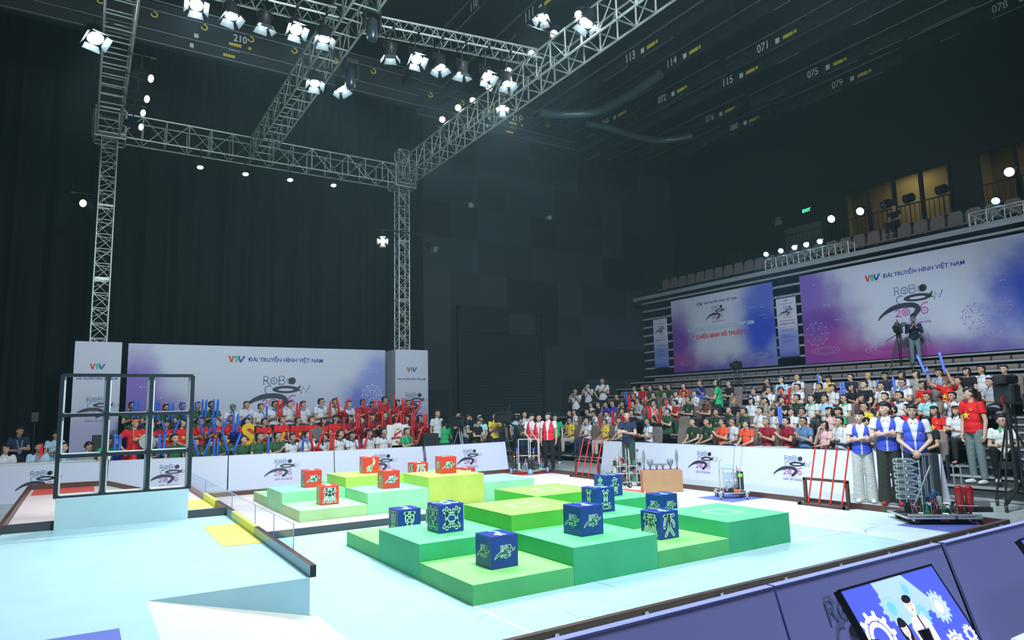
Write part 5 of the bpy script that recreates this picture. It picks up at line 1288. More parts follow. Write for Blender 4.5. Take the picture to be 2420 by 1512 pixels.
def _epa():
    mb = MB()
    for k in (-1, 1): mb.prism([(0.075*k, -0.03, 0.050), (0.185*k, -0.03, 0.022), (0.185*k, 0.03, 0.022), (0.075*k, 0.03, 0.050)], (0, 0, 0.016))
    return mb
ME_EPA = _epa().mesh('shoulder_boards', M_TRIM)
def _collar():
    mb = MB(); n = 18; vs = []
    for i in range(n + 1):
        t = -PI/2 + 0.42 + (2*PI - 0.84) * i / n; x, y = math.cos(t), math.sin(t)
        vs += [(0.058*x, 0.058*y, 0.045), (0.083*x, 0.078*y - .004, 0.0 if y > -.2 else -0.012)]
    mb.add(vs, [(2*i, 2*i+2, 2*i+3, 2*i+1) for i in range(n)], 0, True)
    for k in (-1, 1): mb.prism([(0.022*k, -0.058, 0.040), (0.065*k, -0.055, 0.008), (0.045*k, -0.105, -0.045), (0.012*k, -0.085, 0.0)], (0, -0.004, 0))
    return mb.mesh('collar', M_TRIM)
ME_COLLAR = _collar()
def _lany():
    mb = MB()
    for k in (-1, 1): mb.tube([(0.055*k, 0.0, 0.50), (0.06*k, -0.10, 0.42), (0.02*k, -0.142, 0.22)], 0.006, 5)
    mb.box(-0.035, 0.035, -0.152, -0.146, 0.10, 0.21); return mb.mesh('lanyard', mat('lanyard_pale_blue', (0.35, 0.65, 0.80), 0.5))
ME_LANY = _lany()
mbx = MB(); mbx.tube([(0.15, -0.06, 0.47), (0.05, -0.135, 0.33), (-0.10, -0.14, 0.13), (-0.17, -0.05, 0.02)], 0.014, 6); ME_STRAP = mbx.mesh('strap', M_BLACK)

V = Vector
A_LAP = {k: [(0.225*k, -0.05, 0.20), (0.09*k, -0.27, 0.10), (0, 0, -1), (-0.35*k, -1, -0.1)] for k in (-1, 1)}
A_STK = {k: [(0.23*k, -0.10, 0.22), (0.085*k, -0.30, 0.31), (-1*k, 0, 0), (-0.1*k, -0.35, 1)] for k in (-1, 1)}
A_CLAP = {k: [(0.235*k, -0.07, 0.20), (0.055*k, -0.27, 0.30), (-1*k, 0, 0), (-0.25*k, -0.5, 1)] for k in (-1, 1)}
A_CROSS = {1: [(0.225, -0.07, 0.20), (-0.055, -0.185, 0.235), (0, 1, 0), (-1, 0.05, 0.12)], -1: [(-0.225, -0.07, 0.20), (0.055, -0.215, 0.265), (0, 1, 0), (1, 0.10, -0.05)]}
A_CHIN = {1: [(0.20, -0.12, 0.20), (-0.06, -0.25, 0.14), (0, 0, -1), (-1, -0.2, 0)], -1: [(-0.19, -0.17, 0.19), (-0.055, -0.16, 0.50), (0, 1, 0), (0.3, 0.1, 1)]}
A_RAISE = {k: [(0.28*k, -0.20, 0.56), (0.26*k, -0.32, 0.80), (-1*k, -.2, 0), (0, -0.1, 1)] for k in (-1, 1)}
A_PHONE = {k: [(0.225*k, -0.07, 0.19), (0.07*k, -0.29, 0.22), (-.6*k, 0, .6), (-0.3*k, -1, 0.3)] for k in (-1, 1)}
A_CAMH = {k: [(0.22*k, -0.14, 0.26), (0.06*k, -0.26, 0.48), (-1*k, 0, .2), (-0.2*k, -0.3, 1)] for k in (-1, 1)}
A_DOWN = {k: [(0.235*k, 0.02, 0.17), (0.225*k, -0.03, -0.08), (-1*k, 0, 0), (0, -0.1, -1)] for k in (-1, 1)}
A_CLASP = {k: [(0.23*k, 0.0, 0.17), (0.045*k, -0.19, 0.0), (0, 1, 0), (-0.75*k, -0.15, -1)] for k in (-1, 1)}
A_HIP = {1: [(0.235, -0.03, 0.20), (0.06, -0.24, 0.30), (0, .5, -1), (-1, -0.5, 0.1)], -1: [(-0.34, 0.06, 0.24), (-0.20, -0.03, 0.04), (1, 0, 0), (0.5, -0.6, -0.4)]}
POSES = {}
def add_pose(n, *a, **k): POSES[n] = Pose(*a, **k)
for nm, A in (('lap', A_LAP), ('stk', A_STK), ('clap', A_CLAP), ('cross', A_CROSS), ('chin', A_CHIN), ('raise', A_RAISE), ('phone', A_PHONE), ('cam', A_CAMH)):
    add_pose(nm, True, A, head=(0.0, 0.0), curl=1.0 if nm in ('stk', 'raise', 'phone', 'cam') else 0.45)
    if nm in ('lap', 'stk', 'clap', 'cross', 'phone'): add_pose(nm + '+', True, A, head=(0.5, 0.0), curl=1.0 if nm in ('stk', 'phone') else 0.45, lean=0.06); add_pose(nm + '-', True, A, head=(-0.5, 0.03), curl=1.0 if nm in ('stk', 'phone') else 0.45, lean=-0.03)
add_pose('low', True, A_PHONE, head=(0.1, 0.5), lean=0.16, curl=0.9)
_KN = {1: ((0.17, -0.34, 0.62), (0.14, -0.26, 0.10), (0, -1, 0)), -1: ((-0.17, -0.34, 0.62), (-0.14, -0.26, 0.10), (0, -1, 0))}
add_pose('squat', True, A_PHONE, head=(0.7, 0.0), lean=0.12, legs={k: tuple(Vector(v) for v in _KN[k]) for k in (-1, 1)}, curl=0.9)
add_pose('sstand', False, A_DOWN); add_pose('scross', False, A_CROSS, head=(-0.35, -0.05)); add_pose('scross0', False, A_CROSS, head=(-0.75, -0.03)); add_pose('sclasp', False, A_CLASP, head=(0.0, 0.0)); add_pose('sclasp-', False, A_CLASP, head=(-0.5, 0.25))
add_pose('sfilm', False, A_CAMH, curl=0.9); add_pose('ship', False, A_HIP, head=(0.45, 0)); add_pose('soper', False, A_PHONE, head=(0.25, 0), curl=0.8); add_pose('slook', False, A_PHONE, head=(0.4, 0.45), lean=0.12, curl=0.7)
add_pose('slean', False, A_CAMH, head=(0, 0.25), lean=0.42, curl=0.9); add_pose('sdown', False, A_DOWN, head=(-0.6, 0.1)); add_pose('shold', False, A_CLAP, head=(-0.6, 0.0), curl=0.8)
PM = {}
FINE = {'scross', 'scross0', 'sclasp'}
def pm(pose, part, **k):
    key = (pose, part)
    if key in PM: return PM[key]
    p = POSES[pose]; vx = 0.0085 if pose in FINE else 0.0125
    if part == 'body': r = make_body(p, vx).mesh('body_' + pose, M_SKIN)
    elif part == 'shirt': r = make_shirt(p, vx + .002).mesh('shirt_' + pose, M_CLOTH)
    elif part == 'long':
        p.sleeve = 1.8; r = make_shirt(p, vx + .002).mesh('long_shirt_' + pose, M_CLOTH); p.sleeve = 0.55
    elif part == 'vest':
        def cut(q):
            top, bot = 0.52, 0.16
            if q.z < bot: return abs(q.x) < 0.013 and q.z < bot
            return abs(q.x) < 0.013 + (q.z - bot) / (top - bot) * 0.072
        r = make_shirt(p, vx, grow=0.013, sleeves=False, hem=-0.05, cutv=cut).mesh('vest_' + pose, M_CLOTH)
    elif part == 'trousers': r = make_trousers(p, vx + .003).mesh('trousers_' + pose, M_CLOTH)
    elif part == 'wide': r = make_trousers(p, vx + .003, True).mesh('wide_trousers_' + pose, M_CLOTH)
    elif part == 'shoes': r = [m.mesh('shoe', M_SHOE) for m in make_shoes(p)]
    PM[key] = r; return r

SKINS = [(0.58, 0.36, 0.25), (0.50, 0.30, 0.20), (0.64, 0.42, 0.31), (0.55, 0.33, 0.22)]
SH = {  # shirt colour, collar colour or None, words
 'R': ((0.74, 0.02, 0.025), None, 'red T-shirt with a yellow star'), 'G': ((0.035, 0.115, 0.055), (0.035, 0.115, 0.055), 'green army shirt'),
 'OF': ((0.022, 0.055, 0.035), (0.022, 0.055, 0.035), 'dark green officer uniform'), 'W': ((0.70, 0.71, 0.73), (0.70, 0.71, 0.73), 'white polo shirt'),
 'WB': ((0.70, 0.71, 0.74), (0.10, 0.22, 0.62), 'white polo shirt with a blue collar'), 'WK': ((0.68, 0.69, 0.71), (0.05, 0.07, 0.13), 'white polo shirt with a dark collar'), 'WR': ((0.70, 0.70, 0.70), (0.35, 0.07, 0.05), 'white polo shirt with a red collar'),
 'WG': ((0.72, 0.75, 0.72), (0.04, 0.38, 0.16), 'white polo shirt with a green collar'), 'RP': ((0.55, 0.02, 0.035), (0.55, 0.02, 0.035), 'red polo shirt'), 'MR': ((0.30, 0.015, 0.035), (0.30, 0.015, 0.035), 'maroon polo shirt'),
 'N': ((0.018, 0.028, 0.065), (0.018, 0.028, 0.065), 'navy polo shirt'), 'K': ((0.014, 0.015, 0.018), None, 'black shirt'), 'Y': ((0.78, 0.58, 0.05), (0.78, 0.58, 0.05), 'yellow polo shirt'),
 'GT': ((0.02, 0.42, 0.14), None, 'bright green T-shirt'), 'LB': ((0.40, 0.60, 0.74), (0.40, 0.60, 0.74), 'light blue shirt'), 'GY': ((0.42, 0.42, 0.43), (0.42, 0.42, 0.43), 'grey shirt'),
 'DG': ((0.05, 0.058, 0.07), (0.05, 0.058, 0.07), 'dark grey shirt'), 'O': ((0.85, 0.10, 0.04), (0.85, 0.10, 0.04), 'orange polo shirt'), 'P': ((0.74, 0.46, 0.46), None, 'pink T-shirt'), 'CY': ((0.36, 0.66, 0.68), (0.36, 0.66, 0.68), 'turquoise shirt'),
 'BR': ((0.16, 0.07, 0.045), None, 'brown shirt'), 'BL': ((0.04, 0.07, 0.50), (0.04, 0.07, 0.50), 'royal blue polo shirt'), 'SB': ((0.10, 0.20, 0.36), (0.10, 0.20, 0.36), 'steel blue polo shirt'), 'CK': ((0.40, 0.44, 0.50), (0.40, 0.44, 0.50), 'checked shirt'),
 'BE': ((0.36, 0.33, 0.26), (0.36, 0.33, 0.26), 'beige shirt'), 'PT': ((0.34, 0.32, 0.30), None, 'patterned blouse'), 'WS': ((0.62, 0.65, 0.70), (0.62, 0.65, 0.70), 'white shirt')}
HW = {'long': 'long-haired', 'bob': 'bob-haired', 'tail': 'pony-tailed', 'bun': 'bun-haired', 'fringe': '', 'short': ''}
PEOPLE = []
def person(x, y, z, s, rz, pose, hair, shirt, label='', extras='', trousers=(0.02, 0.022, 0.028), shoes=None, wide=False, group=None, name='person', skin=None, haircol=None, sleeve=None):
    p = POSES[pose]; col, ccol, words = SH[shirt]
    b = link_mesh(name, pm(pose, 'body'), None, (x, y, z), (0, 0, R(rz)), s)
    b.color = tuple(skin or SKINS[len(PEOPLE) % 4]) + (1,); tag(b, label, 'person', group)
    j = 1 + 0.08 * math.sin(len(PEOPLE) * 2.3)
    def part(nm, me, c=None, loc=(0, 0, 0), rot=(0, 0, 0), sc=None):
        o = link_mesh(nm, me, b, loc, rot, sc)
        if c: o.color = tuple(c) + (1,)
        return o
    so = part('shirt', pm(pose, 'long' if 'L' in extras else 'shirt'), tuple(q * j for q in col))
    part('trousers', pm(pose, 'wide' if wide else 'trousers'), trousers)
    if shoes:
        for me in pm(pose, 'shoes'): part('shoe', me, shoes)
    hr = tuple(p.hrot); hc = tuple(p.headc); lean = p.Tm.to_euler()
    if 'c' in extras: o = part('cap', ME_CAP, (0.16, 0.22, 0.24) if 'k' not in extras else (0.01, 0.01, 0.012), hc, hr); part('hair', hair_mesh('short'), None, hc, hr, 0.97)
    elif haircol: part('hair', hair_mesh(hair, True), haircol, hc, hr)
    else: part('hair', hair_mesh(hair), None, hc, hr)
    part('face', ME_FACE, None, hc, hr)
    if 'g' in extras: part('glasses', ME_GLASS, None, hc, hr)
    if 'h' in extras: part('headband', ME_BAND, None, hc, hr)
    if ccol: part('collar', ME_COLLAR, ccol, tuple(p.up((0, 0, 0.485))), tuple(lean))
    def sub(nm, me, loc, rot, c=None, sc=None):
        o = link_mesh(nm, me, so, loc, rot, sc)
        if c: o.color = tuple(c) + (1,)
    e2 = (Matrix.Rotation(lean.x, 3, 'X') @ Matrix.Rotation(PI/2, 3, 'X')).to_euler()
    if shirt == 'R': sub('star', ME_STAR, tuple(p.up((0, -0.142, 0.27))), tuple(e2)); sub('badge', ME_BADGE, tuple(p.up((0.085, -0.118, 0.38))), tuple(e2))
    if shirt == 'G': sub('shoulder_boards', ME_EPA, tuple(p.up((0, 0, 0.462))), tuple(lean), (0.62, 0.10, 0.04))
    if shirt == 'OF': sub('shoulder_boards', ME_EPA, tuple(p.up((0, 0, 0.462))), tuple(lean), (0.72, 0.50, 0.08)); sub('badge', ME_BADGE, tuple(p.up((0.07, -0.128, 0.33))), tuple(e2), sc=1.2)
    if 't' in extras: part('lanyard', ME_LANY, None, tuple(p.pel), tuple(lean))
    if 's' in extras: part('strap', ME_STRAP, None, tuple(p.pel), tuple(lean))
    PEOPLE.append(b); return b

# inflatable sticks and pompoms
def stick_mesh(col):
    mb = MB(); mb.lathe([(0.012, 0), (0.034, 0.03), (0.037, 0.12), (0.038, 0.30), (0.037, 0.50), (0.034, 0.58), (0.026, 0.605)], (0, 0, 0), (0, 0, 1), 12)
    mb.prism([(-0.034, -0.004, 0.60), (0.034, -0.004, 0.60), (0.040, -0.004, 0.635), (-0.040, -0.004, 0.635)], (0, 0.008, 0)); return mb.mesh('cheering_stick', col)
ME_STK = {'r': stick_mesh(mat('red_inflatable', (0.80, 0.02, 0.025), 0.22, coat=0.4)), 'b': stick_mesh(mat('blue_inflatable', (0.03, 0.16, 0.72), 0.22, coat=0.4)), 'l': stick_mesh(mat('bright_blue_inflatable', (0.12, 0.24, 0.90), 0.25, coat=0.4))}
def pom_mesh(m):
    mb = MB(); random.seed(8)
    for i in range(130):
        d = Vector((random.gauss(0, 1), random.gauss(0, 1), random.gauss(0, 1))).normalized(); l = random.uniform(0.09, 0.14)
        a = d.orthogonal().normalized() * 0.006; e = d * l + Vector((0, 0, -0.02)) + a * random.uniform(-4, 4)
        mb.add([-a, a, e + a * 1.4, e - a * 1.4], [(0, 1, 2, 3)], 0); a = d.cross(a); mb.add([-a, a, e * .9 + a, e * .9 - a], [(0, 1, 2, 3)], 0)
    mb.ell((0, 0, 0), 0.065, nu=10, nv=7); return mb.mesh('pompom', m)
ME_POM = {'r': pom_mesh(mat('red_foil', (0.62, 0.01, 0.03), 0.18, 0.55)), 'b': pom_mesh(mat('blue_foil', (0.02, 0.05, 0.55), 0.18, 0.55))}
CW = {'r': 'red', 'b': 'blue', 'l': 'bright blue'}
def sticks(b, pose, code, who):
    """code: colour + arrangement: V spread, U upright pair, O one upright, L low, A raised; P adds pompoms"""
    c = code[0]; p = POSES[pose]; Mw = b.matrix_basis; arr = code[1] if len(code) > 1 else 'U'
    for k in ((-1, 1) if arr != 'O' else (1,)):
        w = Vector(p.arms[k][1]); hd = Vector(p.arms[k][3]).normalized(); g = w + hd * 0.05 + Vector((-0.02 * k, -0.035, -0.06))
        d = {'V': (0.34 * k, -0.12, 1), 'U': (0.02 * k, -0.05, 1), 'O': (-0.05, -0.1, 1), 'L': (0.55, -0.65, 0.5), 'A': (-0.25 + 0.1 * k, -0.05, 1), 'X': (0.8, -0.3, 0.45 + 0.25 * k)}[arr]
        if arr == 'U': g.x = 0.045 * k
        q = Vector(d).to_track_quat('Z', 'Y').to_matrix().to_4x4()
        o = link_mesh('cheering_stick', ME_STK[c]); M4 = Mw @ Matrix.Translation(g) @ q @ Matrix.Diagonal((0.84, 0.84, 0.82, 1)); o.matrix_basis = M4
        sd = 'left' if (k == -1) == True else 'right'
        pre = '%s inflatable stick' % CW[c] if arr == 'O' else '%s %s inflatable stick' % (sd, CW[c])
        tag(o, (pre + ' of the ' + who), 'inflatable stick', '%s inflatable sticks' % CW[c])
        if 'P' in code:
            pc = 'r' if c == 'r' else 'b'; po = link_mesh('pompom', ME_POM[pc]); po.matrix_basis = Mw @ Matrix.Translation(g + Vector((0.01 * k, -0.04, -0.03)))
            tag(po, '%s foil pompom, %s hand of the %s' % (CW[pc], sd, who), 'pompom', '%s foil pompoms' % CW[pc])
# ---------------------------------------------------------------- the two crowds
CROWD = [
 ('L3', -2.053, 14.9, 0.95, 1.012, 12.8, 'stk+', 'short', 'G', '-', 'bU', "soldier in green with blue sticks, first from left, left stand's back row", 'first person, left stand back row'),
 ('L3', -1.633, 14.9, 0.95, 0.996, 18.9, 'stk+', 'short', 'G', '-', 'bU', "soldier in green with blue sticks, second from left, left stand's back row", 'second person, left stand back row'),
 ('L3', -1.247, 14.9, 0.95, 0.949, 15.4, 'stk+', 'short', 'G', '-', 'bU', "soldier in green with blue sticks, third from left, left stand's back row", 'third person, left stand back row'),
 ('L3', -0.847, 14.9, 0.95, 0.973, 20.1, 'stk', 'short', 'G', 'g', 'bV', "soldier in green, glasses, blue sticks, left stand's back row", 'fourth person, left stand back row'),
 ('L3', -0.455, 14.9, 0.95, 0.987, 20.5, 'stk', 'short', 'G', '-', 'bU', "soldier in green with blue sticks, fifth from left, left stand's back row", 'fifth person, left stand back row'),
 ('L3', -0.104, 14.9, 0.95, 1.002, 9.3, 'stk+', 'short', 'G', '-', 'bU', "soldier in green with blue sticks, sixth from left, left stand's back row", 'sixth person, left stand back row'),
 ('L3', 0.431, 14.9, 0.95, 0.93, 8.3, 'low', 'short', 'WB', 'c', 'bX', "person in blue-collared white polo, cap, blue sticks, left stand's back row", 'seventh person, left stand back row'),
 ('L3', 0.834, 14.9, 0.95, 0.987, 24.7, 'lap', 'short', 'W', '-', '-', "person in white polo, left stand's back row", 'eighth person, left stand back row'),
 ('L3', 1.223, 14.9, 0.95, 0.93, 13.2, 'phone+', 'short', 'WB', '-', 'bO', "person in blue-collared white polo with blue stick, left stand's back row", 'ninth person, left stand back row'),
 ('L3', 1.616, 14.9, 0.95, 0.986, 12.7, 'stk+', 'short', 'WB', 'g', 'rU', "person in blue-collared white polo, glasses, red sticks, left stand's back row", 'tenth person, left stand back row'),
 ('L3', 2.06, 14.9, 0.95, 0.979, 27.9, 'phone', 'short', 'W', '-', 'rU', "person in white polo with red sticks, left stand's back row", 'eleventh person, left stand back row'),
 ('L3', 2.44, 14.9, 0.95, 0.974, 17.4, 'lap+', 'short', 'WB', '-', '-', "person in blue-collared white polo, twelfth from left, left stand's back row", 'twelfth person, left stand back row'),
 ('L3', 2.974, 14.9, 0.95, 1.033, 24.7, 'phone+', 'short', 'WB', 'g', 'rO', "person in blue-collared white polo, glasses, red stick, left stand's back row", 'thirteenth person, left stand back row'),
 ('L3', 3.432, 14.9, 0.95, 1.027, 17.5, 'stk', 'short', 'WR', '-', 'rVP', "person in red-collared white polo with red sticks, left stand's back row", 'fourteenth person, left stand back row'),
 ('L3', 3.848, 14.9, 0.95, 0.964, 20.8, 'lap+', 'short', 'WB', '-', '-', "person in blue-collared white polo, fifteenth from left, left stand's back row", 'fifteenth person, left stand back row'),
 ('L3', 4.318, 14.9, 0.95, 0.992, 11.0, 'stk+', 'short', 'RP', 'g', 'rV', "person in red polo, glasses, red sticks, left stand's back row", 'sixteenth person, left stand back row'),
 ('L3', 4.659, 14.9, 0.95, 0.94, 20.7, 'stk', 'fringe', 'RP', '-', 'rUP', "person in red polo with red sticks, seventeenth from left, left stand's back row", 'seventeenth person, left stand back row'),
 ('L3', 5.031, 14.9, 0.95, 1.053, 25.4, 'stk+', 'short', 'RP', 'g', 'rO', "person in red polo, glasses, red stick, left stand's back row", 'eighteenth person, left stand back row'),
 ('L3', 5.469, 14.9, 0.95, 0.976, 18.5, 'stk+', 'bob', 'RP', '-', 'rUP', "person in red polo with red sticks, nineteenth from left, left stand's back row", 'nineteenth person, left stand back row'),
 ('L3', 5.88, 14.9, 0.95, 0.958, 22.8, 'stk', 'bun', 'MR', 'g', 'rV', "person in maroon polo, glasses, red sticks, left stand's back row", 'twentieth person, left stand back row'),
 ('L2', -1.673, 14.05, 0.5, 0.954, 21.4, 'lap+', 'short', 'R', 'h', '-', "person in red star T-shirt with headband, first from left, left stand's middle row", 'first person, left stand middle row'),
 ('L2', -1.301, 14.05, 0.5, 0.972, 9.3, 'stk', 'tail', 'R', '-', 'bV', "pony-tailed person in red star T-shirt with blue sticks, left stand's middle row", 'second person, left stand middle row'),
 ('L2', -0.955, 14.05, 0.5, 0.991, 23.2, 'lap+', 'bob', 'R', '-', '-', "person in red star T-shirt, left stand's middle row", 'third person, left stand middle row'),
 ('L2', -0.523, 14.05, 0.5, 1.008, 19.8, 'stk+', 'short', 'R', '-', 'bV', "person in red star T-shirt with blue sticks, left stand's middle row", 'fourth person, left stand middle row'),
 ('L2', -0.16, 14.05, 0.5, 1.008, 14.0, 'stk', 'short', 'R', 'h', 'bV', "person in red star T-shirt, headband, blue sticks, fifth from left, left stand's middle row", 'fifth person, left stand middle row'),
 ('L2', 0.272, 14.05, 0.5, 1.037, 8.6, 'stk+', 'short', 'R', 'h', 'bUP', "person in red star T-shirt, headband, blue sticks, sixth from left, left stand's middle row", 'sixth person, left stand middle row'),
 ('L2', 0.668, 14.05, 0.5, 0.976, 25.3, 'lap+', 'tail', 'R', '-', '-', "pony-tailed person in red star T-shirt, left stand's middle row", 'seventh person, left stand middle row'),
 ('L2', 1.143, 14.05, 0.5, 0.954, 17.5, 'phone+', 'short', 'R', 'g', '-', "person in red star T-shirt with glasses, eighth from left, left stand's middle row", 'eighth person, left stand middle row'),
 ('L2', 1.617, 14.05, 0.5, 0.993, 22.4, 'lap+', 'short', 'R', 'h', '-', "person in red star T-shirt with headband, ninth from left, left stand's middle row", 'ninth person, left stand middle row'),
 ('L2', 2.063, 14.05, 0.5, 0.96, 25.6, 'lap+', 'short', 'R', 'g', '-', "person in red star T-shirt with glasses, tenth from left, left stand's middle row", 'tenth person, left stand middle row'),
 ('L2', 2.449, 14.05, 0.5, 0.971, 22.3, 'lap+', 'short', 'R', 'h', '-', "person in red star T-shirt with headband, eleventh from left, left stand's middle row", 'eleventh person, left stand middle row'),
 ('L2', 2.821, 14.05, 0.5, 0.93, 26.4, 'lap', 'long', 'R', '-', '-', "long-haired person in red star T-shirt, left stand's middle row", 'twelfth person, left stand middle row'),
 ('L2', 3.194, 14.05, 0.5, 0.985, 15.9, 'phone', 'fringe', 'R', 'g', 'rO', "person in red star T-shirt, glasses, red stick, left stand's middle row", 'thirteenth person, left stand middle row'),
 ('L2', 3.62, 14.05, 0.5, 0.974, 24.0, 'stk', 'bob', 'MR', '-', 'rUP', "person in maroon polo with red sticks, fourteenth from left, left stand's middle row", 'fourteenth person, left stand middle row'),
 ('L2', 3.955, 14.05, 0.5, 0.933, 16.9, 'stk+', 'long', 'MR', '-', 'rOP', "long-haired person in maroon polo with red stick, left stand's middle row", 'fifteenth person, left stand middle row'),
 ('L2', 4.321, 14.05, 0.5, 1.002, 26.7, 'stk', 'fringe', 'MR', '-', 'rO', "person in maroon polo with red stick, left stand's middle row", 'sixteenth person, left stand middle row'),
 ('L2', 4.727, 14.05, 0.5, 1.026, 25.6, 'stk', 'short', 'MR', '-', 'rVP', "person in maroon polo with red sticks, seventeenth from left, left stand's middle row", 'seventeenth person, left stand middle row'),
 ('L2', 5.113, 14.05, 0.5, 0.938, 9.9, 'stk', 'bob', 'MR', '-', 'rU', "person in maroon polo with red sticks, eighteenth from left, left stand's middle row", 'eighteenth person, left stand middle row'),
 ('L2', 5.468, 14.05, 0.5, 0.93, 10.7, 'stk', 'bob', 'MR', '-', 'rUP', "person in maroon polo with red sticks, nineteenth from left, left stand's middle row", 'nineteenth person, left stand middle row'),
 ('L2', 5.874, 14.05, 0.5, 0.931, 12.3, 'stk+', 'bob', 'MR', '-', 'rUP', "person in maroon polo with red sticks, twentieth from left, left stand's middle row", 'twentieth person, left stand middle row'),
 ('L1', -2.606, 13.507, 0.0, 1.084, 27.3, 'stk', 'fringe', 'GT', 'gt', 'bU', "person in green T-shirt, glasses, blue sticks, left stand's front row", 'first person, left stand front row'),
 ('L1', -1.597, 13.315, 0.0, 1.058, 16.7, 'stk', 'short', 'G', '-', 'bU', "soldier in green with blue sticks, second from left, left stand's front row", 'second person, left stand front row'),
 ('L1', -1.178, 13.235, 0.0, 1.09, 20.5, 'lap', 'short', 'G', '-', '-', "soldier in green, third from left, left stand's front row", 'third person, left stand front row'),
 ('L1', -0.696, 13.2, 0.0, 0.988, 14.0, 'stk', 'short', 'G', '-', 'bV', "soldier in green with blue sticks, fourth from left, left stand's front row", 'fourth person, left stand front row'),
 ('L1', -0.367, 13.2, 0.0, 0.938, 18.1, 'stk', 'short', 'G', '-', 'bUP', "soldier in green with blue sticks, fifth from left, left stand's front row", 'fifth person, left stand front row'),
 ('L1', -0.019, 13.2, 0.0, 1.055, 15.7, 'stk', 'short', 'G', '-', 'bV', "soldier in green with blue sticks, sixth from left, left stand's front row", 'sixth person, left stand front row'),
 ('L1', 0.429, 13.2, 0.0, 1.009, 15.0, 'lap+', 'short', 'G', '-', '-', "soldier in green, seventh from left, left stand's front row", 'seventh person, left stand front row'),
 ('L1', 0.834, 13.2, 0.0, 1.061, 19.7, 'phone+', 'short', 'G', '-', 'bO', "soldier in green with blue stick, left stand's front row", 'eighth person, left stand front row'),
 ('L1', 1.302, 13.2, 0.0, 1.064, 19.7, 'clap+', 'short', 'G', 'g', '-', "soldier in green, glasses, clapping, left stand's front row", 'ninth person, left stand front row'),
 ('L1', 1.72, 13.2, 0.0, 1.009, 26.1, 'phone', 'short', 'WK', '-', 'bO', "person in dark-collared white polo with blue stick, left stand's front row", 'tenth person, left stand front row'),
 ('L1', 2.103, 13.2, 0.0, 1.055, 21.6, 'stk+', 'short', 'WB', '-', 'rVP', "person in blue-collared white polo with red sticks, left stand's front row", 'eleventh person, left stand front row'),
 ('L1', 2.552, 13.2, 0.0, 0.988, 26.6, 'stk+', 'long', 'W', '-', 'rU', "long-haired person in white polo with red sticks, left stand's front row", 'twelfth person, left stand front row'),
 ('L1', 3.018, 13.2, 0.0, 1.053, 25.1, 'lap+', 'short', 'WK', '-', '-', "person in dark-collared white polo, thirteenth from left, left stand's front row", 'thirteenth person, left stand front row'),
 ('L1', 3.402, 13.2, 0.0, 1.009, 27.8, 'phone', 'fringe', 'WK', '-', 'rVP', "person in dark-collared white polo with red sticks, left stand's front row", 'fourteenth person, left stand front row'),
 ('L1', 3.94, 13.2, 0.0, 1.042, 21.4, 'lap-', 'fringe', 'WK', 'g', '-', "person in dark-collared white polo with glasses, left stand's front row", 'fifteenth person, left stand front row'),
 ('L1', 4.339, 13.2, 0.0, 1.061, 11.3, 'lap+', 'short', 'WK', '-', '-', "person in dark-collared white polo, sixteenth from left, left stand's front row", 'sixteenth person, left stand front row'),
 ('L1', 5.089, 13.2, 0.0, 1.036, 25.2, 'stk', 'short', 'GT', 't', 'rV', "person in green T-shirt with red sticks, left stand's front row", 'seventeenth person, left stand front row'),
 ('0', 11.35, 13.305, 0.2, 0.983, -92.8, 'lap', 'short', 'Y', 'g', '-', "person in yellow polo with glasses, first from left, right stand's front row", 'first person, right stand row one'),
 ('0', 11.35, 12.371, 0.2, 0.987, -94.3, 'chin', 'short', 'WB', '-', '-', "person in blue-collared white polo, second from left, right stand's front row", 'second person, right stand row one'),
 ('0', 11.35, 11.435, 0.2, 0.943, -102.3, 'lap', 'short', 'Y', 'g', '-', "person in yellow polo with glasses, third from left, right stand's front row", 'third person, right stand row one'),
 ('0', 11.35, 10.665, 0.2, 0.994, -98.9, 'lap+', 'short', 'WB', '-', '-', "person in blue-collared white polo, fourth from left, right stand's front row", 'fourth person, right stand row one'),
 ('0', 11.35, 9.422, 0.2, 0.977, -110.9, 'phone', 'short', 'WB', '-', 'rL', "person in blue-collared white polo with red sticks, right stand's front row", 'fifth person, right stand row one'),
 ('0', 11.35, 7.633, 0.2, 0.976, -96.0, 'lap', 'short', 'OF', '-', '-', "officer in dark green, sixth from left, right stand's front row", 'sixth person, right stand row one'),
 ('0', 11.35, 7.122, 0.2, 0.978, -102.2, 'lap', 'short', 'OF', '-', '-', "officer in dark green, seventh from left, right stand's front row", 'seventh person, right stand row one'),
 ('0', 11.35, 6.602, 0.2, 0.981, -109.2, 'clap-', 'short', 'O', '-', '-', "person in orange polo with clapping, right stand's front row", 'eighth person, right stand row one'),
 ('0', 11.35, 6.246, 0.2, 0.983, -114.5, 'lap', 'short', 'WS', 'g', '-', "person in white shirt with glasses, right stand's front row", 'ninth person, right stand row one'),
 ('0', 11.35, 5.827, 0.2, 0.93, -95.5, 'lap-', 'short', 'O', '-', '-', "person in orange polo, right stand's front row", 'tenth person, right stand row one'),
 ('0', 11.35, 5.209, 0.2, 0.989, -92.2, 'clap', 'short', 'MR', 'y', '-', "person in maroon polo with clapping, eleventh from left, right stand's front row", 'eleventh person, right stand row one'),
 ('0', 11.35, 4.631, 0.2, 1.001, -113.9, 'clap', 'short', 'MR', '-', '-', "person in maroon polo with clapping, twelfth from left, right stand's front row", 'twelfth person, right stand row one'),
 ('0', 11.35, 4.17, 0.2, 1.003, -96.8, 'clap', 'short', 'SB', 'g', '-', "person in steel blue polo, glasses, clapping, right stand's front row", 'thirteenth person, right stand row one'),
 ('0', 11.35, 3.632, 0.2, 0.93, -106.1, 'chin', 'bob', 'P', 'g', '-', "person in pink T-shirt with glasses, right stand's front row", 'fourteenth person, right stand row one'),
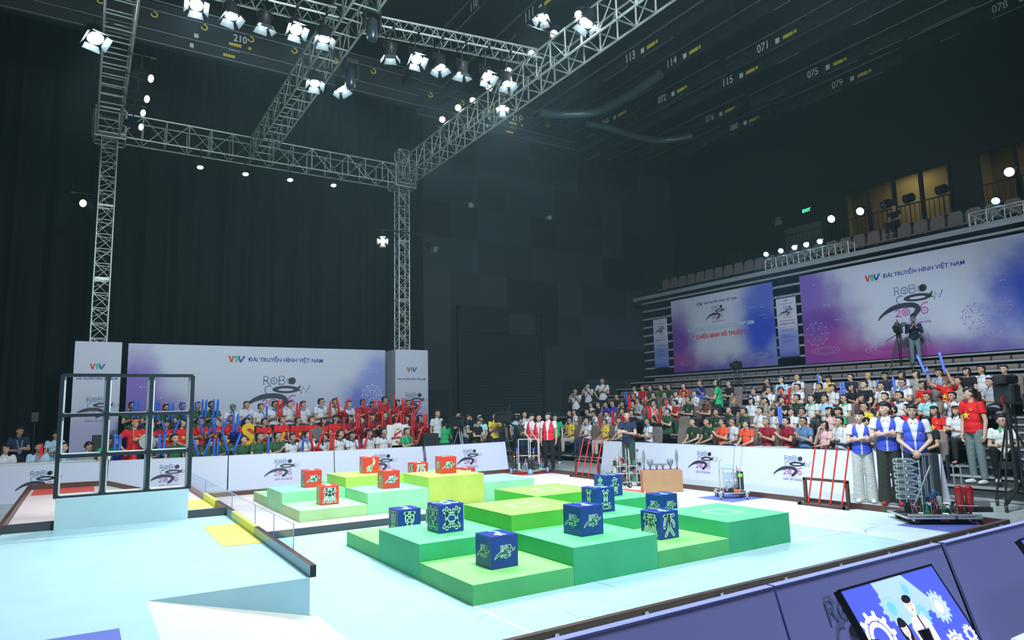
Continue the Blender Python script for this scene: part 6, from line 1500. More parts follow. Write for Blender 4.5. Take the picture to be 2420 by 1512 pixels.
 ('0', 11.35, 3.254, 0.2, 1.008, -112.4, 'cross', 'short', 'WS', 'L', '-', "person in white shirt, fifteenth from left, right stand's front row", 'fifteenth person, right stand row one'),
 ('0', 11.35, 2.641, 0.2, 0.995, -108.9, 'cross', 'short', 'WS', '-', '-', "person in white shirt, sixteenth from left, right stand's front row", 'sixteenth person, right stand row one'),
 ('0', 11.35, 1.393, 0.2, 1.002, -97.5, 'lap-', 'short', 'K', '-', '-', "person in black shirt, right stand's front row", 'seventeenth person, right stand row one'),
 ('1', 12.25, 14.497, 0.497, 0.942, -95.1, 'lap', 'short', 'N', '-', '-', "person in navy polo, first from left, right stand's second row", 'first person, right stand row two'),
 ('1', 12.25, 14.186, 0.497, 0.968, -114.9, 'lap', 'short', 'W', '-', '-', "person in white polo, second from left, right stand's second row", 'second person, right stand row two'),
 ('1', 12.25, 13.44, 0.497, 0.977, -101.3, 'lap', 'short', 'OF', '-', '-', "officer in dark green, third from left, right stand's second row", 'third person, right stand row two'),
 ('1', 12.25, 12.942, 0.497, 0.935, -114.9, 'low', 'short', 'W', 's', '-', "person in white polo, fourth from left, right stand's second row", 'fourth person, right stand row two'),
 ('1', 12.25, 12.261, 0.497, 0.93, -98.8, 'low', 'short', 'W', '-', 'rO', "person in white polo with red stick, right stand's second row", 'fifth person, right stand row two'),
 ('1', 12.25, 11.557, 0.497, 0.979, -108.1, 'phone', 'short', 'RP', '-', 'rU', "person in red polo with red sticks, right stand's second row", 'sixth person, right stand row two'),
 ('1', 12.25, 11.11, 0.497, 0.93, -94.9, 'lap', 'short', 'K', '-', '-', "person in black shirt, right stand's second row", 'seventh person, right stand row two'),
 ('1', 12.25, 9.921, 0.497, 0.987, -92.5, 'stk-', 'short', 'G', '-', 'rU', "soldier in green with red sticks, eighth from left, right stand's second row", 'eighth person, right stand row two'),
 ('1', 12.25, 9.464, 0.497, 0.955, -103.9, 'stk', 'short', 'G', '-', 'rV', "soldier in green with red sticks, ninth from left, right stand's second row", 'ninth person, right stand row two'),
 ('1', 12.25, 7.56, 0.497, 0.93, -92.0, 'lap', 'short', 'OF', '-', '-', "officer in dark green, tenth from left, right stand's second row", 'tenth person, right stand row two'),
 ('1', 12.25, 7.077, 0.497, 0.984, -108.6, 'lap', 'short', 'OF', '-', '-', "officer in dark green, eleventh from left, right stand's second row", 'eleventh person, right stand row two'),
 ('1', 12.25, 6.587, 0.497, 0.95, -114.2, 'lap', 'short', 'OF', '-', '-', "officer in dark green, twelfth from left, right stand's second row", 'twelfth person, right stand row two'),
 ('1', 12.25, 6.06, 0.497, 0.957, -101.6, 'phone', 'short', 'W', '-', '-', "person in white polo, thirteenth from left, right stand's second row", 'thirteenth person, right stand row two'),
 ('1', 12.25, 5.625, 0.497, 0.93, -115.2, 'lap', 'bob', 'W', '-', '-', "person in white polo, fourteenth from left, right stand's second row", 'fourteenth person, right stand row two'),
 ('1', 12.25, 5.096, 0.497, 0.93, -111.3, 'stk', 'tail', 'W', '-', 'lU', "pony-tailed person in white polo with bright blue sticks, right stand's second row", 'fifteenth person, right stand row two'),
 ('1', 12.25, 4.792, 0.497, 0.93, -106.2, 'lap', 'bun', 'WS', 'g', '-', "person in white shirt with glasses, right stand's second row", 'sixteenth person, right stand row two'),
 ('1', 12.25, 4.054, 0.497, 0.935, -101.3, 'lap', 'bob', 'P', '-', '-', "person in pink T-shirt, right stand's second row", 'seventeenth person, right stand row two'),
 ('1', 12.25, 3.815, 0.497, 0.93, -112.3, 'lap', 'fringe', 'GT', '-', '-', "person in green T-shirt, right stand's second row", 'eighteenth person, right stand row two'),
 ('1', 12.25, 3.154, 0.497, 1.015, -115.0, 'phone', 'short', 'Y', 'g', '-', "person in yellow polo with glasses, right stand's second row", 'nineteenth person, right stand row two'),
 ('1', 12.25, 2.527, 0.497, 0.942, -95.2, 'lap-', 'short', 'N', '-', '-', "person in navy polo, twentieth from left, right stand's second row", 'twentieth person, right stand row two'),
 ('1', 12.25, 2.167, 0.497, 0.972, -108.5, 'lap', 'short', 'R', '-', '-', "person in red star T-shirt, right stand's second row", 'twenty-first person, right stand row two'),
 ('1', 12.25, 1.636, 0.497, 0.93, -93.0, 'phone', 'long', 'R', '-', '-', "long-haired person in red star T-shirt, right stand's second row", 'twenty-second person, right stand row two'),
 ('1', 12.25, 1.201, 0.497, 0.93, -94.5, 'phone', 'long', 'WS', 'h', '-', "long-haired person in white shirt with headband, right stand's second row", 'twenty-third person, right stand row two'),
 ('2', 13.15, 14.321, 0.794, 0.93, -106.9, 'lap', 'short', 'W', '-', '-', "person in white polo, first from left, right stand's third row", 'first person, right stand row three'),
 ('2', 13.15, 13.891, 0.794, 0.935, -105.0, 'lap', 'short', 'K', '-', '-', "person in black shirt, second from left, right stand's third row", 'second person, right stand row three'),
 ('2', 13.15, 13.458, 0.794, 0.93, -103.5, 'chin', 'short', 'BL', '-', '-', "person in royal blue polo, third from left, right stand's third row", 'third person, right stand row three'),
 ('2', 13.15, 13.085, 0.794, 0.957, -100.5, 'lap', 'short', 'BL', '-', '-', "person in royal blue polo, fourth from left, right stand's third row", 'fourth person, right stand row three'),
 ('2', 13.15, 12.552, 0.794, 0.931, -101.7, 'lap', 'short', 'K', '-', '-', "person in black shirt, fifth from left, right stand's third row", 'fifth person, right stand row three'),
 ('2', 13.15, 12.014, 0.794, 0.93, -102.6, 'lap', 'short', 'G', '-', '-', "soldier in green, right stand's third row", 'sixth person, right stand row three'),
 ('2', 13.15, 11.758, 0.794, 1.022, -101.1, 'stk-', 'short', 'CK', '-', 'rU', "person in checked shirt with red sticks, right stand's third row", 'seventh person, right stand row three'),
 ('2', 13.15, 10.981, 0.794, 0.93, -93.4, 'lap', 'short', 'W', '-', '-', "person in white polo, eighth from left, right stand's third row", 'eighth person, right stand row three'),
 ('2', 13.15, 10.368, 0.794, 0.973, -103.8, 'lap', 'short', 'W', '-', '-', "person in white polo, ninth from left, right stand's third row", 'ninth person, right stand row three'),
 ('2', 13.15, 10.025, 0.794, 0.93, -105.7, 'stk-', 'short', 'RP', '-', 'rO', "person in red polo with red stick, right stand's third row", 'tenth person, right stand row three'),
 ('2', 13.15, 9.441, 0.794, 1.017, -98.7, 'phone', 'short', 'OF', '-', '-', "officer in dark green, eleventh from left, right stand's third row", 'eleventh person, right stand row three'),
 ('2', 13.15, 8.676, 0.794, 1.025, -110.3, 'phone', 'short', 'BR', '-', '-', "person in brown shirt, right stand's third row", 'twelfth person, right stand row three'),
 ('2', 13.15, 7.636, 0.794, 0.93, -108.8, 'lap', 'bob', 'K', 'y', '-', "person in black shirt, thirteenth from left, right stand's third row", 'thirteenth person, right stand row three'),
 ('2', 13.15, 7.019, 0.794, 0.93, -92.5, 'lap', 'bob', 'WS', '-', '-', "person in white shirt, fourteenth from left, right stand's third row", 'fourteenth person, right stand row three'),
 ('2', 13.15, 6.562, 0.794, 0.93, -103.5, 'lap', 'tail', 'BE', '-', '-', "pony-tailed person in beige shirt, right stand's third row", 'fifteenth person, right stand row three'),
 ('2', 13.15, 5.996, 0.794, 0.93, -102.8, 'cam', 'short', 'K', '-', '-', "person in black shirt, sixteenth from left, right stand's third row", 'sixteenth person, right stand row three'),
 ('2', 13.15, 5.541, 0.794, 0.977, -115.7, 'lap', 'short', 'OF', '-', '-', "officer in dark green, seventeenth from left, right stand's third row", 'seventeenth person, right stand row three'),
 ('2', 13.15, 5.108, 0.794, 0.956, -106.0, 'lap', 'short', 'WG', '-', '-', "person in green-collared white polo, right stand's third row", 'eighteenth person, right stand row three'),
 ('2', 13.15, 4.727, 0.794, 0.948, -102.1, 'phone', 'short', 'LB', '-', '-', "person in light blue shirt, right stand's third row", 'nineteenth person, right stand row three'),
 ('2', 13.15, 4.187, 0.794, 0.938, -115.5, 'lap', 'short', 'WG', 'g', '-', "person in green-collared white polo with glasses, right stand's third row", 'twentieth person, right stand row three'),
 ('2', 13.15, 3.728, 0.794, 0.94, -101.2, 'lap', 'long', 'BR', '-', '-', "long-haired person in brown shirt, right stand's third row", 'twenty-first person, right stand row three'),
 ('2', 13.15, 3.159, 0.794, 0.953, -100.8, 'lap', 'short', 'MR', '-', '-', "person in maroon polo, twenty-second from left, right stand's third row", 'twenty-second person, right stand row three'),
 ('2', 13.15, 2.809, 0.794, 0.971, -114.6, 'lap', 'short', 'WK', '-', '-', "person in dark-collared white polo, right stand's third row", 'twenty-third person, right stand row three'),
 ('2', 13.15, 2.197, 0.794, 0.93, -100.9, 'phone', 'short', 'CY', 'g', '-', "person in turquoise shirt with glasses, right stand's third row", 'twenty-fourth person, right stand row three'),
 ('2', 13.15, 1.66, 0.794, 0.93, -104.8, 'cam', 'short', 'WS', '-', '-', "person in white shirt, twenty-fifth from left, right stand's third row", 'twenty-fifth person, right stand row three'),
 ('2', 13.15, 1.265, 0.794, 0.992, -99.7, 'lap', 'bob', 'MR', '-', '-', "person in maroon polo, twenty-sixth from left, right stand's third row", 'twenty-sixth person, right stand row three'),
 ('3', 14.05, 13.857, 1.091, 0.93, -107.5, 'lap', 'short', 'K', '-', '-', "person in black shirt, first from left, right stand's fourth row", 'first person, right stand row four'),
 ('3', 14.05, 13.345, 1.091, 0.93, -99.0, 'lap', 'short', 'K', '-', '-', "person in black shirt, second from left, right stand's fourth row", 'second person, right stand row four'),
 ('3', 14.05, 12.926, 1.091, 0.93, -98.3, 'stk', 'short', 'K', 'h', 'bU', "person in black shirt, headband, blue sticks, right stand's fourth row", 'third person, right stand row four'),
 ('3', 14.05, 11.883, 1.091, 0.93, -115.5, 'lap', 'short', 'OF', 'g', 'rO', "officer in dark green, glasses, red stick, right stand's fourth row", 'fourth person, right stand row four'),
 ('3', 14.05, 11.323, 1.091, 0.93, -114.5, 'lap', 'short', 'G', '-', '-', "soldier in green, right stand's fourth row", 'fifth person, right stand row four'),
 ('3', 14.05, 10.803, 1.091, 0.93, -99.8, 'lap', 'short', 'W', '-', '-', "person in white polo, sixth from left, right stand's fourth row", 'sixth person, right stand row four'),
 ('3', 14.05, 10.434, 1.091, 0.93, -92.9, 'lap', 'short', 'W', '-', '-', "person in white polo, seventh from left, right stand's fourth row", 'seventh person, right stand row four'),
 ('3', 14.05, 9.964, 1.091, 0.93, -110.0, 'phone', 'short', 'W', '-', 'rO', "person in white polo with red stick, right stand's fourth row", 'eighth person, right stand row four'),
 ('3', 14.05, 7.62, 1.091, 0.93, -105.0, 'lap', 'short', 'WK', 'g', '-', "person in dark-collared white polo with glasses, right stand's fourth row", 'ninth person, right stand row four'),
 ('3', 14.05, 7.077, 1.091, 0.943, -101.8, 'chin', 'short', 'W', 'g', '-', "person in white polo with glasses, right stand's fourth row", 'tenth person, right stand row four'),
 ('3', 14.05, 6.566, 1.091, 0.93, -108.3, 'low', 'short', 'N', '-', '-', "person in navy polo, right stand's fourth row", 'eleventh person, right stand row four'),
 ('3', 14.05, 6.12, 1.091, 0.984, -107.3, 'phone', 'short', 'W', 'g', 'rV', "person in white polo, glasses, red sticks, right stand's fourth row", 'twelfth person, right stand row four'),
 ('3', 14.05, 5.442, 1.091, 0.978, -108.5, 'lap', 'short', 'K', '-', '-', "person in black shirt, thirteenth from left, right stand's fourth row", 'thirteenth person, right stand row four'),
 ('3', 14.05, 5.063, 1.091, 0.935, -107.1, 'phone', 'tail', 'W', '-', '-', "pony-tailed person in white polo, right stand's fourth row", 'fourteenth person, right stand row four'),
 ('3', 14.05, 4.506, 1.091, 0.93, -101.7, 'stk', 'long', 'K', '-', 'lU', "long-haired person in black shirt with bright blue sticks, right stand's fourth row", 'fifteenth person, right stand row four'),
 ('3', 14.05, 4.159, 1.091, 0.984, -108.8, 'lap', 'short', 'K', '-', '-', "person in black shirt, sixteenth from left, right stand's fourth row", 'sixteenth person, right stand row four'),
 ('3', 14.05, 3.71, 1.091, 0.931, -106.9, 'lap', 'short', 'W', '-', '-', "person in white polo, seventeenth from left, right stand's fourth row", 'seventeenth person, right stand row four'),
 ('3', 14.05, 3.189, 1.091, 0.987, -97.5, 'stk', 'short', 'WB', 'g', 'lO', "person in blue-collared white polo, glasses, bright blue stick, right stand's fourth row", 'eighteenth person, right stand row four'),
 ('3', 14.05, 2.703, 1.091, 0.93, -115.4, 'lap', 'bob', 'R', '-', '-', "person in red star T-shirt, right stand's fourth row", 'nineteenth person, right stand row four'),
 ('3', 14.05, 2.147, 1.091, 1.01, -102.3, 'raise', 'short', 'R', 'hg', 'lA', "person in red star T-shirt, headband, bright blue sticks, right stand's fourth row", 'twentieth person, right stand row four'),
 ('3', 14.05, 1.922, 1.091, 0.975, -98.4, 'lap-', 'short', 'BE', '-', '-', "person in beige shirt, right stand's fourth row", 'twenty-first person, right stand row four'),
 ('3', 14.05, 1.26, 1.091, 0.93, -108.6, 'phone', 'short', 'CK', '-', '-', "person in checked shirt, right stand's fourth row", 'twenty-second person, right stand row four'),
 ('4', 14.95, 13.832, 1.388, 0.93, -110.7, 'lap', 'short', 'W', '-', '-', "person in white polo, first from left, right stand's fifth row", 'first person, right stand row five'),
 ('4', 14.95, 13.392, 1.388, 0.93, -96.7, 'lap', 'short', 'RP', 'h', '-', "person in red polo with headband, right stand's fifth row", 'second person, right stand row five'),
 ('4', 14.95, 12.968, 1.388, 0.93, -110.3, 'lap', 'short', 'G', '-', '-', "soldier in green, third from left, right stand's fifth row", 'third person, right stand row five'),
 ('4', 14.95, 12.394, 1.388, 0.93, -111.5, 'lap', 'short', 'G', '-', '-', "soldier in green, fourth from left, right stand's fifth row", 'fourth person, right stand row five'),
 ('4', 14.95, 12.014, 1.388, 0.93, -105.6, 'lap', 'short', 'OF', '-', '-', "officer in dark green, right stand's fifth row", 'fifth person, right stand row five'),
 ('4', 14.95, 11.287, 1.388, 0.93, -99.2, 'phone', 'short', 'O', '-', '-', "person in orange polo, right stand's fifth row", 'sixth person, right stand row five'),
 ('4', 14.95, 10.514, 1.388, 0.995, -113.6, 'lap', 'short', 'N', '-', '-', "person in navy polo, right stand's fifth row", 'seventh person, right stand row five'),
 ('4', 14.95, 9.279, 1.388, 0.933, -108.3, 'phone', 'short', 'K', '-', '-', "person in black shirt, eighth from left, right stand's fifth row", 'eighth person, right stand row five'),
 ('4', 14.95, 7.788, 1.388, 0.942, -108.0, 'lap', 'short', 'K', '-', '-', "person in black shirt, ninth from left, right stand's fifth row", 'ninth person, right stand row five'),
 ('4', 14.95, 7.283, 1.388, 0.956, -96.0, 'lap', 'short', 'LB', '-', '-', "person in light blue shirt, right stand's fifth row", 'tenth person, right stand row five'),
 ('4', 14.95, 6.716, 1.388, 1.004, -105.5, 'lap', 'short', 'W', '-', '-', "person in white polo, eleventh from left, right stand's fifth row", 'eleventh person, right stand row five'),
 ('4', 14.95, 5.987, 1.388, 0.959, -95.5, 'lap', 'short', 'W', '-', '-', "person in white polo, twelfth from left, right stand's fifth row", 'twelfth person, right stand row five'),
 ('4', 14.95, 5.722, 1.388, 0.93, -111.9, 'stk', 'short', 'Y', 'ck', 'lO', "person in yellow polo, cap, bright blue stick, right stand's fifth row", 'thirteenth person, right stand row five'),
 ('4', 14.95, 5.053, 1.388, 0.93, -107.9, 'phone', 'short', 'N', 'g', '-', "person in navy polo with glasses, right stand's fifth row", 'fourteenth person, right stand row five'),
 ('4', 14.95, 4.549, 1.388, 0.939, -100.4, 'lap', 'bald', 'GY', 'y', '-', "person in grey shirt, right stand's fifth row", 'fifteenth person, right stand row five'),
 ('4', 14.95, 4.096, 1.388, 0.93, -94.8, 'lap', 'fringe', 'N', 'g', 'lO', "person in navy polo, glasses, bright blue stick, right stand's fifth row", 'sixteenth person, right stand row five'),
 ('4', 14.95, 3.653, 1.388, 0.93, -105.2, 'lap', 'bob', 'WS', '-', '-', "person in white shirt, seventeenth from left, right stand's fifth row", 'seventeenth person, right stand row five'),
 ('4', 14.95, 3.287, 1.388, 0.93, -110.6, 'lap', 'bob', 'PT', '-', '-', "person in patterned blouse, right stand's fifth row", 'eighteenth person, right stand row five'),
 ('4', 14.95, 2.731, 1.388, 0.942, -113.1, 'stk', 'fringe', 'CK', 'g', 'lO', "person in checked shirt, glasses, bright blue stick, right stand's fifth row", 'nineteenth person, right stand row five'),
 ('4', 14.95, 2.099, 1.388, 0.93, -103.3, 'lap', 'bob', 'K', '-', 'rO', "person in black shirt with red stick, right stand's fifth row", 'twentieth person, right stand row five'),
 ('4', 14.95, 1.78, 1.388, 0.949, -111.4, 'lap', 'short', 'WS', '-', '-', "person in white shirt, twenty-first from left, right stand's fifth row", 'twenty-first person, right stand row five'),
 ('4', 14.95, 1.306, 1.388, 0.93, -96.6, 'phone', 'short', 'WS', '-', '-', "person in white shirt, twenty-second from left, right stand's fifth row", 'twenty-second person, right stand row five'),
]
# ---------------------------------------------------------------- left stand: risers, benches
for y0, y1, z in ((13.5, 14.38, 0.5), (14.38, 15.7, 0.95)):
    mb = MB(); mb.box(-2.6, 5.75, y0, y1, 0, z); o = mb.build('floor_left_riser', M_STEP); o['kind'] = 'structure'
for y, z, lab in ((13.2, 0, 'front'), (14.05, 0.5, 'middle'), (14.9, 0.95, 'back')):
    mb = MB(); mb.bev(-2.5, 5.55 if z else 4.6, y - 0.13, y + 0.15, z + 0.36, z + 0.40, 0.01); b_ = mb.build('long_bench', M_GREYPL); tag(b_, 'long grey bench under the %s row of the left stand' % lab, 'bench')
    x = -2.3
    while x < (5.4 if z else 4.5): mb = MB(); mb.box(x, x + 0.05, y - 0.1, y + 0.12, z, z + 0.36); mb.build('leg', M_GREYPL, b_); x += 1.6

TR = [(0.02, 0.022, 0.028), (0.025, 0.03, 0.045), (0.03, 0.045, 0.09), (0.05, 0.05, 0.055), (0.36, 0.34, 0.30)]
for i, (row, x, y, z, s, rz, pose, hair, sh, ex, st, lab, who) in enumerate(CROWD):
    tr = (0.03, 0.09, 0.05) if sh in ('G', 'OF') else ((0.45, 0.44, 0.41) if sh in ('MR', 'Y') and row == '0' else TR[i % 4])
    pr = None
    b = person(x, y, z, s, rz, pose, hair, sh, lab, ex, tr, haircol={'y': (0.30, 0.20, 0.12)}.get('y') if ('y' in ex and sh == 'K') else ((0.20, 0.20, 0.20) if 'y' in ex else None), shoes=(0.02, 0.02, 0.02) if row == '0' else None,
               group='spectators seated in the left stand' if row[0] == 'L' else 'spectators seated in the right stand')
    if st != '-': sticks(b, pose, st, who)
taken = []
for (row, x, y, z, s, rz, *_r2) in CROWD:
    if row[0] == 'L': continue
    k = int(row)
    if any(t[0] == k and abs(t[1] - y) < 0.47 for t in taken): continue
    taken.append((k, y)); place_seats(k, [y], 'brown shell seat with a spectator sitting on it', 'shell seats under the spectators')
for k, ys in ((0, (12.4, 10.45, 8.3, 2.55, 1.9)), (1, (12.5, 9.1, 3.6, 2.4, 1.15)), (2, (8.55, 6.5)), (3, (13.3, 8.6, 4.8))):
    for j, y in enumerate(ys):
        if any(t[0] == k and abs(t[1] - y) < 0.42 for t in taken): continue
        taken.append((k, y)); place_seats(k, [y], 'empty brown shell seat between the spectators', 'empty shell seats between the spectators')

# ---------------------------------------------------------------- people standing or working
WH_ = (0.62, 0.62, 0.60)
def vest(b, pose, col, badge):
    v = link_mesh('vest', pm(pose, 'vest'), b); v.color = col + (1,)
    p = POSES[pose]; e2 = (p.Tm @ Matrix.Rotation(PI/2, 3, 'X')).to_euler()
    mb = MB(); mb.box(-0.016, 0.016, -0.006, 0.006, 0, 0.002, 0); link_mesh('badge', mb.mesh('vest_badge', badge), v, tuple(p.up((0.085, -0.142, 0.30))), e2)
    t = MB()
VB = (0.055, 0.095, 0.62); VRd = (0.78, 0.02, 0.05)
MBG = mat('badge_pink', (0.75, 0.25, 0.45), 0.5); MBW = mat('badge_white', (0.8, 0.8, 0.85), 0.5)
a = person(8.85, 1.31, ZF, 0.965, -62, 'scross', 'fringe', 'W', 'shorter student in blue vest and pale grey joggers, arms crossed', 'w', (0.50, 0.51, 0.50), (0.75, 0.75, 0.73), True, 'students in blue vests', skin=(0.62, 0.40, 0.30)); vest(a, 'scross', VB, MBG)
a = person(8.85, 0.83, ZF, 1.055, -66, 'scross0', 'fringe', 'W', 'tall student in blue vest and faded black jeans, arms crossed', '', (0.035, 0.037, 0.033), (0.35, 0.03, 0.03), True, 'students in blue vests', skin=(0.62, 0.41, 0.31)); vest(a, 'scross0', VB, MBG)
a = person(8.85, 0.37, ZF, 1.03, -60, 'sclasp', 'fringe', 'W', 'student in blue vest with glasses, hands clasped, behind the bottle robot', 'g', (0.02, 0.03, 0.06), (0.72, 0.68, 0.55), True, 'students in blue vests', skin=(0.64, 0.43, 0.33)); vest(a, 'sclasp', VB, MBG)
for (x, y, s, rz, ps, hair, lab) in ((8.30, 11.21, 0.97, -48, 'sclasp-', 'fringe', 'student in red vest at the left of the three, head turned down'), (8.30, 10.83, 0.95, -45, 'sclasp', 'short', 'student in red vest in the middle of the three'), (8.32, 10.39, 0.99, -50, 'sdown', 'fringe', 'student in red vest at the right of the three, arm hanging')):
    a = person(x, y, ZF, s, rz, ps, hair, 'W', lab, '', (0.012, 0.012, 0.014), (0.02, 0.02, 0.02), False, 'students in red vests'); vest(a, ps, VRd, MBW)
person(8.70, 7.41, ZF, 0.985, -60, 'soper', 'short', 'N', 'person in navy polo and dark green trousers working a controller behind the far robot', '', (0.03, 0.06, 0.05), (0.02, 0.02, 0.02), skin=(0.60, 0.38, 0.27))
person(9.9, 12.2, ZF, 0.94, -55, 'sdown', 'fringe', 'GT', 'person in bright green polo and black trousers beside the red-vested students', 'g', (0.015, 0.015, 0.018), (0.72, 0.74, 0.75))
# crew behind the far barrier
CREW = [(6.25, 13.5, 1.69, 'sstand', 'short', 'WS', '', 20, 'person in pale shirt standing beside the corner tower'), (6.50, 13.9, 1.50, 'slook', 'short', 'GT', '', 150, 'person in green T-shirt bending over the black speaker'),
 (7.1, 13.7, 1.60, 'scam', 'short', 'K', '', 10, 'camera operator in black hidden behind the first video camera'), (7.2, 13.4, 1.53, 'slook', 'short', 'GY', '', 60, 'person in grey polo leaning toward the first video camera'),
 (7.7, 14.0, 1.49, 'sstand', 'long', 'K', '', 5, 'long-haired person peering between the grey and turquoise shirts'), (7.35, 12.95, 1.36, 'slook', 'short', 'K', 'g', 20, 'person in black shirt with glasses looking down at a tablet'),
 (7.62, 13.15, 1.46, 'sclasp-', 'short', 'CY', '', -15, 'person in turquoise short-sleeved shirt with bowed head'), (8.0, 13.9, 1.54, 'sstand', 'short', 'N', '', 0, 'person half hidden behind the turquoise shirt'),
 (8.15, 13.15, 1.54, 'scross', 'short', 'Y', 't', 0, 'person in yellow polo with lanyard, arms crossed, by the second camera'), (8.9, 14.0, 1.60, 'sstand', 'short', 'K', '', 0, 'person hidden behind the second video camera'),
 (9.0, 13.2, 1.55, 'sstand', 'short', 'LB', '', 10, 'person in light blue shirt left of the hooded grey jacket'), (9.4, 13.7, 1.54, 'sstand', 'short', 'Y', 'g', 0, 'person in yellow shirt behind the light blue shirt'),
 (8.72, 12.55, 1.39, 'slook', 'short', 'DG', 'Lg', -10, 'person in dark grey jacket and jeans looking down'), (9.6, 13.6, 1.58, 'sstand', 'short', 'WS', '', 0, 'person in pale shirt behind the dark grey jacket')]
POSES['scam'] = POSES['sfilm']
for (x, y, hz_, ps, hair, sh, ex, rz, lab) in CREW:
    base = 1.575 if ps not in ('slook',) else 1.55
    person(x, y, ZF, max(0.88, min(1.08, hz_ / base)), rz, ps if ps != 'scam' else 'sfilm', hair, sh, lab, ex, TR[int(x * 7) % 4] if sh != 'DG' else (0.03, 0.05, 0.12), None, False, 'crew standing behind the far barrier')
a = person(6.45, 13.4, 0.25, 0.98, 150, 'phone', 'short', 'GT', 'person in printed green T-shirt and black cap seated with back to us', 'ck', (0.015, 0.015, 0.02), None)
mb = MB(); mb.bev(-0.2, 0.2, -0.2, 0.2, 0, 0.62, 0.02); tag(mb.build('equipment_case', M_BLACK, loc=(6.45, 13.42, 0)), 'black case under the seated person in a cap', 'case')
# table group at the far left
person(-4.46, 14.5, 0, 0.985, 25, 'slook', 'short', 'N', 'person in navy polo with pale lanyard standing at the left table', 't', TR[0], None, skin=(0.45, 0.26, 0.17))
person(-4.67, 14.1, 0, 1.0, 20, 'lap+', 'bob', 'W', 'person in white blouse seated at the far left edge', '', TR[0], None)
person(-4.01, 14.05, 0, 1.0, 25, 'phone', 'short', 'LB', 'person in light blue shirt with a red fan before the face', '', TR[1], None)
person(-3.71, 14.5, 0, 0.90, 15, 'slook', 'short', 'LB', 'person in light blue shirt leaning over the left table', '', TR[0], None)
person(-3.53, 14.0, 0, 0.99, 70, 'lap', 'short', 'LB', 'person in light blue shirt in profile behind the window rack', '', TR[0], None)
person(-3.10, 14.1, 0, 0.99, 60, 'low', 'short', 'LB', 'person in light blue shirt bending beside the laptop', '', TR[0], None)
person(-2.07, 13.25, 0, 1.06, 12, 'ship', 'short', 'R', 'standing person in red star T-shirt and headband holding a rolled flag', 'hg', TR[0], None)
# right stand: standing
person(13.15, 15.28, ZK(2), 1.02, -60, 'sfilm', 'short', 'WK', 'photographer in white polo with strap, leftmost of three, camera raised sideways', 's', TR[0], None)
person(14.05, 15.61, ZK(3), 0.98, -60, 'sfilm', 'fringe', 'WS', 'photographer in long white shirt with both arms raised to the camera', 's', TR[0], None)
person(14.05, 14.7, ZK(3), 1.07, -60, 'ship', 'short', 'W', 'photographer in white T-shirt with black strap, one hand on hip', 's', TR[0], None)
person(13.15, 8.22, ZK(2), 1.05, -150, 'soper', 'long', 'GT', 'long-haired person in green T-shirt standing in the stand with bright blue sticks', 't', TR[0], None)
g_ = PEOPLE[-1]; sticks(g_, 'soper', 'lX', 'standing person in green T-shirt')
person(11.35, 0.52, ZK(0), 1.08, -110, 'sdown', 'tail', 'R', 'pony-tailed person in red star T-shirt and pale jeans standing at the stand', '', (0.16, 0.22, 0.22), (0.6, 0.6, 0.6), False, skin=(0.62, 0.40, 0.29))
person(11.45, 0.08, 0.245, 1.0, -70, 'squat', 'short', 'WG', 'photographer in white polo with green collar crouching on the aisle steps', 'g', (0.012, 0.012, 0.014), (0.68, 0.68, 0.64), skin=(0.60, 0.38, 0.28))
person(19.25, 5.4, ZK(9), 0.95, -60, 'slean', 'short', 'N', 'camera operator in dark jacket and pale jeans before the largest banner', 'Lc', (0.16, 0.24, 0.26), (0.1, 0.1, 0.1))
person(21.3, 6.66, 7.62, 0.93, -95, 'lap', 'short', 'K', 'dark seated person on the balcony among the round lamps', '', TR[0], None)
# ---------------------------------------------------------------- robots
M_WIRER = mat('red_wire', (0.6, 0.02, 0.02), 0.4); M_WIREB = mat('blue_air_hose', (0.03, 0.13, 0.42), 0.35); M_PCB = mat('green_board', (0.03, 0.20, 0.08), 0.5)
M_CLEARP = bpy.data.materials.new('clear_bottle_plastic'); M_CLEARP.use_nodes = True
nt = M_CLEARP.node_tree; nt.nodes.clear(); out = nt.nodes.new('ShaderNodeOutputMaterial'); mx = nt.nodes.new('ShaderNodeMixShader'); m2_ = nt.nodes.new('ShaderNodeMixShader')
tr = nt.nodes.new('ShaderNodeBsdfTransparent'); gl = nt.nodes.new('ShaderNodeBsdfGlossy'); df = nt.nodes.new('ShaderNodeBsdfDiffuse'); lw = nt.nodes.new('ShaderNodeLayerWeight'); lw.inputs[0].default_value = 0.45
gl.inputs['Roughness'].default_value = 0.08; df.inputs[0].default_value = (0.8, 0.9, 0.95, 1); m2_.inputs[0].default_value = 0.55
nt.links.new(gl.outputs[0], m2_.inputs[1]); nt.links.new(df.outputs[0], m2_.inputs[2]); nt.links.new(lw.outputs['Facing'], mx.inputs[0]); nt.links.new(tr.outputs[0], mx.inputs[1]); nt.links.new(m2_.outputs[0], mx.inputs[2]); nt.links.new(mx.outputs[0], out.inputs[0])
M_REDB = mat('dark_red_bottle', (0.36, 0.01, 0.015), 0.2, coat=0.5); M_BLKP = mat('black_part', (0.02, 0.022, 0.026), 0.4)
M_ORG = mat('orange_red_part', (0.75, 0.12, 0.03), 0.5); M_BLUW = mat('blue_wheel_rubber', (0.12, 0.30, 0.48), 0.5); M_NAVYC = mat('dark_navy_extrusion', (0.05, 0.065, 0.075), 0.4, 0.4)
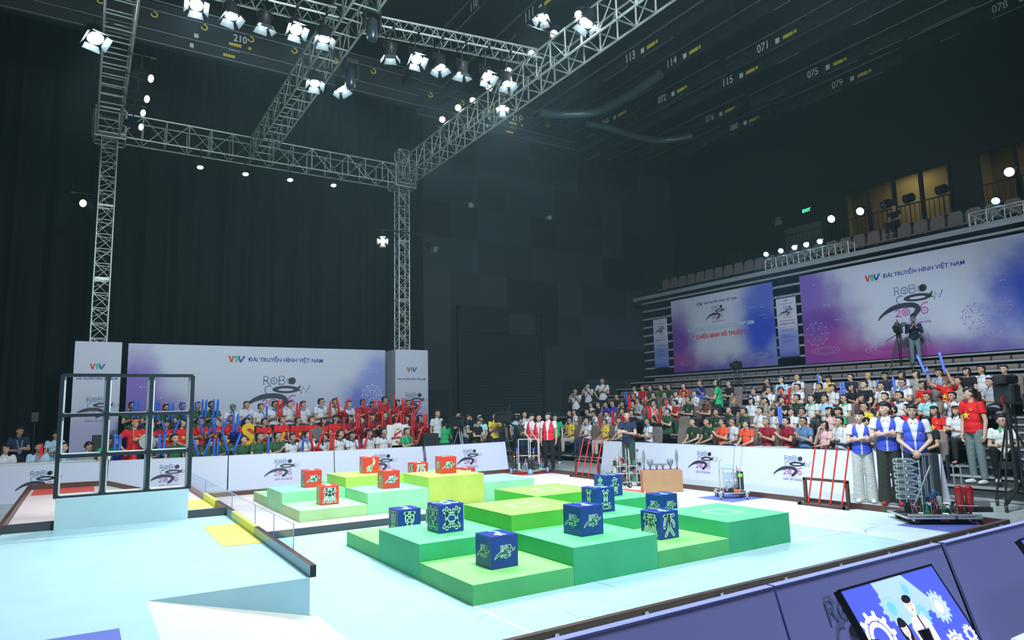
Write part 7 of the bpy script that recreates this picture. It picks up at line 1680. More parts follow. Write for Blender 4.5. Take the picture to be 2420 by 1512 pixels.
def clutter(mb, x0, x1, y0, y1, z, n, seed, hmax=0.12):
    """mats: 0 alu, 1 black, 2 red wire, 3 blue hose, 4 board, 5 steel"""
    random.seed(seed)
    for i in range(n):
        x, y = random.uniform(x0, x1), random.uniform(y0, y1); t = random.random(); h = random.uniform(0.03, hmax)
        if t < .35: mb.bev(x - .03, x + .03, y - .02, y + .02, z, z + h, 0.004, random.choice((0, 1, 1, 4, 5)))
        elif t < .6: mb.bar((x, y, z + .03), (x + random.uniform(-.1, .1), y + random.uniform(-.08, .08), z + .03), 0.022, n=10, m=random.choice((1, 5, 0)))
        elif t < .85:
            q = [(x, y, z)]; 
            for k in range(4): q.append((min(max(q[-1][0] + random.uniform(-.09, .09), x0), x1), min(max(q[-1][1] + random.uniform(-.09, .09), y0), y1), z + random.uniform(.02, hmax * 1.4)))
            q = [Vector(p) for p in q]; mb.tube(q, 0.0045, 5, random.choice((2, 3, 2, 1)))
        else: mb.bar((x, y, z), (x, y, z + h * 1.4), 0.006, n=5, m=0)
CLM = [M_ALU, M_BLKP, M_WIRER, M_WIREB, M_PCB, M_STEEL]
def wheel(root, loc, r, w, ax, m, name='wheel'):
    mb = MB(); a = Vector(ax).normalized()
    mb.lathe([(r * .25, -w/2), (r * .95, -w/2), (r, -w * .3), (r, w * .3), (r * .95, w/2), (r * .25, w/2)], (0, 0, 0), a, 20); o = mb.build(name, m, root, loc)
    mb = MB(); mb.lathe([(r * .12, -w * .6), (r * .35, -w * .6), (r * .35, w * .6), (r * .12, w * .6)], (0, 0, 0), a, 12); mb.build('hub', M_STEEL, o); return o
def mecanum(root, loc, r, w, ax):
    mb = MB(); a = Vector(ax).normalized(); s = a.orthogonal().normalized(); b = a.cross(s)
    mb.lathe([(r * .2, -w * .5), (r * .72, -w * .5), (r * .72, w * .5), (r * .2, w * .5)], (0, 0, 0), a, 18, 0)
    for k in range(9):
        t = 2 * PI * k / 9; rd = s * math.cos(t) + b * math.sin(t); tg = -s * math.sin(t) + b * math.cos(t); d = (a + tg).normalized() * w * .62
        mb.bar(rd * r * .84 - d, rd * r * .84 + d, r * .12, r * .12, 7, 1); mb.ell(rd * r * .84, r * .17, 1, 7, 5)
    return mb.build('wheel', [M_BLKP, mat('pale_roller', (0.62, 0.66, 0.66), 0.5)], root, loc)
def frame_bars(root, segs, t=0.015, m=M_ALU, name='frame'):
    mb = MB()
    for a, b in segs: mb.bar(a, b, t * 1.2, n=4, smooth=False)
    return mb.build(name, m, root)

# big robot with the stacked clear bottles
rb_ = empty('wheeled_robot', (7.75, -0.36, ZF), R(-40)); tag(rb_, 'large robot with six stacked clear bottles and two dark red bottles at the field corner', 'robot')
W2, D2 = 0.50, 0.36
frame_bars(rb_, [((-W2, -D2, .10), (W2, -D2, .10)), ((-W2, D2, .10), (W2, D2, .10)), ((-W2, -D2, .10), (-W2, D2, .10)), ((W2, -D2, .10), (W2, D2, .10)), ((0, -D2, .10), (0, D2, .10)), ((-W2, -D2, .14), (W2, -D2, .14)), ((-W2, 0, .10), (W2, 0, .10)), ((.25, -D2, .10), (.25, D2, .10))], 0.016, name='base_frame')
mb = MB(); mb.bev(-W2 + .03, W2 - .05, -D2 + .04, D2 - .02, .085, .10, 0.004); mb.build('base_plate', M_BLKP, rb_)
for x, y in ((-.38, -.30), (.38, -.30), (-.38, .28), (.38, .28)): wheel(rb_, (x, y, .062), .062, .05, (1, .3, 0), M_BLKP)
mb = MB(); clutter(mb, -.30, .12, -.30, .28, .11, 60, 5, .16); mb.build('electronics', CLM, rb_)
mb = MB(); clutter(mb, -.1, .12, -.12, .15, .24, 34, 7, .14); mb.build('valve_block', CLM, rb_)
mb = MB(); mb.bev(.07, .17, .02, .12, .10, 1.0, .006); mb.build('mast', M_NAVYC, rb_)
mb = MB()
for dx in (-.12, -.09, -.03): mb.bar((.07 + dx, .05, .14), (.07 + dx, .05, .98), .006, n=6)
mb.box(-.07, .17, .03, .10, .97, 1.0); mb.bar((.04, .02, .82), (-.28, -.05, .22), .016, n=5); mb.build('lift_rods', M_STEEL, rb_)
mb = MB()
for k in range(3): mb.tube([(-.02 + .03 * k, -.05, .2), (-.05 + .02 * k, -.08, .36), (.0, -.09, .48 - .015 * k), (.07, -.08, .42), (.09 - .01 * k, -.06, .22)], .008, 7)
mb.tube([(-.34, -.1, .9), (-.22, -.12, .75), (-.24, -.12, .6), (-.14, -.1, .3)], .006, 6); mb.build('air_hose', M_WIREB, rb_)
mb = MB(); mb.bar((-.20, -.16, .1), (-.20, -.16, .92), .008, n=6); mb.bar((-.50, -.12, .30), (-.50, -.12, .94), .006, n=6); mb.bar((-.42, -.16, .30), (-.42, -.16, .94), .006, n=6); mb.build('bottle_rod', mat('pale_green_rod', (0.35, 0.52, 0.44), 0.4), rb_)
for k in range(6):
    z = .90 - .103 * k; b = MB(); b.lathe([(.012, -.185), (.040, -.175), (.047, -.13), (.047, .03), (.040, .085), (.018, .135), (.012, .14), (.012, .165)], (-.37, -.14, z), (1, 0, -.03), 16); bo_ = b.build('clear_bottle', M_CLEARP, rb_)
    c = MB(); c.lathe([(.014, .165), (.014, .185), (.001, .185)], (-.37, -.14, z), (1, 0, -.03), 10); c.lathe([(.016, 0), (.016, .004), (.001, .005)], (-.40, -.19, z), (0, -1, 0), 10); c.build('cap', M_WHITE, bo_)
for k in range(2):
    x = .29 + .135 * k; b = MB(); b.lathe([(.016, .0), (.018, .03), (.045, .09), (.056, .16), (.056, .33), (.050, .38), (.030, .405), (.012, .40)], (x, -.22, .14), (0, 0, 1), 18); b.build('red_bottle', M_REDB, rb_)
mb = MB(); mb.tube([(.22, -.285, .27), (.36, -.30, .265), (.50, -.285, .26)], .005, 5); mb.build('bottle_tie', M_WHITE, rb_)
mb = MB(); mb.bar((.30, -.10, .12), (.30, -.10, .82), .010, n=4); mb.bar((.40, -.10, .12), (.40, -.10, .82), .010, n=4); mb.bar((.29, -.10, .82), (.41, -.10, .82), .010, n=4); mb.build('handle_frame', M_ALU, rb_)
mb = MB(); mb.bev(.36, .84, -.02, .26, .13, .20, .006); mb.build('rear_tray', M_BLKP, rb_)
mb = MB(); mb.bev(.56, .82, .0, .22, .20, .30, .006); mb.build('battery_case', mat('grey_battery', (.28, .28, .27), .5, .3), rb_)
mb = MB(); clutter(mb, .38, .56, 0, .22, .20, 26, 9, .10); mb.build('wiring', CLM, rb_)
mb = MB(); mb.box(.14, .16, -D2 - .025, -D2 - .015, .075, .13); mb.build('side_tab', M_BLKP, rb_); mb = MB(); mb.bar((-.05, -.34, .07), (.06, -.34, .07), .022, n=12); mb.build('side_motor', M_REDB, rb_)
# small mecanum robot
r2 = empty('wheeled_robot', (7.62, 3.30, ZF), R(-30)); tag(r2, 'small robot on four pale roller wheels before the white barrier', 'robot')
for x, y in ((-.27, -.20), (.22, -.24), (-.22, .22), (.28, .18)): mecanum(r2, (x, y, .076), .076, .06, (.85, -.5, 0))
frame_bars(r2, [((-.28, -.2, .11), (.28, -.2, .11)), ((-.28, .2, .11), (.28, .2, .11)), ((-.28, -.2, .11), (-.28, .2, .11)), ((.28, -.2, .11), (.28, .2, .11)), ((-.22, 0, .11), (-.22, 0, .60)), ((-.19, -.1, .11), (-.19, -.1, .60)), ((.14, -.1, .11), (.14, -.1, .55)), ((.17, .1, .11), (.17, .1, .55)), ((-.24, -.05, .57), (.20, -.05, .53)), ((-.22, 0, .60), (-.20, 0, .70)), ((-.27, 0, .70), (-.14, 0, .73))], 0.010, name='frame')
mb = MB(); mb.bev(-.25, .25, -.17, .17, .12, .13, .004); mb.build('base_plate', M_BLKP, r2)
mb = MB(); mb.box(-.17, .10, -.115, -.112, .17, .50); mb.box(-.17, .10, -.015, -.012, .17, .50); mb.build('clear_plate', mat('clear_panel_plastic', (0.9, 0.95, 1), .1, trans=.9), r2)
mb = MB()
for i in range(3):
    for j in range(2): mb.lathe([(.001, .008), (.022, .006), (.022, -.006), (.001, -.008)], (-.13 + .09 * i, -.12, .34 + .16 * j), (0, 1, 0), 12)
mb.build('white_disc', M_WHITE, r2)
mb = MB(); mb.bev(.12, .22, -.09, .06, .16, .50, .005, 0); mb.bev(.115, .195, -.10, -.09, .40, .46, .002, 1); mb.build('control_box', [M_BLKP, mat('green_display', (0.15, 0.5, 0.08), .4, emit=0.6)], r2)
mb = MB(); clutter(mb, -.2, .12, -.15, .15, .13, 26, 12, .08); clutter(mb, .05, .14, -.1, 0, .2, 12, 13, .3); mb.build('wiring', CLM, r2)
mb = MB(); mb.tube([(-.2, -.08, .6), (-.1, -.1, .66), (0, -.1, .56), (-.04, -.12, .4), (-.1, -.12, .3)], .004, 5); mb.tube([(-.15, -.08, .6), (-.03, -.1, .64), (.08, -.1, .5)], .004, 5); mb.build('air_hose', mat('pale_blue_hose', (.2, .5, .7), .4), r2)
mb = MB(); mb.bar((.2, 0, .53), (.30, .05, 1.0), .0025, n=5); mb.build('antenna', M_BLKP, r2)
mb = MB(); mb.bev(-.02, .12, -.2, -.1, .12, .17, .01); mb.build('orange_part', M_ORG, r2)
# robot with two tall frames at the red corner
r3 = empty('wheeled_robot', (7.42, 10.08, ZF), R(-28)); tag(r3, 'wide robot with two tall silver frames before the red-vested students', 'robot')
for x, y in ((-.50, .1), (-.02, -.36), (.50, .1), (0, .36)): wheel(r3, (x, y, .08), .08, .06, (x or .2, y or .2, 0), M_BLUW)
frame_bars(r3, [((-.5, .1, .1), (0, -.36, .1)), ((0, -.36, .1), (.5, .1, .1)), ((-.5, .1, .1), (.5, .1, .1)), ((-.4, -.1, .14), (.45, -.1, .14)), ((-.45, .2, .14), (.45, .2, .14))], .014, name='base_frame')
frame_bars(r3, [((-.30, 0, .1), (-.30, 0, .95)), ((-.02, -.02, .1), (-.02, -.02, .98)), ((-.30, 0, .95), (.30, 0, .95)), ((.03, 0, .1), (.03, 0, .98)), ((.28, -.02, .1), (.28, -.02, .96)), ((.25, 0, .1), (.25, 0, .96)), ((-.28, .03, .5), (0, .03, .5)), ((.05, .03, .5), (.28, .03, .48)), ((.02, 0, .45), (.2, 0, .25)), ((-.1, 0, .40), (-.2, 0, .12))], .013, M_ALU, 'tall_frame')
mb = MB()
for x, y in ((-.42, -.02), (.0, -.12), (.09, -.1), (.02, .1)): mb.lathe([(.05, .12), (.052, .15), (.052, .36), (.03, .42), (.016, .44), (.016, .47)], (x, y, 0), (0, 0, 1), 14, 0); mb.lathe([(.018, .47), (.018, .50), (.001, .50)], (x, y, 0), (0, 0, 1), 10, 1)
mb.build('air_bottle', [M_BLKP, mat('pale_yellow_cap', (.75, .75, .4), .5)], r3)
mb = MB(); clutter(mb, -.45, .45, -.2, .2, .12, 70, 21, .20); mb.build('electronics', CLM, r3)
mb = MB()
for x in (-.35, .12): mb.bar((x, -.05, .3), (x, -.05, .62), .012, n=6, m=0); mb.bar((x, -.05, .62), (x - .03, -.05, .72), .012, n=6, m=1); mb.bar((x, -.05, .62), (x + .03, -.05, .72), .012, n=6, m=1)
mb.build('fork', [M_ALU, mat('blue_fork', (.05, .12, .7), .4)], r3)
mb = MB(); mb.tube([(-.5, 0, .4), (-.42, -.05, .62), (-.25, -.05, .55), (-.2, 0, .4)], .006, 5); mb.tube([(.3, 0, .6), (.36, 0, .45), (.33, 0, .25)], .006, 5); mb.tube([(-.05, -.05, .55), (.1, -.08, .6), (.15, -.05, .4)], .006, 5); mb.build('red_hose', M_WIRER, r3)
# robot behind the weapon box
r4 = empty('wheeled_robot', (7.38, 6.05, ZF), R(-30)); tag(r4, 'cluttered silver robot standing behind the left end of the weapon box', 'robot')
for x, y in ((-.28, -.1), (.0, -.28), (.28, 0), (0, .25)): wheel(r4, (x, y, .06), .06, .05, (x or .2, y or .2, 0), M_BLKP)
sg = []
for x in (-.32, -.22, -.02, .04, .22, .30): sg.append(((x, -.1 + .1 * abs(x), .08), (x, -.1 + .1 * abs(x), .86 if abs(x) < .25 else .62)))
for z in (.10, .30, .46): sg += [((-.33, -.1, z), (.32, -.1, z)), ((-.33, .15, z), (.32, .15, z)), ((-.33, -.1, z), (-.33, .15, z)), ((.32, -.1, z), (.32, .15, z))]
frame_bars(r4, sg, .010)
mb = MB()
for z, s_ in ((.11, 31), (.31, 32), (.47, 33)): clutter(mb, -.3, .3, -.12, .15, z, 34, s_, .16)
mb.build('electronics', CLM, r4)
mb = MB(); mb.ell((.24, 0, .80), (.05, .05, .035)); mb.bar((.24, 0, .5), (.24, 0, .78), .01); mb.build('sensor_head', M_BLKP, r4)

# ---------------------------------------------------------------- cameras and tripods
def video_camera(root, z, s=1.0, ang=0.0):
    mb = MB(); mb.bev(-.09*s, .09*s, -.22*s, .25*s, z, z + .20*s, .02); mb.bev(-.05*s, .05*s, -.20*s, .20*s, z + .20*s, z + .27*s, .02); o = mb.build('camera_body', M_BLKP, root, rot=(0, 0, ang))
    l = MB(); l.lathe([(.06*s, 0), (.075*s, .14*s), (.085*s, .20*s), (.06*s, .20*s)], (0, -.20*s, z + .11*s), (0, -1, 0), 16); l.build('camera_lens', mat('lens_dark', (.01, .012, .018), .15), o)
    v = MB(); v.bev(.09*s, .2*s, -.12*s, .02*s, z + .16*s, z + .26*s, .01); v.bar((0, .1*s, z + .25*s), (0, -.1*s, z + .34*s), .012*s); v.build('viewfinder', M_BLKP, o)
def tripod_camera(label, loc, h, rz, s=1.0, legm=None, ant=False):
    r = empty('video_camera_on_tripod', loc); tag(r, label, 'video camera')
    for k in range(3):
        t = 2*PI*k/3 + .5; mb = MB(); f = Vector((.42*math.cos(t), .42*math.sin(t), 0)); top = Vector((.05*math.cos(t), .05*math.sin(t), h - .15)); sd = Vector((-math.sin(t), math.cos(t), 0)) * .035
        mb.bar(top + sd, f + sd * .5, .013, n=6); mb.bar(top - sd, f - sd * .5, .013, n=6); mb.build('leg', legm or M_BLKP, r)
    mb = MB(); mb.lathe([(.07, -.16), (.08, -.05), (.05, 0)], (0, 0, h), (0, 0, 1), 12); mb.bar((0, .05, h - .04), (.1, .45, h - .22), .012); mb.build('tripod_head', M_BLKP, r)
    video_camera(r, h, s, rz)
    if ant: mb = MB(); mb.bar((.1, 0, h + .2), (.22, 0, h + .55), .012); mb.bar((-.3, 0, h + .3), (.1, 0, h + .32), .014); mb.tube([(.1, -.1, h), (.35, -.1, h - .15), (.5, -.1, h - .35)], .03, 8); mb.build('boom', M_BLKP, r)
LEGS = mat('silver_tripod_leg', (.42, .45, .47), .35, .6)
tripod_camera('black video camera on silver-legged tripod behind the far barrier', (6.62, 12.70, 0), 1.30, 0.3, 1.1, LEGS)
tripod_camera('large black video camera on tall tripod beside the yellow-shirted person', (8.0, 12.30, 0), 1.38, 0.5, 1.25, None, True)
tripod_camera('black video camera on tripod among the empty rows below the middle banner', (17.2, 10.75, ZK(6)), 1.10, -1.4, 1.0)
tripod_camera('black video camera before the camera operator at the largest banner', (18.75, 5.62, ZK(8)), 1.35, -1.2, 1.2)
j = empty('camera_crane_dolly', (9.62, -0.72, 0)); tag(j, 'tall black rolling tripod at the right edge beside the field corner', 'rolling tripod')
for x, y in ((-.22, .05), (.45, .45), (.5, -.4)):
    mb = MB(); mb.bar((.15, 0, .35), (x, y, .12), .028, n=6); mb.bar((.1, .02, 1.5), (x, y, .16), .016, n=6); mb.build('leg', M_BLKP, j); wheel(j, (x, y, .065), .065, .04, (.5, -.85, 0), M_BLKP, 'caster')
mb = MB(); mb.bar((.12, 0, .3), (.12, 0, 1.75), .03, n=8); mb.bar((.22, -.05, .3), (.22, -.05, 1.7), .018, n=6); mb.build('post', M_BLKP, j)
mb = MB(); mb.bev(0.0, .3, -.15, .15, 1.72, 2.05, .03); mb.bev(-.1, .4, -.1, .1, 2.05, 2.2, .03); mb.build('pan_head', M_BLKP, j)
mb = MB(); mb.bar((.02, 0, 1.4), (.02, 0, 1.9), .006, n=5, m=1); mb.prism([(-.10, 0, 1.82), (.06, 0, 1.86), (.10, 0, 1.74), (-.04, 0, 1.70)], (0, .01, 0), 0); mb.build('red_flag', [MATS['red_inflatable'], M_BLKP], j)

# ---------------------------------------------------------------- props in the left stand
def letter_prop(txt, loc, h, m, label, rz=0.2, tilt=0.0):
    t, w, hh = text_mb(txt, 0.04, 4); s = h / hh; L = MB(); y0 = min(p[1] for p in t.v)
    front = [((p[0] - w/2) * s, 0.0, (p[1] - y0) * s) for p in t.v]; back = [(a, .035, c) for a, b, c in front]
    L.add(front, t.f, 0); L.add(back, [tuple(reversed(f)) for f in t.f], 0)
    ec = {}
    for f in t.f:
        for i in range(len(f)): a, b = f[i], f[(i + 1) % len(f)]; ec[(a, b)] = 1
    n = len(front)
    for (a, b) in ec:
        if (b, a) not in ec: L.add([front[a], front[b], back[b], back[a]], [(3, 2, 1, 0)], 0)
    o = L.build('letter_prop', m, loc=loc, rot=(0, tilt, rz)); tag(o, label, 'letter'); return o
M_YP = mat('yellow_foam', (0.72, 0.46, 0.02), 0.6)
letter_prop('S', (0.62, 13.42, 0.98), 0.60, M_YP, 'big yellow letter S held up in the middle row of the left stand')
letter_prop('V', (1.42, 13.38, 0.92), 0.34, M_YP, 'yellow letter V in front of the red T-shirts')
letter_prop('I', (2.55, 13.30, 0.70), 0.40, M_YP, 'yellow letter bar beside the silver drum', tilt=0.05)
mb = MB(); mb.prism([(-.16, 0, -.06), (.0, 0, .12), (.16, 0, .04), (.02, 0, -.12)], (0, .02, 0)); tag(mb.build('yellow_card', mat('yellow_card', (.80, .62, .10), .6), loc=(-0.02, 13.3, 1.12)), 'tilted yellow card held among the soldiers', 'card')
mb = MB(); mb.prism([(-.12, 0, -.0), (.0, 0, .05), (.18, 0, .03), (.02, 0, -.03)], (0, .02, 0)); tag(mb.build('booklet', M_GREYPL, loc=(1.0, 13.3, 1.22)), 'dark booklet held over the soldiers\' heads', 'booklet')
def drum(loc, label):
    r = empty('marching_drum', loc); tag(r, label, 'drum')
    mb = MB(); mb.lathe([(.20, -.10), (.20, .10)], (0, 0, 0), (.3, -.8, .3), 24); mb.build('shell', M_STEEL, r)
    mb = MB()
    for k in (-1, 1): mb.lathe([(.205, -.012), (.212, 0), (.205, .012)], Vector((.3, -.8, .3)).normalized() * .10 * k, (.3, -.8, .3), 24)
    mb.build('rim', M_STEEL, r); mb = MB(); mb.lathe([(.001, .0), (.195, .0)], Vector((.3, -.8, .3)).normalized() * .105, (.3, -.8, .3), 24); mb.build('drum_skin', M_WHITE, r)
drum((2.42, 13.30, 1.20), 'silver drum held in the left stand behind the white polos'); drum((-1.82, 13.15, 1.18), 'silver drum beside the standing person with the flag')
fr = empty('rolled_flag', (-2.05, 13.05, 0)); tag(fr, 'red and yellow flag rolled around its pole behind the window rack', 'flag')
mb = MB(); mb.bar((0, 0, .3), (-.05, .05, 1.55), .012); mb.build('pole', mat('beige_pole', (.45, .40, .28), .5), fr)
mb = MB(); mb.lathe([(.12, .42), (.10, .7), (.06, 1.0), (.02, 1.25)], (0, 0, 0), (-.03, .03, 1), 10); mb.build('cloth', MATS['red_inflatable'], fr)
mb = MB(); mb.lathe([(.06, .42), (.05, .6), (.02, .78)], (-.10, -.03, 0), (0, 0, 1), 8); mb.build('yellow_cloth', M_YELF, fr)
sb = empty('shirt_banner', (4.86, 13.3, 0.80)); tag(sb, 'white cloth with red and yellow print held up at the end of the front row', 'cloth')
mb = MB(); P = [(-.36, 0), (.36, 0), (.38, .5), (.30, .62), (.16, .60), (.08, .66), (-.08, .66), (-.18, .60), (-.32, .62), (-.38, .5)]; mb.prism([(x, .02 * math.sin(x * 14), z) for x, z in P], (0, .02, 0)); mb.build('cloth', M_WHITE, sb)
L = MB(); L.ribbon([(-.12, .30), (0.1, .44), (.14, .28), (.26, .34)], .05, 0, 0); L.ribbon([(-.2, .22), (.0, .24), (.15, .2)], .05, 0, 0); L.ribbon([(-.1, .34), (-.08, .48), (.02, .48)], .035, 0, 1); L.ribbon([(-.06, .12), (.04, .08), (.02, .02)], .05, 0, 1); L.build('print', [MATS['red_inflatable'], M_YP], sb, (0, -.03, 0), (PI/2, 0, 0))
for (x0, x1, y, z, lab) in ((5.52, 6.02, 13.1, 1.12, 'tall black speaker box beside the corner tower wrap'), (5.98, 6.42, 12.95, .80, 'lower black speaker box in front of the green shirts')):
    mb = MB(); mb.bev(x0, x1, y - .2, y + .2, 0.0, z, .02); o = mb.build('speaker_box', M_GREYPL if False else mat('speaker_black', (.025, .03, .032), .6), loc=(0, 0, 0)); tag(o, lab, 'speaker')
    g = MB(); g.ring((x0 + x1) / 2, z - .28, .10, .14, 0, 0, 18); g.build('grille', M_BLKP, o, (0, y - .205, 0), (PI/2, 0, 0))
mb = MB(); mb.bev(-2.92, -2.46, 14.6, 15.0, 0, 1.38, .02); tag(mb.build('speaker_box', MATS['speaker_black']), 'black speaker box before the left tower wrap', 'speaker')
tb = empty('draped_table', (-3.6, 13.62, 0)); tag(tb, 'long white table at the far left behind the barrier', 'table')
mb = MB(); mb.bev(-1.3, 1.0, -.25, .3, .80, .83, .01); mb.build('table_top', M_WHITE, tb)
for x in (-1.2, .9):
    for y in (-.2, .25): mb = MB(); mb.bar((x, y, 0), (x, y, .80), .018); mb.build('leg', M_GREYPL, tb)
def bottle(x, lab, i):
    b = MB(); b.lathe([(.030, 0), (.032, .02), (.032, .13), (.014, .18), (.013, .20)], (0, 0, 0), (0, 0, 1), 12); o = b.build('water_bottle', M_CLEARP, loc=(x, 13.50 + .02 * (i % 3), .83)); tag(o, lab, 'bottle', 'water bottles on the left table')
    c = MB(); c.lathe([(.015, .2), (.015, .22), (.001, .22)], (0, 0, 0), (0, 0, 1), 10); c.build('cap', M_WIREB, o)
for i, x in enumerate((-4.12, -4.02, -3.95, -3.72, -3.64)): bottle(x, 'small clear water bottle, %s from the left on the left table' % NW[i], i)
mb = MB(); mb.bev(-.22, .22, -.01, .01, 0, .17, .004); lp = mb.build('laptop', M_GREYPL, loc=(-3.02, 13.5, .83), rot=(-.2, 0, 0)); tag(lp, 'grey laptop lid seen from behind on the left table', 'laptop')
mb = MB(); mb.box(-.22, .22, .0, .28, 0, .015); mb.build('keyboard_deck', M_BLKP, lp)
mb = MB(); mb.bev(-.09, .09, -.05, .05, 0, .17, .005); tag(mb.build('yellow_box', mat('yellow_box', (.70, .65, .05), .6), loc=(-2.70, 13.5, .83)), 'small yellow box beside the laptop', 'box')
mb = MB(); mb.prism([(0, 0, 0), (.05, 0, .30), (.09, 0, .33), (.10, 0, .05), (.03, 0, -.05)], (0, .02, 0)); tag(mb.build('red_fan', MATS['red_inflatable'], loc=(-4.0, 13.72, .93)), 'red hand fan held before the face of a seated person', 'fan')
for i, x in enumerate((-2.42, -2.25)): o = link_mesh('pompom', ME_POM['b' if i == 0 else 'r'], None, (x, 13.0, .90), (0, 0, i)); tag(o, '%s foil pompom lying behind the far-left barrier' % ('blue' if i == 0 else 'red'), 'pompom', 'loose pompoms')
mb = MB(); mb.bar((0, 0, 0), (0, 0, 1.0), .012, m=0); mb.ell((0, 0, .86), .02, 0); mb.box(-.06, .06, -.02, -.01, .86, .96, 1); tag(mb.build('stanchion', [M_BLKP, M_WHITE], loc=(-2.63, 12.5, 0)), 'thin black post in the gap between two white barriers', 'post')
mb = MB(); mb.bar((0, 0, 0), (-.12, 0, .95), .008, n=6); mb.ell((-.10, -.01, .50), (.035, .02, .015)); tag(mb.build('cable_pole', M_BLKP, loc=(4.93, 11.36, 0)), 'thin black leaning rod in the gap between the far barriers', 'rod')
mb = MB(); mb.bar((0, 0, 0), (0, 0, 2.0), .012); mb.bev(-.08, .08, -.06, .06, 1.75, 2.0, .01); tag(mb.build('microphone_stand', M_DARK, loc=(-4.16, 15.0, 0)), 'dark upright stand in the shadow behind the left table', 'stand')

# ---------------------------------------------------------------- monitors at the near barrier
M_S0 = mat('screen_blue', (0.05, 0.08, 0.5), .3, emit=1.0, ecol=(0.07, 0.10, 0.62)); M_S1 = mat('screen_pale', (.4, .5, .9), .3, emit=1.0, ecol=(0.30, 0.45, 0.95)); M_S2 = mat('screen_white', (.8, .8, .9), .3, emit=1.0, ecol=(0.62, 0.68, 0.95))
M_S3 = mat('screen_brown', (.3, .08, .04), .3, emit=1.0, ecol=(0.30, 0.07, 0.04)); M_S4 = mat('screen_skin', (.8, .5, .4), .3, emit=1.0, ecol=(0.80, 0.55, 0.50)); M_S5 = mat('screen_black', (.02, .02, .03), .3, emit=1.0, ecol=(0.01, 0.01, 0.02)); M_S6 = mat('screen_teal', (.2, .5, .8), .3, emit=1.0, ecol=(0.12, 0.42, 0.80))
SM = [M_S0, M_S1, M_S2, M_S3, M_S4, M_S5, M_S6]
def gear(L, x, y, r, m, hole, n=12, z=0.0):
    L.disc(x, y, r * .84, z, m, 30)
    for k in range(n):
        t = 2*PI*k/n + .1; a, b = Vector((math.cos(t), math.sin(t))), Vector((-math.sin(t), math.cos(t)))
        c = Vector((x, y)); q = [c + a * r * .8 - b * r * .13, c + a * r * 1.03 - b * r * .08, c + a * r * 1.03 + b * r * .08, c + a * r * .8 + b * r * .13]; L.poly([(p.x, p.y) for p in q], z + .0001, m)
    L.disc(x, y, r * .42, z + .0003, hole, 24); L.ring(x, y, r * .62, r * .66, z + .0003, hole, 24)
    for k in range(6): t = PI*k/3; L.disc(x + r * .68 * math.cos(t), y + r * .68 * math.sin(t), r * .05, z + .0004, hole, 8)
def person_print(L, x, y, s, top, hair_long, z=0.002):
    L.poly([(x - .11*s, y - .42*s), (x - .14*s, y - .05*s), (x - .08*s, y + .02*s), (x + .08*s, y + .02*s), (x + .14*s, y - .05*s), (x + .12*s, y - .42*s)], z, top)
    if hair_long: L.disc(x, y + .10*s, .085*s, z + .0002, 5, 20, .13*s)
    L.disc(x, y + .11*s, .058*s, z + .0004, 4, 20, .078*s); L.poly([(x - .02*s, y + .05*s), (x + .02*s, y + .05*s), (x + .025*s, y), (x, y - .03*s), (x - .025*s, y)], z + .0003, 4)
    L.disc(x, y + .165*s, .064*s, z + .0005, 5, 20, .035*s)
    for k in (-1, 1): L.disc(x + .022*s*k, y + .115*s, .008*s, z + .0006, 5, 8, .004*s)
    L.ribbon([(x - .012*s, y + .072*s), (x + .012*s, y + .072*s)], .006*s, z + .0006, 3)
    L.ribbon([(x + .10*s, y - .12*s), (x + .03*s, y - .2*s), (x + .02*s, y - .10*s)], .035*s, z + .0006, 4); L.ribbon([(x + .02*s, y - .10*s), (x + .015*s, y + .02*s)], .018*s, z + .0008, 5)
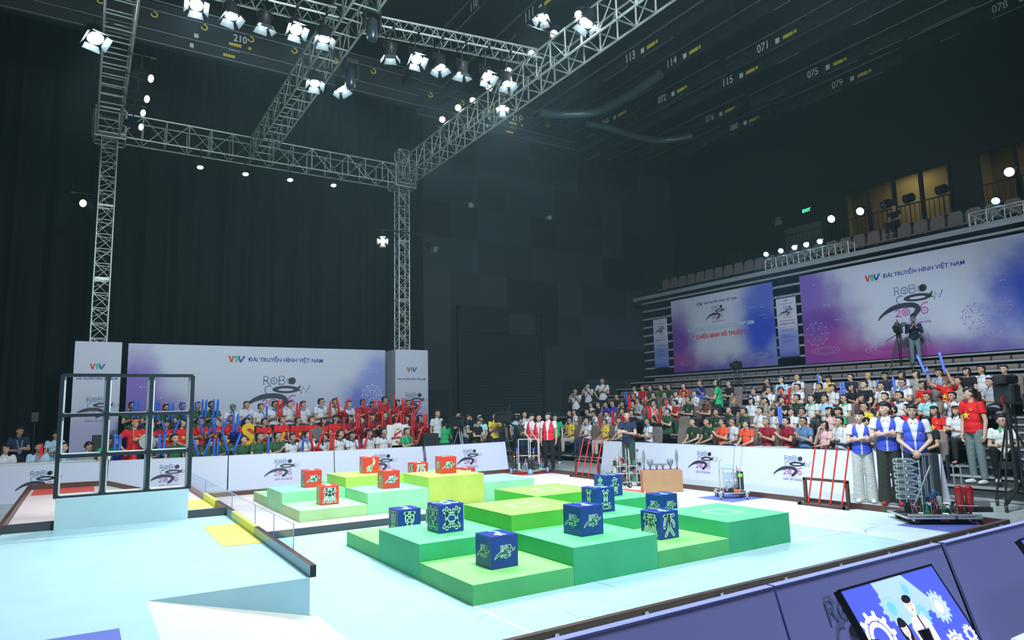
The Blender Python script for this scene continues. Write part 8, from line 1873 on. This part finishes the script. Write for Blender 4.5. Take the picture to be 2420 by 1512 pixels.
def monitor(loc, w, t, label):
    h = w * .5625 * .98; r = empty('tilted_monitor', loc); r.rotation_euler = (-(t), 0, 0); tag(r, label, 'monitor')
    # local: x right, z up the screen, -y toward the viewer; origin at the top left corner
    mb = MB(); mb.bev(0, w, .004, .04, -h, 0, .004); mb.build('housing', M_BLKP, r)
    mb = MB(); b = .012; mb.box(0, w, 0, .006, -b, 0); mb.box(0, w, 0, .006, -h, -h + b); mb.box(0, b, 0, .006, -h, 0); mb.box(w - b, w, 0, .006, -h, 0); mb.build('bezel', M_BLKP, r)
    L = MB(); L.poly([(b, -h + b), (w - b, -h + b), (w - b, -b), (b, -b)], 0, 0)
    L.poly([(w*.3, -b), (w*.62, -b), (w*.8, -h*.4), (w*.35, -h*.5)], .0004, 1)
    def G(*a, **k): gear(L, *a, **k)
    G(w*.13, -h*.52, h*.26, 2, 0, 11, .0006); G(w*.36, -h*.30, h*.17, 1, 6, 12, .0008); G(w*.58, -h*.17, h*.13, 1, 6, 14, .0010); G(w*.80, -h*.42, h*.17, 1, 2, 14, .0012); G(w*.76, -h*.82, h*.17, 2, 0, 12, .0014); G(w*.60, -h*.45, h*.12, 6, 1, 12, .0011); G(w*.93, -h*.75, h*.10, 2, 0, 12, .0015)
    L.v = [(min(max(v[0], b), w - b), min(max(v[1], -h + b), -b), v[2]) for v in L.v]
    person_print(L, w*.36, -h*.62, .50, 3, True, .0032); person_print(L, w*.53, -h*.46, .62, 2, False, .0020)
    L.v = [(v[0], max(v[1], -h + b), v[2]) for v in L.v]
    L.build('screen_picture', SM, r, (0, .002, 0), (PI/2, 0, 0))
    mb = MB(); mb.box(w*.3, w*.7, .04, .09, -h*.7, -h*.3); mb.build('rear_mount', M_BLKP, r)
    mb = MB(); c = Vector((w*.5, .08, -h*.5)); 
    return r
for x, lab in ((0.08, 'tilted flat monitor showing two people among blue gears'), (2.15, 'second tilted monitor cut off by the right edge of the picture')):
    o = monitor((x, -3.68, .90), .92, R(32), lab)
    mb = MB(); mb.bar((0, 0, 0), (0, 0, .60), .03); mb.bev(-.2, .2, -.15, .15, 0, .03, .005); mb.bar((0, 0, .58), (0, .03, .66), .04)
    st_ = mb.build('monitor_stand', M_BLKP, loc=(x + .46, -3.86, 0)); tag(st_, 'black floor stand under the %s monitor' % ('first' if x < 1 else 'second'), 'stand')
# desk corner with cup and the round chair back at the bottom edge
dk = empty('judge_desk', (1.05, -4.35, 0)); tag(dk, 'white desk whose corner shows at the bottom right edge', 'desk')
mb = MB(); mb.bev(-.40, .9, -.3, .16, .66, .69, .006); mb.build('desk_top', M_WHITE, dk)
for x in (-.36, .84):
    for y in (-.26, .12): mb = MB(); mb.bar((x, y, 0), (x, y, .66), .02); mb.build('leg', M_GREYPL, dk)
ch = empty('round_back_chair', (-0.12, -3.95, 0)); tag(ch, 'black round-backed chair at the bottom edge below the monitor', 'chair')
mb = MB(); mb.ell((0, 0, .62), (.17, .035, .15)); mb.build('backrest', M_BLKP, ch); mb = MB(); mb.ell((0, -.25, .44), (.2, .2, .04)); mb.build('seat', M_BLKP, ch)
for k in range(4): t = PI/4 + k*PI/2; mb = MB(); mb.bar((.12*math.cos(t), -.25 + .12*math.sin(t), .43), (.2*math.cos(t), -.25 + .2*math.sin(t), 0), .012); mb.build('leg', M_BLKP, ch)
mb = MB(); mb.bar((0, -.02, .5), (0, -.25, .43), .02); mb.build('back_post', M_BLKP, ch)
